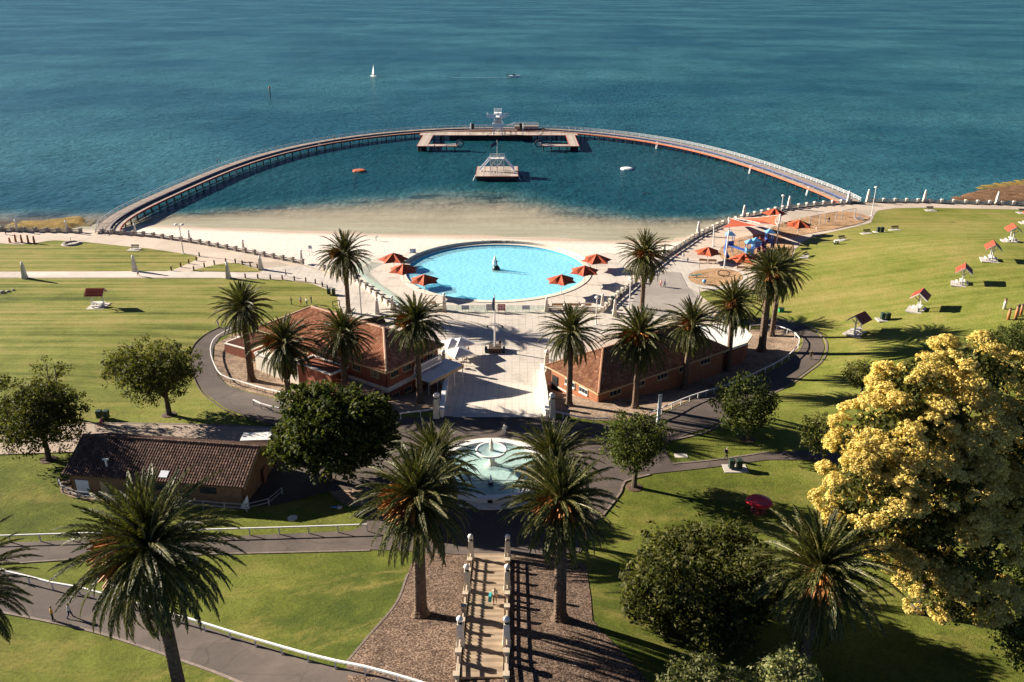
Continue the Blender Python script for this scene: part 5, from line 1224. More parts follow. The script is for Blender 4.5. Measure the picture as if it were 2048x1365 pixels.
# end terrace canopy facing the plaza
q0 = nL+prL*5.2; cano = [q0+endO*0.1, q0+endO*3.6, q0+endO*3.6+prL*8.0, q0+endO*0.1+prL*8.0]
m = MB(); m.slab([(cano[0].x, cano[0].y, 3.50), (cano[1].x, cano[1].y, 3.38), (cano[2].x, cano[2].y, 3.38), (cano[3].x, cano[3].y, 3.50)], 0.14); m.build('canopy', M['whitecloth'], BL)
m = MB(); m.bar(cano[1]+Vector((0, 0, 3.1)), cano[2]+Vector((0, 0, 3.1)), 0.2, 0.45); m.build('canopy_fascia', M['cream'], BL)
for k in range(5):
    p = cano[1].lerp(cano[2], k/4)-endO*0.2; m = MB(); m.tube([(p.x, p.y, 0), (p.x, p.y, 3.1)], 0.08, 6); m.build('canopy_post', M['white'], BL)
bq = nL+prL*5.0+endO*0.9
m = MB(); m.bar(bq+Vector((0, 0, 5.1)), bq+prL*6+Vector((0, 0, 5.1)), 0.3, 0.2); m.bar(bq+Vector((0, 0, 4.1)), bq+prL*6+Vector((0, 0, 4.1)), 0.5, 0.25)
for k in range(17): p = bq+prL*(6*k/16); m.box(p.x, p.y, 4.2, 0.18, 0.18, 0.85)
m.build('terrace_balustrade', M['white'], BL)
# brick yard walls left of the pavilion
y0 = at(452, 705); t = thing('yard_wall', 'low red brick yard wall with pale inner face on the garden bed', 'wall', y0)
m = MB(); m.bar((0, 0, 0.6), (5.2, -3.0, 0.6), 0.3, 2.0); m.build('wall', M['brick'], t)
m = MB(); m.bar((5.2, -3.0, 0.6), (10.0, 3.2, 0.6), 0.3, 2.0); m.build('side_wall', M['brick'], t)
m = MB(); m.bar((0, 0, 1.66), (5.2, -3.0, 1.66), 0.4, 0.14); m.bar((5.2, -3.0, 1.66), (10.0, 3.2, 1.66), 0.4, 0.14); m.build('coping', M['wash'], t)
m = MB(); m.bar((0.2, 0.4, 0.6), (4.8, 6.4, 0.6), 0.3, 2.4); m.build('back_wall', M['wash'], t)
p = at(486, 690); t = thing('storage_box', 'small pale green storage box inside the brick yard', 'box', p, 0.5)
m = MB(); m.box(0, 0, 0, 1.8, 1.2, 1.3); m.build('body', M['sign_white'], t); m = MB(); m.box(0, 0, 1.3, 1.95, 1.35, 0.15); m.build('lid', M['white'], t)
# dark tiled block at left front
M['ochre'] = surf('ochre_brick', (0.26, 0.15, 0.075), (0.17, 0.095, 0.05), 2, 0.85, 0.3, 14)
B3 = thing('amenities_block', 'low ochre brick amenities block with dark brown tiled gable roof', 'building', (0, 0, 0))
c0 = Vector((-29.4, 87.6, 0)); c1 = Vector((-51.2, 90.5, 0)); ax3 = (c1-c0).normalized(); pr3 = Vector((ax3.y, -ax3.x, 0)); pr3 = pr3 if pr3.y < 0 else -pr3     # towards camera
L3 = (c1-c0).length; hw3 = 4.9; zb3, ze3, zr3 = 2.4, 5.7, 8.1; ov = 0.5
FRt, FLt = c0+pr3*(hw3-ov), c1+pr3*(hw3-ov); BRt, BLt = c0-pr3*(hw3-ov), c1-pr3*(hw3-ov)
ins = ax3*0.4
m = MB(); wallquad(m, FRt+ins, FLt-ins, zb3, ze3, pr3); m.build('front_wall', M['ochre'], B3)
m = MB(); wallquad(m, BRt+ins, BLt-ins, zb3, ze3, -pr3); m.build('back_wall', M['ochre'], B3)
for e0, sgn in ((c0+ins, 1), (c1-ins, -1)):
    m = MB(); pts = [e0+pr3*(hw3-ov), e0-pr3*(hw3-ov)]
    A_ = [Vector((pts[0].x, pts[0].y, zb3)), Vector((pts[1].x, pts[1].y, zb3)), Vector((pts[1].x, pts[1].y, ze3)), Vector((e0.x, e0.y, zr3-0.15)), Vector((pts[0].x, pts[0].y, ze3))]
    k = ax3*0.25*sgn; m.add(A_+[p+k for p in A_], [(0, 1, 2, 3, 4), (9, 8, 7, 6, 5)]+[(i, (i+1) % 5, 5+(i+1) % 5, 5+i) for i in range(5)]); m.build('gable_wall', M['ochre'], B3)
up = Vector((0, 0, 1)); e = [c0+pr3*hw3+up*ze3, c1+pr3*hw3+up*ze3, c1-pr3*hw3+up*ze3, c0-pr3*hw3+up*ze3]; r0, r1 = c0+up*zr3, c1+up*zr3
m = MB(); m.slab([e[0], r0, r1, e[1]], 0.12); m.slab([r0, e[3], e[2], r1], 0.12); roof3 = m.build('roof', M['darkwood'], B3)
d = (e[1]-e[0]).normalized(); u = (r0-e[0]); tiles([e[0]+up*0.02, e[1]+up*0.02, r1+up*0.02, r0+up*0.02], None, d, u, M['tile_dark'], 'tiles', roof3, 0.33, 0.40)
u = (r0-e[3]); tiles([e[3]+up*0.02, e[2]+up*0.02, r1+up*0.02, r0+up*0.02], None, d, u, M['tile_dark'], 'tiles', roof3, 0.33, 0.40)
ridge_caps(roof3, r0+up*0.08, r1+up*0.08, M['tile_dark'], 0.2)
m = MB(); m.bar(e[0]-up*0.1, r0-up*0.1, 0.08, 0.28); m.bar(e[3]-up*0.1, r0-up*0.1, 0.08, 0.28); m.build('barge_board', M['cream'], roof3)
p = c0.lerp(c1, 0.78)+pr3*3.6+up*6.5; m = MB(); m.tube([p-up*0.3, p+up*0.8], 0.12, 7); m.tube([p+up*0.8-ax3*0.35, p+up*0.8+ax3*0.35], 0.12, 7); m.build('vent_pipe', M['whitecloth'], roof3)
p = c0.lerp(c1, 0.45)+pr3*4.1; m = MB(); pz = lambda k: p+pr3*(k*0.4)+up*(ze3+(hw3-4.1-k*0.4)/hw3*(zr3-ze3)+0.16); m.slab([pz(-1)-ax3*0.5, pz(-1)+ax3*0.5, pz(1)+ax3*0.5, pz(1)-ax3*0.5], 0.06); m.build('skylight', M['sign_white'], roof3)
for f_, w_, mm in ((0.93, 1.6, M['sign_white']), (0.80, 1.0, M['cream']), (0.45, 2.0, M['glass']), (0.2, 2.0, M['glass'])):
    p = (FRt+ins).lerp(FLt-ins, f_)+pr3*0.03; m = MB(); m.box(p.x, p.y, zb3+(0.2 if mm is not M['glass'] else 1.9), w_, 0.1, 2.2 if mm is not M['glass'] else 0.8, math.atan2(ax3.y, ax3.x)); m.build('door' if mm is not M['glass'] else 'window', mm, B3)
p = c0-pr3*1.0-ax3*0.0; m = MB(); m.box(p.x+0.38-0.55, p.y, zb3+0.2, 0.1, 1.4, 2.2, 0.1); m.build('side_door', M['brickor'], B3)
p = (FRt)+pr3*0.6; m = MB(); m.add([(p.x-1.2, p.y, zb3), (p.x+0.3, p.y, zb3), (p.x+0.3, p.y, zb3+2.4), (p.x-1.2, p.y+0.1, zb3), (p.x+0.3, p.y+0.1, zb3), (p.x+0.3, p.y+0.1, zb3+2.4)], [(0, 1, 2), (5, 4, 3), (0, 3, 4, 1), (1, 4, 5, 2), (2, 5, 3, 0)]); m.build('screen_panel', M['sign_white'], B3)
# white trailer tucked between block and tree
p = at(522, 908); t = thing('white_van', 'white box van parked behind the amenities block under the dark tree', 'van', p, R(4))
m = MB(); m.box(0, 0, 0.45, 4.2, 2.0, 2.1); m.build('cargo_box', M['white'], t)
m = MB(); m.box(2.8, 0, 0.45, 1.5, 1.9, 1.6, 0, 0.9); m.build('cab', M['white'], t)
for x in (-1.3, 2.6):
    for y in (-0.95, 0.95): m = MB(); m.tube([(x, y-0.12, 0.36), (x, y+0.12, 0.36)], 0.36, 12); m.build('wheel', M['black'], t)
m = MB(); m.box(3.5, 0, 1.15, 0.15, 1.5, 0.65); m.build('windscreen', M['glass'], t)
# ------------------------------------------------------------------ ramp walls and pylons
def pylon(p, h, label, w=0.8, group='ramp pylons', globe=True, band=False):
    t = thing('lamp_pylon', label, 'pylon', p, group=group)
    m = MB(); m.box(0, 0, -0.4, w*1.1, w*1.1, 0.8); m.box(0, 0, 0.4, w, w, h-0.4, 0, 0.72); m.build('shaft', M['wash'], t)
    m = MB(); m.box(0, 0, h, w*0.5, w*0.5, 0.16); m.build('collar', M['black'], t)
    m = MB(); m.ball((0, 0, h+0.16+w*0.40), w*0.44, 12, 8); m.build('globe', M['white'], t, True)
    return t
rl0, rl1 = at(884, 836), at(897, 742); rr0, rr1 = at(1094, 836), at(1084, 742)
for nm, a, b in (('left', rl0, rl1), ('right', rr0, rr1)):
    t = thing('ramp_wall', 'white stepped parapet wall along the %s side of the ramp' % nm, 'wall', group='ramp parapets')
    n = 7
    for i in range(n):
        p, q = a.lerp(b, i/n), a.lerp(b, (i+1)/n); zt = max(G(p.x, p.y), G(q.x, q.y))+1.05
        m = MB(); mid = (p+q)/2; d = q-p; m.bar((p.x, p.y, zt-0.9), (q.x, q.y, zt-0.9), 0.42, 1.9); m.bar((p.x, p.y, zt+0.1), (q.x, q.y, zt+0.1), 0.6, 0.16); m.build('wall_section', M['white'], t)
    for i, lb in ((0, 'bottom'), (1, 'lower middle'), (6, 'upper middle'), (7, 'top')):
        p = a.lerp(b, i/n); o = Vector((-1 if nm == 'left' else 1, 0, 0))*0.75
        pylon((p.x+o.x, p.y, G(p.x, p.y)), 2.9 if i in (0, 7) else 1.6, 'globe-topped pylon at the %s of the %s ramp wall' % ({0: 'road end', 1: 'second place from the road', 6: 'second place from the plaza', 7: 'plaza end'}[i], nm))
sheet('ramp_kerb', [(905, 829), (1088, 829), (1093, 837), (905, 837)], 0.16, M['conc'], 1.2)
m = MB(); p = at(985, 800); t = struct(disc(0.55, p.z+0.13, 20, (p.x, p.y)).build('ramp_disc', M['white']))
# ------------------------------------------------------------------ mast on the plaza
p = at(990, 703); t = thing('plaza_mast', 'white flag mast with yardarm lamps on a dark planter base in the plaza', 'mast', p)
m = MB(); m.box(0, 0, 0, 2.1, 2.1, 0.9); m.build('base', M['darkwood'], t)
for s_ in (-1.5, 1.5):
    m = MB(); m.box(s_, 0, 0, 0.35, 2.0, 0.5); m.box(s_*1.12, 0, 0.4, 0.1, 2.0, 0.5); m.build('bench', M['black'], t)
hm = zat(987, 588, p.y).z-p.z
m = MB(); m.tube([(0, 0, 0.9), (0, 0, hm)], [0.17, 0.07], 8); m.build('pole', M['white'], t)
hy = zat(990, 651, p.y).z-p.z
m = MB(); m.bar((-1.3, 0, hy), (1.3, 0, hy), 0.09); m.bar((-1.0, 0, hy), (0, 0, hy+0.35), 0.06); m.bar((1.0, 0, hy), (0, 0, hy+0.35), 0.06); m.build('yardarm', M['grey'], t)
for s_ in (-1.25, 1.25): m = MB(); m.lathe([(0.10, -0.05), (0.22, -0.32), (0.05, -0.40)], 8, (s_, 0, hy)); m.build('lamp', M['black'], t)
m = MB(); m.tube([(-0.16, 0, hm-0.7), (-0.26, -0.1, hm-1.6), (-0.2, 0, hm-2.9)], [0.1, 0.22, 0.12], 6); m.build('furled_flag', M['navy'], t)
# ------------------------------------------------------------------ star umbrellas
def star_umbrella(px_, py_top, base, r_px, label, group, mat='sail', bench=False, rot=0.3):
    b = at(*base); t = thing('shade_umbrella', label, 'umbrella', b, group=group)
    h = zat(px_, py_top, b.y).z-b.z; depth = b.y*cp+58*sp; r = r_px*depth/FPX
    n = 6; m = MB(); top = Vector((0, 0, h)); rim = []
    for k in range(n): a = rot+2*math.pi*k/n; rim.append((Vector((r*math.cos(a), r*math.sin(a), h-0.42*r)), Vector((r*0.74*math.cos(a+math.pi/n), r*0.74*math.sin(a+math.pi/n), h-0.42*r))))
    for k in range(n):
        e0, mid = rim[k]; e1 = rim[(k+1) % n][0]; m0, m1 = top.lerp(e0, 0.5)+Vector((0, 0, 0.02)), top.lerp(e1, 0.5)+Vector((0, 0, 0.02)); mm = top.lerp(mid, 0.5)-Vector((0, 0, 0.06*r))
        o = len(m.v); m.add([top, m0, mm, m1, e0, mid, e1], [(0, 1, 2), (0, 2, 3), (1, 4, 5, 2), (2, 5, 6, 3)])
    m.build('canopy', M[mat], t)
    m = MB(); m.tube([(0, 0, 0), (0, 0, h+0.12)], 0.08, 8); m.build('pole', M['white'], t)
    m = MB()
    for k in range(n): m.bar(top-Vector((0, 0, 0.12)), rim[k][0]-Vector((0, 0, 0.05)), 0.05)
    m.build('ribs', M['white'], t)
    return t
for x, yt, bs, l in ((787, 506, (788, 534), 'orange umbrella nearest the beach left of the pool'), (804, 528, (808, 566), 'orange umbrella second from the beach left of the pool'), (849, 549, (850, 590), 'orange umbrella nearest the plaza left of the pool'),
                     (1193, 508, (1192, 539), 'orange umbrella nearest the beach right of the pool'), (1169, 531, (1168, 568), 'orange umbrella second from the beach right of the pool'), (1123, 549, (1122, 590), 'orange umbrella nearest the plaza right of the pool')):
    star_umbrella(x, yt, bs, 32, l, 'pool umbrellas', rot=random.uniform(0, 1))
for x, yt, bs, r_, l in ((1415, 494, (1414, 524), 25, 'orange umbrella over a bench by the small playground'), (1486, 507, (1486, 536), 26, 'orange umbrella below the blue play frame'), (1598, 440, (1595, 472), 24, 'orange umbrella between the shade sails and the swings'), (1545, 417, (1547, 445), 22, 'orange umbrella nearest the waterfront behind the shade sails')):
    star_umbrella(x, yt, bs, r_*1.15, l, 'playground umbrellas', rot=random.uniform(0, 1))
def cafe_umbrella(px_, py_, label):
    b = at(px_, py_); t = thing('cafe_umbrella', label, 'umbrella', b, group='white cafe umbrellas')
    m = MB(); r = 1.75; c = [(-r, -r, 2.3), (r, -r, 2.3), (r, r, 2.3), (-r, r, 2.3), (0, 0, 3.15)]; m.add(c+[(x, y, 2.1) for x, y, z in c[:4]], [(0, 1, 4), (1, 2, 4), (2, 3, 4), (3, 0, 4)]+[(i, 5+i, 5+(i+1) % 4, (i+1) % 4) for i in range(4)]); m.build('canopy', M['whitecloth'], t)
    m = MB(); m.tube([(0, 0, 0), (0, 0, 3.2)], 0.06, 6); m.box(0, 0, 0, 0.6, 0.6, 0.1); m.build('pole', M['white'], t)
    t.rotation_euler = (0, 0, 0.55)
for q in ((904, 712, 'white square cafe umbrella beside the left building canopy'), (922, 710, 'white square cafe umbrella at the far side of the cafe tables'), (919, 730, 'white square cafe umbrella nearest the ramp')): cafe_umbrella(*q)
def table_set(px_, py_, label):
    b = at(px_, py_); t = thing('cafe_table', label, 'table', b, group='cafe tables')
    m = MB(); m.lathe([(0.45, 0.72), (0.45, 0.76)], 12); m.build('table_top', M['seatwood'], t)
    m = MB(); m.tube([(0, 0, 0), (0, 0, 0.72)], 0.05, 6); m.lathe([(0.3, 0), (0.28, 0.04)], 10); m.build('pedestal', M['black'], t)
for q in ((908, 722, 'small cafe table under the umbrellas near the canopy'), (925, 722, 'small cafe table under the umbrellas near the mast'), (917, 736, 'small cafe table nearest the ramp wall')): table_set(*q)
def chair(px_, py_, rz, label):
    b = at(px_, py_); t = thing('cafe_chair', label, 'chair', b, rz, group='cafe chairs')
    m = MB(); m.box(0, 0, 0.42, 0.45, 0.45, 0.06); m.build('seat', M['seatwood'], t); m = MB(); m.box(-0.22, 0, 0.5, 0.05, 0.45, 0.45); m.build('backrest', M['seatwood'], t)
    for x in (-0.18, 0.18):
        for y in (-0.18, 0.18): m = MB(); m.box(x, y, 0, 0.05, 0.05, 0.42); m.build('leg', M['white'], t)
for i, q in enumerate(((901, 724, 0.2, 'cafe chair left of the table near the canopy'), (914, 724, 3.3, 'cafe chair right of the table near the canopy'), (931, 724, 3.0, 'cafe chair right of the table near the mast'), (924, 738, 3.0, 'cafe chair right of the table nearest the ramp wall'))): chair(*q)
# ------------------------------------------------------------------ glass pool fence and signs
gf = thing('glass_fence', 'clear glass panel fence along the plaza side of the pool', 'fence')
P = resample([at(890, 623, 0.07), at(1092, 623, 0.07)], 1.9)
for i in range(len(P)-1):
    a, b = P[i], P[i+1]; m = MB(); m.bar((a.x+0.06, a.y, 0.75), (b.x-0.06, b.y, 0.75), 0.03, 1.2); m.build('pane', M['pane'], gf)
    m = MB(); m.box(a.x, a.y, 0.05, 0.08, 0.08, 0.4); m.build('clamp', M['grey'], gf)
gf2 = thing('glass_fence', 'clear glass panel fence curving along the left pool terrace', 'fence')
P = resample([at(x, y, 0.05) for x, y in ((742, 524), (710, 540), (735, 566), (775, 592), (800, 616))], 1.9)
for i in range(len(P)-1): m = MB(); m.bar((P[i].x, P[i].y, 0.75), (P[i+1].x, P[i+1].y, 0.75), 0.03, 1.2); m.build('pane', M['pane'], gf2)
def board(px_, py_, w, h, z, mat, label, lines=None, post=True):
    p = at(px_, py_, 0.07); t = thing('sign_board', label, 'sign', (p.x, p.y-0.15, 0.07), group='pool signs')
    m = MB(); m.box(0, 0, z, w, 0.06, h); m.build('panel', mat, t)
    if lines:
        m = MB()
        for k in range(3):
            for j in range(4): m.box(-w*0.36+j*w*0.22, -0.04, z+h*(0.18+0.26*k), w*0.16, 0.02, h*0.14)
        m.build('print', lines, t)
    if post:
        for s_ in (-w*0.4, w*0.4): m = MB(); m.box(s_, 0.06, 0, 0.07, 0.07, z); m.build('post', M['grey'], t)
board(931, 623, 1.5, 0.9, 0.4, M['sign_white'], 'white and blue rules sign at the left of the glass fence', M['sign_blue'])
board(981, 624, 1.6, 1.3, 0.3, M['grey'], 'framed white notice board left of the flag mast', M['sign_white'])
board(1003, 624, 1.5, 1.3, 0.3, M['redpaint'], 'framed dark red notice board right of the flag mast', M['whitecloth'])
board(1052, 623, 1.5, 0.9, 0.4, M['sign_white'], 'white and blue rules sign at the right of the glass fence', M['sign_blue'])
board(826, 511, 1.4, 1.0, 0.6, M['sign_blue'], 'blue sign on the beach behind the left pool rim', M['sign_white'])
board(622, 512, 0.8, 0.8, 1.7, M['sign_white'], 'small white sign on a thin post on the dry sand', M['sign_blue'])
# ------------------------------------------------------------------ benches, bins, bollard figures
def bench(px_, py_, rz, label, pad=True, mat='seatwood', L_=1.9):
    p = at(px_, py_); t = thing('park_bench', label, 'bench', p+Vector((0, 0, 0.08)), rz, group='park benches')
    for k in range(3): m = MB(); m.box(0, -0.18+0.18*k, 0.43, L_, 0.14, 0.05); m.build('seat_slat', M[mat], t)
    for k in range(3): m = MB(); m.box(0, 0.33+0.03*k, 0.56+0.15*k, L_, 0.05, 0.12); m.build('back_slat', M[mat], t)
    for s_ in (-L_*0.38, L_*0.38):
        m = MB(); m.bar((s_, -0.15, 0), (s_, -0.15, 0.43), 0.07); m.bar((s_, 0.25, 0), (s_, 0.42, 0.98), 0.07); m.bar((s_, -0.25, 0.41), (s_, 0.3, 0.41), 0.06); m.build('leg', M['grey'], t)
    if pad: m = MB(); m.box(0, -0.3, -0.12, L_+0.9, 2.2, 0.11); m.build('concrete_pad', M['conc'], t)
    return t
bench(270, 499, 0.0, 'dark timber bench on the left lawn below the promenade', mat='darkwood')
for x, l in ((1116, 'left'), (1143, 'middle'), (1170, 'right')): bench(x, 616, math.pi, '%s of three timber benches behind the low wall by the pool' % l, False, L_=2.4)
bench(1406, 526, 2.9, 'timber bench under the umbrella by the small playground, left one', False, L_=1.8); bench(1424, 527, 3.0, 'timber bench under the umbrella by the small playground, right one', False, L_=1.8)
bench(1484, 541, 3.0, 'timber bench under the umbrella below the play frame', False, L_=2.4)
for x, y, r_, l in ((1612, 514, 0.7, 'bench on a concrete pad on the lawn beside the sail shadow'), (1684, 481, 0.35, 'bench on a concrete pad beside the pram'), (1734, 468, 0.2, 'bench on a concrete pad left of the bins on the lawn'), (1790, 461, 0.15, 'bench on a concrete pad right of the bins on the lawn'), (1860, 421, 0.0, 'bench on a concrete pad at the top of the right lawn'), (2044, 426, 0.0, 'bench on a concrete pad at the far right edge')): bench(x, y, r_, l, mat='darkwood')
bench(862, 612, math.pi, 'timber bench behind the low wall at the left pool corner', False, L_=2.0)
def bins(px_, py_, label, n=2, mats=('binGreen', 'binGreen', 'grey'), pad=True, rz=0.0):
    p = at(px_, py_)
    for k in range(n):
        q = p+Vector((math.cos(rz)*(k-(n-1)/2)*0.95, math.sin(rz)*(k-(n-1)/2)*0.95, 0.09))
        t = thing('wheelie_bin', '%s, %s' % (label, ['left bin', 'right bin', 'rear bin'][k]), 'bin', q, rz, group='wheelie bins')
        m = MB(); m.box(0, 0, 0.08, 0.58, 0.65, 1.0, 0, 1.12); m.build('body', M[mats[k]], t)
        m = MB(); m.box(0, 0.02, 1.08, 0.72, 0.82, 0.1, 0, 0.9); m.build('lid', M[mats[k]], t)
        for s_ in (-0.27, 0.27): m = MB(); m.tube([(s_-0.04, 0.33, 0.12), (s_+0.04, 0.33, 0.12)], 0.12, 8); m.build('wheel', M['black'], t)
    if pad: q = at(px_, py_); m = MB(); m.box(q.x, q.y, q.z-0.1, 0.95*n+1.0, 1.9, 0.17, rz); struct(m.build('bin_pad', M['conc']))
bins(1470, 938, 'green wheelie bin on a pad beside the side path'); bins(1770, 640, 'green wheelie bin on a pad between two picnic shelters')
bins(1760, 465, 'dark wheelie bin on a pad among the lawn benches'); bins(663, 590, 'dark wheelie bin at the lawn corner by the plaza', 2, pad=False)
bins(207, 838, 'green wheelie bin on the grass behind the cyclist', 2, pad=False); bins(1224, 606, 'dark wheelie bin at the right pool terrace corner', 1, pad=False)
p = at(1562, 624); t = thing('green_box', 'small green utility box on the right lawn beside the palms', 'box', p); m = MB(); m.box(0, 0, 0, 0.9, 0.7, 0.7); m.build('body', cloth('boxgreen', (0.02, 0.28, 0.09)), t); m = MB(); m.box(0, 0, 0.7, 1.0, 0.8, 0.08); m.build('lid', M['binGreen'], t)
def figure_post(px_, py_, h, label, group, mat='carved', cap='redpaint'):
    p = at(px_, py_); t = thing('carved_bollard', label, 'bollard', p, group=group)
    m = MB(); m.lathe([(0.26, 0), (0.24, h*0.55), (0.26, h*0.62), (0.20, h*0.74)], 9); m.build('body', M[mat], t, True)
    m = MB(); m.lathe([(0.17, h*0.74), (0.22, h*0.82), (0.2, h*0.93), (0.08, h)], 9); m.build('head', M['skin'], t, True)
    m = MB(); m.lathe([(0.235, h*0.90), (0.22, h*0.95), (0.1, h*1.02)], 9); m.build('hat', M[cap], t)
for x, y, h, l in ((20, 486, 1.3, 'shortest painted carved bollard at the left end of the row of five'), (32, 485, 1.9, 'second carved bollard in the row of five by the promenade'), (44, 485.5, 1.9, 'middle carved bollard in the row of five by the promenade'), (57, 486, 1.9, 'fourth carved bollard in the row of five by the promenade'), (69, 487, 1.8, 'rightmost carved bollard in the row of five by the promenade')):
    figure_post(x, y, h, l, 'carved bollards by the promenade')
for x, y, h, l, mt in ((2008, 619, 2.0, 'pale carved bollard standing apart at the left of the lawn group', 'wash'), (2034, 634, 2.2, 'tall pale carved bollard in the middle of the lawn group', 'wash'), (2016, 640, 2.1, 'carved bollard with dark head at the front of the lawn group', 'carved'), (2031, 638, 2.4, 'slim carved bollard at the front right of the lawn group', 'carved'), (2041, 631, 2.0, 'brown carved bollard at the right of the lawn group', 'carved')):
    figure_post(x, y, h, l, 'carved bollards on the right lawn', mt, 'darkwood')
p = at(143, 488); t = thing('ring_seat', 'low round stone ring with a thin pole beside the promenade', 'ring seat', p)
m = ring_mesh((0, 0), 1.5, 1.9, -0.1, 0.35, 32); m.build('ring', M['stone'], t); m = MB(); m.lathe([(2.3, -0.1), (2.3, 0.06)], 32); m.build('pad', M['conc'], t); m = MB(); m.tube([(0, 0, 0), (0, 0, 1.6)], 0.05, 6); m.build('pole', M['darkwood'], t)
# ------------------------------------------------------------------ picnic shelters
def shelter(px_, py_, rz, label, roofL='orroof', roofR='orroof'):
    p = at(px_, py_); t = thing('picnic_shelter', label, 'picnic shelter', p, rz, group='picnic shelters')
    m = MB(); m.box(0, 0, -0.15, 3.6, 3.4, 0.22); m.build('slab', M['conc'], t)
    for s_ in (-1.05, 1.05):
        m = MB(); m.box(0, s_, 0, 0.20, 0.20, 3.5); m.bar((0, s_, 2.1), (0.75, s_, 2.75), 0.12); m.bar((0, s_, 2.1), (-0.75, s_, 2.75), 0.12); m.build('post', M['white'], t)
    rw, rl = 1.45, 1.75
    for s_, mt in ((-1, roofL), (1, roofR)):
        m = MB(); m.slab([(0, -rl, 3.75), (s_*rw, -rl, 2.6), (s_*rw, rl, 2.6), (0, rl, 3.75)][::s_], 0.10); rp = m.build('roof_panel', M[mt], t)
        m = MB()
        for k in range(1, 6): x = s_*rw*k/6; m.bar((x, -rl, 3.75-1.15*k/6+0.03), (x, rl, 3.75-1.15*k/6+0.03), 0.05, 0.03)
        m.build('battens', M[mt], rp)
    m = MB(); m.bar((0, -rl, 3.58), (0, rl, 3.58), 0.14, 0.2)
    for y in (-rl, rl):
        for s_ in (-1, 1): m.bar((0, y, 3.62), (s_*rw, y, 2.48), 0.07, 0.16)
    m.build('roof_frame', M['white'], t)
    m = MB(); m.box(0, 0, 0.74, 0.95, 2.3, 0.08); m.build('table_top', M['white'], t)
    for s_ in (-0.95, 0.95): m = MB(); m.box(s_, 0, 0.42, 0.36, 2.2, 0.07); m.build('bench_seat', M['white'], t)
    for s_ in (-0.8, 0.8): m = MB(); m.bar((-0.95, s_, 0.1), (0.95, s_, 0.1), 0.12); m.bar((-0.9, s_, 0.1), (-0.9, s_, 0.42), 0.14); m.bar((0.9, s_, 0.1), (0.9, s_, 0.42), 0.14); m.bar((0, s_, 0.1), (0, s_, 0.74), 0.2); m.build('table_leg', M['white'], t)
    return t
shelter(197, 613, R(-88), 'picnic shelter with bright red roof alone on the left lawn', 'orroof', 'orroof')
for x, y, rz, l in ((1714, 668, 43, 'picnic shelter nearest the ring road on the right lawn'), (1836, 621, 55, 'picnic shelter second from the ring road, right of the lawn bins'), (1923, 569, 64, 'picnic shelter third from the ring road on the right lawn'), (1981, 521, 70, 'picnic shelter fourth from the ring road on the right lawn'), (2022, 484, 74, 'picnic shelter fifth from the ring road on the right lawn'), (2056, 448, 76, 'picnic shelter cut off by the right picture edge')): shelter(x, y, R(rz)-math.pi/2, l)
# ------------------------------------------------------------------ playground
def post(parent, p, h, mat, r=0.06, name='post'):
    m = MB(); m.tube([p, (p[0], p[1], p[2]+h)], r, 6); return m.build(name, mat, parent)
pg = at(1512, 522); t = thing('play_frame', 'large blue climbing frame with peaked roofs, slide and purple panels', 'playground', pg)
def tower(x, y, h, mat, roofm):
    for a in (-0.75, 0.75):
        for b in (-0.75, 0.75): post(t, (x+a, y+b, 0), h, M['bluepaint'], 0.07)
    m = MB(); m.box(x, y, h*0.45, 1.6, 1.6, 0.12); m.build('platform', mat, t)
    m = MB(); m.add([(x-1.1, y-1.1, h), (x+1.1, y-1.1, h), (x+1.1, y+1.1, h), (x-1.1, y+1.1, h), (x, y, h+0.9)], [(0, 1, 4), (1, 2, 4), (2, 3, 4), (3, 0, 4), (3, 2, 1, 0)]); m.build('peaked_roof', roofm, t)
    m = MB(); m.box(x, y-0.78, h*0.45+0.1, 1.5, 0.06, 0.9); m.box(x-0.78, y, h*0.45+0.1, 0.06, 1.5, 0.9); m.build('side_panel', mat, t)
tower(-4.6, 6.5, 4.2, M['bluepaint'], M['lightblue']); tower(-1.6, 0.5, 4.0, M['lightblue'], M['lightblue']); tower(5.0, 8.5, 4.2, M['bluepaint'], M['lightblue']); tower(1.6, 7.0, 2.6, M['lightblue'], M['lightblue'])
m = MB(); m.bar((-4.6, 6, 1.9), (-1.6, 1.0, 1.8), 1.2, 0.12); m.bar((-1.6, 0.8, 1.8), (1.6, 7, 1.3), 1.0, 0.12); m.bar((1.6, 7, 1.3), (5, 8.5, 1.9), 1.0, 0.12); m.build('bridge', M['bluepaint'], t)
for x, y in ((-3.0, 4.5), (-0.5, 5.5), (0.3, 3.2), (2.8, 8.6), (-2.0, 8.0), (0.8, 9.2), (3.4, 6.2)): post(t, (x, y, 0), 3.2, M['grey'], 0.05)
m = MB()
for k in range(8): m.bar((-3.0+k*0.55, 4.5+k*0.6, 3.1), (-3.0+k*0.55, 5.6+k*0.6, 3.1), 0.06)
m.bar((-3, 4.5, 3.1), (1.0, 9.1, 3.1), 0.06); m.build('monkey_bars', M['grey'], t)
m = MB(); pts = [(-5.4, 5.6, 1.9), (-6.0, 4.4, 1.2), (-6.0, 3.0, 0.6), (-5.9, 1.8, 0.3)]; m.tube(pts, 0.42, 8); m.build('slide', M['bluepaint'], t, True)
m = MB(); m.tube([(4.2, 7.6, 2.4), (3.2, 6.6, 1.7), (3.4, 5.4, 1.0), (4.6, 4.8, 0.5)], 0.5, 10); m.build('tube_slide', M['purple'], t, True)
m = MB(); m.ball((2.6, 7.4, 2.5), 0.65); m.build('bubble', M['plasticor'], t, True)
for x, y, z in ((2.0, 5.6, 0.4), (4.0, 8.0, 1.6), (5.6, 7.2, 0.8), (-0.6, -0.6, 0.3)): m = MB(); m.box(x, y, z, 0.9, 0.15, 1.1, 0.4); m.build('play_panel', M['purple'], t)
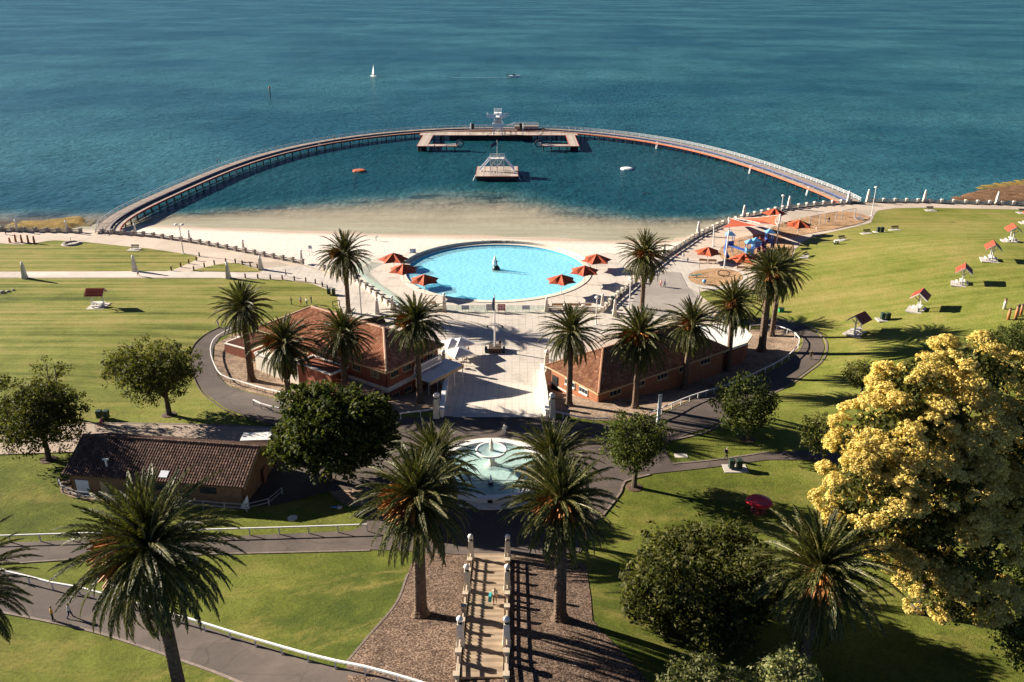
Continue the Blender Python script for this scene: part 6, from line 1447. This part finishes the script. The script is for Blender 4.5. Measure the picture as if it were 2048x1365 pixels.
m = MB(); m.ball((-1.6, -0.5, 1.0), 0.42); m.build('drum', M['whitecloth'], t, True)
# shade sails with their white masts
masts = [((1448, 537), (1458, 462)), ((1553, 486), (1561, 430)), ((1427, 494), (1428, 452)), ((1457, 460), (1458, 436))]
for i, (b, tp) in enumerate(masts):
    p = at(*b); q = zat(*tp, p.y); t = thing('sail_mast', 'white steel shade sail mast %s' % ['left of the blue play frame', 'tallest, right of the blue play frame', 'on the paving left of the sails', 'by the waterfront wall at the left sail corner'][i], 'mast', p, group='sail masts')
    m = MB(); m.tube([(0, 0, 0), tuple(q-p)], 0.16, 8); m.build('pole', M['white'], t); m = MB(); m.ball(tuple(q-p), 0.2, 8, 5); m.build('cap', M['white'], t); m = MB(); m.box(0, 0, 0, 0.7, 0.7, 0.1); m.build('foot_plate', M['grey'], t)
def sail(pts, label):
    P = [zat(x, y, Y) for x, y, Y in pts]; c = sum(P, Vector())/len(P); t = thing('shade_sail', label, 'shade sail', (c.x, c.y, 0), group='shade sails'); n = len(P); m = MB(); vs = []; K = 8
    # scalloped edges: points pulled towards the centre along each side
    ring = []
    for i in range(n):
        a, b = P[i], P[(i+1) % n]
        for k in range(K): u = k/K; e = a.lerp(b, u); ring.append(e.lerp(c, 0.22*4*u*(1-u)))
    loops = [ring, [r_.lerp(c, 0.35) for r_ in ring], [r_.lerp(c, 0.7) for r_ in ring]]
    off = Vector((c.x, c.y, 0)); nn = len(ring)
    for l in loops: vs += [tuple(v-off) for v in l]
    vs.append(tuple(c-off-Vector((0, 0, 0.1)))); fs = []
    for l in range(2):
        for i in range(nn): fs.append((l*nn+i, l*nn+(i+1) % nn, (l+1)*nn+(i+1) % nn, (l+1)*nn+i))
    for i in range(nn): fs.append((2*nn+i, 2*nn+(i+1) % nn, 3*nn))
    m.add(vs, fs); m.build('cloth', M['sail'], t, True)
    m = MB()
    for i in range(nn): m.bar(ring[i]-off, ring[(i+1) % nn]-off, 0.06)
    m.build('edge_cable', M['whitecloth'], t)
Y1, Y2, Y3 = at(1450, 480).y, at(1553, 486).y, at(1500, 455).y
sail([(1441, 456, Y1-2), (1458, 436, Y3+6), (1535, 456, Y2), (1535, 453, Y2-3)], 'left orange shade sail stretched over the blue play frame')
sail([(1466, 437, Y3+8), (1560, 430, Y2+2), (1556, 453, Y2-2), (1520, 447, Y2-2)], 'right orange shade sail meeting the tall white mast')
# swings
sw = thing('swing_set', 'long row of grey steel swing frames on the chip playground', 'swings', at(1660, 448)); s0 = sw.location
SP = [at(x, y) - s0 for x, y in ((1618, 457), (1639, 451), (1649, 449), (1671, 445), (1683, 443), (1709, 438))]
for q in SP: post(sw, tuple(q), 2.9, M['grey'], 0.10)
for a, b in ((0, 1), (2, 3), (4, 5)):
    m = MB(); m.tube([tuple(SP[a]+Vector((0, 0, 2.85))), tuple(SP[b]+Vector((0, 0, 2.85)))], 0.06, 6); m.build('top_beam', M['grey'], sw)
    for f_ in (0.33, 0.67):
        p = SP[a].lerp(SP[b], f_); m = MB()
        for s_ in (-0.2, 0.2): m.bar(p+Vector((s_, 0, 0.5)), p+Vector((s_, 0, 2.85)), 0.03)
        m.box(p.x, p.y, p.z+0.45, 0.5, 0.25, 0.06); m.build('swing_seat', M['black'], sw)
p = at(1718, 440); t = thing('spinner', 'grey play spinner ring beyond the swings', 'play equipment', p); m = ring_mesh((0, 0), 1.0, 1.25, 0.3, 0.4, 24); m.build('ring', M['grey'], t); m = MB(); m.tube([(0, 0, 0), (0, 0, 1.4)], 0.07, 6); m.bar((-1.2, 0, 0.5), (1.2, 0, 0.5), 0.08); m.build('spindle', M['lightblue'], t)
p = at(1447, 553); t = thing('climbing_hoop', 'dark tilted metal hoop in the round sand playground', 'play equipment', p); m = MB()
for k in range(24): a, b = 2*math.pi*k/24, 2*math.pi*(k+1)/24; m.bar((1.3*math.cos(a), 0.9*math.sin(a), 0.7+0.35*math.sin(a)), (1.3*math.cos(b), 0.9*math.sin(b), 0.7+0.35*math.sin(b)), 0.12)
m.build('hoop', M['black'], t); m = MB(); m.bar((0.9, -0.5, 0), (0.9, -0.5, 0.6), 0.1); m.bar((-0.9, 0.5, 0), (-0.9, 0.5, 0.9), 0.1); m.build('support', M['black'], t)
p = at(1408, 570); t = thing('spring_rider', 'small pale blue spring rider in the round sand playground', 'play equipment', p); m = MB(); m.ball((0, 0, 0.8), 0.42, 10, 6); m.build('body', M['lightblue'], t, True); m = MB(); m.tube([(0, 0, 0), (0, 0, 0.5)], 0.14, 6); m.build('spring', M['grey'], t)
p = at(1392, 556); t = thing('toddler_seesaw', 'small turquoise seesaw frame at the left of the round sand playground', 'play equipment', p); m = MB(); m.bar((-1.2, 0, 0.5), (1.2, 0.2, 0.7), 0.18); m.build('beam', M['turquoise'], t); m = MB(); m.tube([(0, 0, 0), (0, 0, 0.6)], 0.1, 6); m.build('pivot', M['grey'], t)
# ------------------------------------------------------------------ round tiered fountain
fc = at(983, 948); fz = G(fc.x, 90.6); FC = Vector((zat(983, 948, 90.6).x, 90.6, fz)); t = thing('tiered_fountain', 'round white tiered fountain with pale green water in the roundabout', 'fountain', FC)
ring_mesh((0, 0), 6.2, 7.0, -0.2, 0.75, 72).build('basin_wall', M['white'], t)
ring_mesh((0, 0), 7.0, 8.3, -0.2, 0.16, 72).build('step', M['wash'], t)
disc(6.2, 0.12, 72).build('basin_floor', surf('pale_fountain_floor', (0.62, 0.66, 0.58), (0.45, 0.46, 0.38), 0.6, 0.7), t); disc(6.2, 0.42, 72).build('water', M['fountwater'], t)
m = MB(); m.lathe([(1.1, 0), (0.9, 0.3), (0.42, 0.6), (0.38, 1.5), (0.6, 1.75)], 18, (0, 1.2, 0)); m.build('pedestal', M['wash'], t, True)
m = MB(); m.lathe([(0.5, 1.7), (1.3, 1.85), (1.85, 2.2), (1.95, 2.45), (1.72, 2.45), (1.6, 2.28)], 36, (0, 1.2, 0), True); m.build('bowl', M['white'], t, True)
disc(1.7, 2.40, 36, (0, 1.2)).build('bowl_water', M['fountwater'], t)
m = MB(); m.lathe([(0.28, 2.3), (0.2, 2.9), (0.24, 3.2), (0.12, 3.7), (0.05, 4.0)], 10, (0, 1.2, 0)); m.build('finial', M['wash'], t, True)
m = MB(); m.box(0, -3.4, 0.1, 0.55, 0.55, 0.55); m.build('jet_block', M['black'], t); m = MB(); m.tube([(0, -3.4, 0.6), (0.04, -3.4, 1.1), (0, -3.4, 1.7)], [0.16, 0.17, 0.03], 8); m.build('water_jet', M['water_white'], t, True)
m = MB(); m.bar((-6, -2.6, 0.45), (6, -2.6, 0.45), 0.06); m.build('pipe', M['grey'], t); m = MB(); m.box(0, -7.03, 0.2, 0.55, 0.08, 0.35); m.build('hatch', M['black'], t)
# ------------------------------------------------------------------ foreground stairway
sL0, sL1 = at(951, 1112), at(917, 1368); sR0, sR1 = at(1006, 1112), at(1012, 1368)
x0, x1 = (sL0.x+sL1.x)/2, (sR0.x+sR1.x)/2; sy0, sy1 = sL0.y, 50.2
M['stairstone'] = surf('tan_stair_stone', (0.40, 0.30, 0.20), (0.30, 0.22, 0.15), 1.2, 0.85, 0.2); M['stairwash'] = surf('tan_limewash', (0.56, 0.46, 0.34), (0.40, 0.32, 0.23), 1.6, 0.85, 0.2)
M['stairdark'] = surf('darker_stair_stone', (0.30, 0.22, 0.145), (0.22, 0.16, 0.105), 1.2, 0.85, 0.2)  # darker stone for every other step, so the treads read as stripes
stw = thing('stairway', 'long stone stairway climbing the bark bed in the foreground', 'stairway'); nst = 44; w_ = (x1-x0)
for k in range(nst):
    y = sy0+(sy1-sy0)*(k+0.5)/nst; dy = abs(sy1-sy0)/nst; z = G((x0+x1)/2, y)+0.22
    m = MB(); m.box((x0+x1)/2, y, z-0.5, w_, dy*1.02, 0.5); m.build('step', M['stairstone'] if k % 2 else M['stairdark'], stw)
for nm, xx in (('left', x0-0.25), ('right', x1+0.25)):
    t = thing('stair_balustrade', 'stone stair balustrade of posts and rails on the %s of the stairway' % nm, 'balustrade', group='stair balustrades')
    ky = [at(978, v).y for v in (1122, 1186, 1296)]; ky.append(2*ky[2]-ky[1]); ky.append(2*ky[3]-ky[2]); Q = []
    for i in range(len(ky)-1):
        sub = 3 if i == 0 else 4
        for k in range(sub): Q.append((ky[i]+(ky[i+1]-ky[i])*k/sub, k == 0))
    Q.append((ky[-1], True)); n = len(Q)-1; isp = [b_ for _, b_ in Q]; Q = [Vector((xx, y_, G((x0+x1)/2, y_)+0.1)) for y_, _ in Q]; c_ = 0
    for i, q in enumerate(Q):
        if isp[i]: pylon(Vector((q.x, q.y, q.z)), 2.4, 'globe-topped tapering stair pylon, %s from the fountain on the %s' % (['first', 'second', 'third', 'fourth', 'fifth'][c_], nm), 0.62, 'stair pylons'); c_ += 1
        else: m = MB(); m.box(q.x, q.y, q.z-0.4, 0.38, 0.38, 1.5); m.box(q.x, q.y, q.z+1.10, 0.5, 0.5, 0.22); m.build('post', M['stairwash'], t)
    for i in range(n):
        m = MB()
        for z in (0.5, 0.95): m.bar(Q[i]+Vector((0, 0, z)), Q[i+1]+Vector((0, 0, z)), 0.10, 0.12)
        m.bar(Q[i]+Vector((0, 0, 0.05)), Q[i+1]+Vector((0, 0, 0.05)), 0.30, 0.4); m.build('rail', M['stairwash'], t)
# ------------------------------------------------------------------ white rail fences
def railfence(line, label, sp=2.4, h=0.95, rails=(0.95,), mat='white', w=0.13):
    P = spline([at(*p) for p in line], step=sp); t = thing('rail_fence', label, 'fence')
    for q in P: q.z = G(q.x, q.y)
    pm = MB(); pm.box(0, 0, -0.1, 0.11, 0.11, h+0.08); pme = pm.mesh('fence_post', M[mat])
    for q in P: o = link('fence_post', pme, t); o.location = q
    for i in range(len(P)-1):
        m = MB()
        for z in rails: m.bar(P[i]+Vector((0, 0, z)), P[i+1]+Vector((0, 0, z)), w, w)
        m.build('rail', M[mat], t)
railfence([(467, 665), (433, 684), (422, 709), (430, 740), (446, 762), (491, 777), (549, 793), (582, 801)], 'white curved rail fence around the left garden bed', 2.2)
railfence([(508, 812), (530, 822), (570, 831)], 'short white rail fence on the ring path left of the dark tree', 2.0)
railfence([(762, 844), (820, 837), (880, 829)], 'short white rail fence left of the ramp foot', 2.4)
railfence([(1097, 832), (1130, 840), (1172, 849), (1220, 849)], 'white rail fence right of the ramp foot', 2.4)
railfence([(1298, 838), (1340, 821), (1430, 788), (1500, 761), (1560, 731), (1590, 707), (1598, 688), (1582, 672), (1545, 660), (1500, 661)], 'long white rail fence around the right garden bed', 2.4)
railfence([(-40, 1088), (120, 1083), (350, 1076), (560, 1070), (735, 1064)], 'white rail fence along the middle path at left', 3.2)
railfence([(-40, 1150), (40, 1163), (90, 1180), (150, 1188), (350, 1245), (520, 1298), (680, 1342), (860, 1390)], 'white rail fence along the sloping foreground path', 3.0, w=0.16)
railfence([(118, 968), (124, 984), (160, 998), (300, 1010), (420, 1018), (490, 1024), (540, 1012), (565, 990)], 'two-rail grey fence around the front of the amenities block', 2.6, 1.0, (0.5, 0.98), 'grey', 0.07)
# ------------------------------------------------------------------ red mushroom sculpture and odd things
p = at(1516, 1024); t = thing('mushroom_sculpture', 'glossy red mushroom-like sculpture on the lawn in tree shade', 'sculpture', p)
m = MB(); m.lathe([(0.9, 0), (0.8, 0.3), (0.45, 0.55)], 14); m.build('plinth', M['rust'], t); m = MB(); m.lathe([(0.32, 0.4), (0.24, 0.8), (0.3, 1.15)], 12); m.build('stem', M['redpaint'], t, True)
m = MB(); m.lathe([(0.25, 1.10), (1.2, 1.18), (1.5, 1.32), (1.42, 1.44), (1.0, 1.48), (0.4, 1.42), (0.05, 1.40)], 28); m.build('cap', M['gloss_red'], t, True)
for x, y, r_, l in ((585, 1037, 0.55, 'manhole_cover'), (1362, 912, 0.6, 'access_slab')):
    p = at(x, y); m = MB(); m.lathe([(r_, -0.05), (r_, 0.06)], 20, p) if l == 'manhole_cover' else m.box(p.x, p.y, p.z-0.05, 1.6, 1.0, 0.10); struct(m.build(l, M['wash']))
for i, (x, y, s_) in enumerate(((4, 586, 0.6), (16, 584, 0.45), (26, 581, 0.35))):
    p = at(x, y); m = MB(); m.lathe([(s_, -0.1), (s_*0.9, s_*0.4), (s_*0.5, s_*0.7), (0.05, s_*0.75)], 8, (0, 0, 0)); o = m.build('boulder', M['stone']); o.location = p
    tag(o, ['largest grey boulder on the left lawn edge', 'middle grey boulder on the left lawn edge', 'smallest grey boulder on the left lawn edge'][i], 'boulder', 'boulders on the left lawn')
p = at(1672, 489); t = thing('pram', 'white and black pram parked on the lawn beside a bench', 'pram', p)
m = MB(); m.box(0, 0, 0.5, 0.9, 0.55, 0.45, 0, 1.15); m.build('basket', M['whitecloth'], t); m = MB(); m.bar((-0.4, 0, 0.9), (-0.9, 0, 1.15), 0.06); m.build('handle', M['black'], t)
for x in (-0.35, 0.35): m = MB(); m.tube([(x, -0.3, 0.2), (x, 0.3, 0.2)], 0.2, 10); m.build('wheel', M['black'], t)
p = at(673, 616); t = thing('bike_rack', 'dark metal frame at the lawn corner below the bins', 'bike rack', p, 0.6); m = MB(); m.bar((-0.7, 0, 0), (-0.7, 0, 1.4), 0.12); m.bar((0.7, 0, 0), (0.7, 0, 1.4), 0.12); m.bar((-0.7, 0, 1.4), (0.7, 0, 1.4), 0.12); m.build('frame', M['black'], t); m = MB(); m.bar((-0.7, 0, 0.5), (0.7, 0, 0.5), 0.08); m.build('crossbar', M['black'], t)
p = at(746, 650); t = thing('long_planter', 'long dark timber planter on the plaza behind the left building roof', 'planter', p, R(28)); m = MB(); m.box(0, 0, 0, 4.6, 0.9, 0.6); m.build('box', M['darkwood'], t); m = MB(); m.box(0, 0.4, 0.6, 4.6, 0.12, 0.7); m.build('back_panel', M['darkwood'], t)
# ------------------------------------------------------------------ people
def skinned(joints, edges, radii):
    me = bpy.data.meshes.new('body'); me.from_pydata(joints, edges, []); o = bpy.data.objects.new('tmp', me); COL.objects.link(o)
    o.modifiers.new('s', 'SKIN'); o.modifiers.new('d', 'SUBSURF').levels = 1
    for v, r in zip(me.skin_vertices[0].data, radii): v.radius = (r, r); v.use_root = False
    me.skin_vertices[0].data[0].use_root = True
    dg = bpy.context.evaluated_depsgraph_get(); dg.update(); out = bpy.data.meshes.new_from_object(o.evaluated_get(dg)); bpy.data.objects.remove(o); return out
def body(pose, stride=0.0, arms=0.0):
    # joints: pelvis, chest, neck, head, crown, then (hip, knee, ankle, toe)x2, (shoulder, elbow, wrist, hand)x2 ; facing +X
    J = [(0, 0, 0.95), (0, 0, 1.15), (0.0, 0, 1.36), (0.01, 0, 1.49), (0.03, 0, 1.60), (0.02, 0, 1.70)]
    Rr = [0.145, 0.13, 0.155, 0.058, 0.098, 0.075]; E = [(0, 1), (1, 2), (2, 3), (3, 4), (4, 5)]
    for s_ in (-1, 1):
        k = len(J); st = stride*s_
        if pose in ('stand', 'walk'):
            leg = [(0, 0.095*s_, 0.88), (0.10*st*2+0.04*abs(stride)*2, 0.10*s_, 0.49), (0.30*st*1.5-(0.06 if st < 0 else 0), 0.10*s_, 0.09+(0.05 if st < 0 else 0)), (0.30*st*1.5+0.16, 0.115*s_, 0.035)]
        elif pose == 'sit': leg = [(0.02, 0.1*s_, 0.88), (0.45, 0.13*s_, 0.90), (0.46, 0.13*s_, 0.48), (0.62, 0.13*s_, 0.44)]
        elif pose == 'ride': leg = [(0.02, 0.1*s_, 0.9), (0.36+0.08*s_, 0.12*s_, 0.72+0.12*s_), (0.18, 0.12*s_, 0.34+0.14*s_), (0.34, 0.12*s_, 0.30+0.14*s_)]
        elif pose == 'bend': leg = [(0, 0.1*s_, 0.88), (0.05, 0.12*s_, 0.48), (0, 0.12*s_, 0.08), (0.16, 0.13*s_, 0.035)]
        J += leg; Rr += [0.105, 0.072, 0.048, 0.042]; E += [(0, k), (k, k+1), (k+1, k+2), (k+2, k+3)]
        k = len(J); sw = -stride*s_
        if pose in ('sit', 'ride'): arm = [(0.0, 0.185*s_, 1.39), (0.16, 0.23*s_, 1.16), (0.40, 0.19*s_, 1.08), (0.50, 0.17*s_, 1.06)]
        else: arm = [(0.0, 0.185*s_, 1.40), (-0.04+0.10*sw, 0.235*s_, 1.13), (0.06+0.30*sw+arms, 0.24*s_, 0.90+0.1*abs(sw)+arms*0.6), (0.10+0.34*sw+arms, 0.235*s_, 0.81+0.12*abs(sw)+arms*0.6)]
        J += arm; Rr += [0.068, 0.046, 0.034, 0.036]; E += [(2, k), (k, k+1), (k+1, k+2), (k+2, k+3)]
    if pose == 'bend':
        def rot(p): x, y, z = p; a = R(62); dx, dz = x, z-0.95; return (dx*math.cos(a)+dz*math.sin(a), y, 0.95-dx*math.sin(a)+dz*math.cos(a))
        idx = [1, 2, 3, 4, 5]+list(range(10, 14))+list(range(18, 22)); J = [rot(p) if i in idx else p for i, p in enumerate(J)]
    if pose == 'ride':
        def rot(p): x, y, z = p; a = R(28); dx, dz = x, z-0.95; return (dx*math.cos(a)+dz*math.sin(a), y, 0.95-dx*math.sin(a)+dz*math.cos(a))
        idx = [1, 2, 3, 4, 5]+list(range(10, 14))+list(range(18, 22)); J = [rot(p) if i in idx else p for i, p in enumerate(J)]
    return skinned(J, E, Rr)
BODY = {'stand': body('stand', 0.06), 'walk': body('walk', 0.5), 'walk2': body('walk', -0.35), 'sit': body('sit'), 'ride': body('ride'), 'bend': body('bend'), 'hold': body('stand', 0.1, 0.25)}
def person(pos, rz, pose, top, bottom, label, hair='hair', scale=1.0, sleeve=True, shorts=False, lying=False, px=True, dz=0.0, dress=False):
    p = at(*pos) if px else Vector(pos); p = p+Vector((0, 0, dz))
    me = BODY[pose].copy(); me.materials.clear()
    for m_ in (M['skin'], cloth(*top), cloth(*bottom), M[hair] if hair in M else cloth(hair, (0.5, 0.4, 0.3)), cloth('shoe', (0.05, 0.05, 0.05))): me.materials.append(m_)
    co = np.empty(len(me.vertices)*3); me.vertices.foreach_get('co', co); co = co.reshape(-1, 3)
    idx = []
    for f in me.polygons:
        c = co[list(f.vertices)].mean(0); x, y, z = c; k = 0
        if pose in ('sit',): leg = z < 0.99
        else: leg = z < 0.99 and abs(y) < 0.185
        if pose == 'bend': leg = z < 0.98 and x < 0.2
        if z > 1.60 or (z > 1.53 and x < 0.0 and abs(y) < 0.12): k = 3
        elif z > 1.44 and abs(y) < 0.12: k = 0
        elif leg: k = 2 if (z > (0.5 if shorts else 0.11) or pose == 'sit') else (4 if z < 0.11 else 0)
        else: k = 1 if (abs(y) < 0.185 or (sleeve and z > 1.0) or z > 1.2) else 0
        if pose == 'bend': k = 2 if leg else (3 if x > 0.62 else 1)
        idx.append(k)
    me.polygons.foreach_set('material_index', idx); me.polygons.foreach_set('use_smooth', [True]*len(idx)); me.update()
    o = link('person', me); o.location = p; o.rotation_euler = (0, R(-88) if lying else 0, rz); o.scale = (scale*1.0,)*3
    return tag(o, label, 'person', 'people in the park')
W_, BK, NV, RD, GY, YL, BL_, PK = ('white', (0.72, 0.72, 0.70)), ('black', (0.02, 0.02, 0.022)), ('navy', (0.03, 0.05, 0.12)), ('red', (0.45, 0.05, 0.05)), ('grey', (0.22, 0.22, 0.23)), ('yellow', (0.62, 0.36, 0.05)), ('blue', (0.10, 0.22, 0.45)), ('pink', (0.45, 0.08, 0.22))
person((277, 553), 3.0, 'walk', W_, BK, 'person in white top and dark shorts walking on the left footpath', shorts=True)
person((437, 657), 0.6, 'stand', NV, GY, 'person in dark top standing where the ring path meets the lawn')
person((583, 610), 0.2, 'hold', BK, BK, 'person in black standing left of a group on the lawn'); person((602, 610), 2.5, 'stand', W_, RD, 'person in white top and red shorts in the lawn group', shorts=True)
person((614, 612), 0.8, 'stand', W_, GY, 'person in white at the right of the lawn group'); person((623, 608), 3.0, 'stand', BK, GY, 'person in dark top at the far right of the lawn group')
person((572, 554), 0.1, 'walk', GY, NV, 'person in grey top walking on the plaza near the timber bollards')
person((752, 481), 0.3, 'bend', GY, BK, 'person bending over on the dry sand behind the pool', px=False) if False else None
bp = at(752, 482, -1.2); person(bp, 0.2, 'bend', GY, BK, 'person bending over on the sand behind the pool', px=False)
wp = at(334, 414, -2.4); person(wp, 1.0, 'stand', ('skinred', (0.45, 0.16, 0.10)), RD, 'wader standing knee-deep beside the left of the boardwalk', px=False, shorts=True)
for x, y, rz, tp, bt, ps, l in ((435, 328, 3.6, BK, NV, 'walk', 'left walker of a dark pair on the boardwalk'), (441, 328, 3.5, NV, BK, 'walk2', 'right walker of a dark pair on the boardwalk'), (669, 279, 3.3, BK, BK, 'walk', 'walker alone on the boardwalk left of the L-shaped jetty'), (684, 278, 3.3, NV, GY, 'walk2', 'walker in grey trousers following another on the boardwalk')):
    q = at(x, y, DECK); person(q, rz, ps, tp, bt, l, px=False)
for x, y, z, ps, tp, bt, l in ((1010, 272, 0.05, 'stand', BK, BK, 'person in black on the bathing platform beside the diving tower'), (1022, 271, 0.05, 'walk', NV, BK, 'person in navy on the bathing platform right of the diving tower'), (1032, 271, 0.05, 'stand', BK, RD, 'person in red shorts at the platform edge'), (1086, 267, 0.05, 'stand', YL, BK, 'person in yellow on the right of the bathing platform'), (869, 297, 0.05, 'stand', BK, BK, 'person in black on the left L-shaped jetty')):
    person(at(x, y, z), random.uniform(0, 6), ps, tp, bt, l, px=False)
person((1321, 575), 3.4, 'walk', ('peach', (0.55, 0.30, 0.24)), RD, 'person in peach top walking right of the far right palm', shorts=True); person((1329, 575), 3.4, 'walk2', NV, BK, 'person in navy walking right of the far right palm')
person((1366, 520), 4.2, 'stand', W_, W_, 'adult in white on the paving left of the playground umbrella'); person((1375, 526), 4.2, 'stand', NV, BK, 'child in dark clothes beside an adult in white', scale=0.72)
person((1354, 517), 4.0, 'stand', RD, GY, 'small child in red ahead of an adult in white', scale=0.6)
person((1241, 601), 4.5, 'walk', BK, BK, 'person in black beside the right pool terrace wall')
person((1000, 697), 2.0, 'stand', BK, NV, 'person in dark clothes at the foot of the plaza mast')
person((937, 712), 2.8, 'stand', YL, YL, 'person in yellow beside the white cafe umbrellas'); person((930, 708), 0.4, 'stand', RD, YL, 'person in red top behind the person in yellow')
person((1010, 870), 4.4, 'walk', W_, GY, 'person in white walking on the road beyond the fountain')
person((1621, 720), 4.6, 'walk', ('olive', (0.10, 0.08, 0.05)), BK, 'walker in olive on the right ring road')
wk = person((1452, 919), 0.1, 'walk', BK, BK, 'walker in black with a backpack on the side path', hair='grey')
m = MB(); m.box(-0.22, 0, 1.02, 0.2, 0.32, 0.46, 0, 0.85); m.build('backpack', cloth('pack', (0.04, 0.04, 0.045)), wk)
person((107, 1243), 0.5, 'stand', YL, BK, 'person in mustard top and black skirt on the sloping foreground path'); person((141, 1237), 0.3, 'walk', W_, NV, 'person in white top and jeans on the sloping foreground path')
q = at(990, 1212); q.z += 0.25; sp_ = person(q, 4.6, 'walk2', ('cream', (0.66, 0.55, 0.45)), ('tan', (0.30, 0.18, 0.10)), 'person in cream carrying a turquoise bag up the stairway', px=False)
m = MB(); m.box(0.05, -0.42, 0.45, 0.75, 0.28, 0.55, 0, 0.8); o = m.build('bag', M['turquoise']); o.location = q; o.rotation_euler = (0, 0, 4.6); tag(o, 'turquoise beach bag carried on the stairway', 'bag')
q = at(660, 1016); q.z += 0.16; person(q, R(170), 'stand', W_, BL_, 'person in white top and jeans lying on the grass', px=False, lying=True)
person((1619, 458), 3.0, 'stand', BK, BK, 'person in black standing under the swing frame'); person((1657, 447), 4.0, 'stand', BK, GY, 'person pushing a swing at the middle frame'); person((1632, 462), 0.6, 'stand', W_, W_, 'small child in white at the left swing', scale=0.6)
person((1666, 412), 4.6, 'sit', RD, BK, 'person sitting on the wall by the boardwalk gate', dz=0.0)
person((12, 470), 0.0, 'stand', BK, BK, 'person in black at the far left of the promenade')
cy = at(203, 858); cyp = person(cy, 0.3, 'ride', PK, BK, 'cyclist in a pink top riding on the service road', px=False, dz=0.12)
bk = thing('bicycle', 'dark bicycle under the cyclist in pink', 'bicycle', cy+Vector((0, 0, 0.1)), 0.3)
for x in (-0.42, 0.68):
    m = MB()
    for k in range(18): a, b = 2*math.pi*k/18, 2*math.pi*(k+1)/18; m.bar((x+0.34*math.cos(a), 0, 0.34+0.34*math.sin(a)), (x+0.34*math.cos(b), 0, 0.34+0.34*math.sin(b)), 0.05)
    for k in range(4): a = math.pi*k/4; m.bar((x-0.33*math.cos(a), 0, 0.34-0.33*math.sin(a)), (x+0.33*math.cos(a), 0, 0.34+0.33*math.sin(a)), 0.012)
    m.build('wheel', M['black'], bk)
m = MB()
for a, b in (((-0.42, 0, 0.34), (0.05, 0, 0.32)), ((0.05, 0, 0.32), (-0.08, 0, 0.85)), ((-0.42, 0, 0.34), (-0.08, 0, 0.8)), ((-0.06, 0, 0.8), (0.5, 0, 0.82)), ((0.05, 0, 0.32), (0.5, 0, 0.78)), ((0.68, 0, 0.34), (0.48, 0, 0.95))): m.bar(a, b, 0.04)
m.build('frame', M['redpaint'], bk)
m = MB(); m.bar((0.5, -0.25, 0.98), (0.5, 0.25, 0.98), 0.035); m.build('handlebar', M['black'], bk); m = MB(); m.box(-0.1, 0, 0.87, 0.26, 0.14, 0.06); m.build('saddle', M['black'], bk)
for x, y, l in ((1290, 388, 'left'), (1299, 387, 'right')):
    p = at(x, y, SEA); m = MB(); m.ball((0, 0, 0.12), 0.15, 8, 5); m.tube([(0.1, 0, 0.0), (-0.5, 0, -0.05), (-1.1, 0.05, -0.1)], [0.2, 0.18, 0.08], 6); o = m.build('person', M['hair'], None, True); o.location = p; tag(o, 'swimmer with dark head in the deep water, %s of the pair' % l, 'person', 'swimmers')
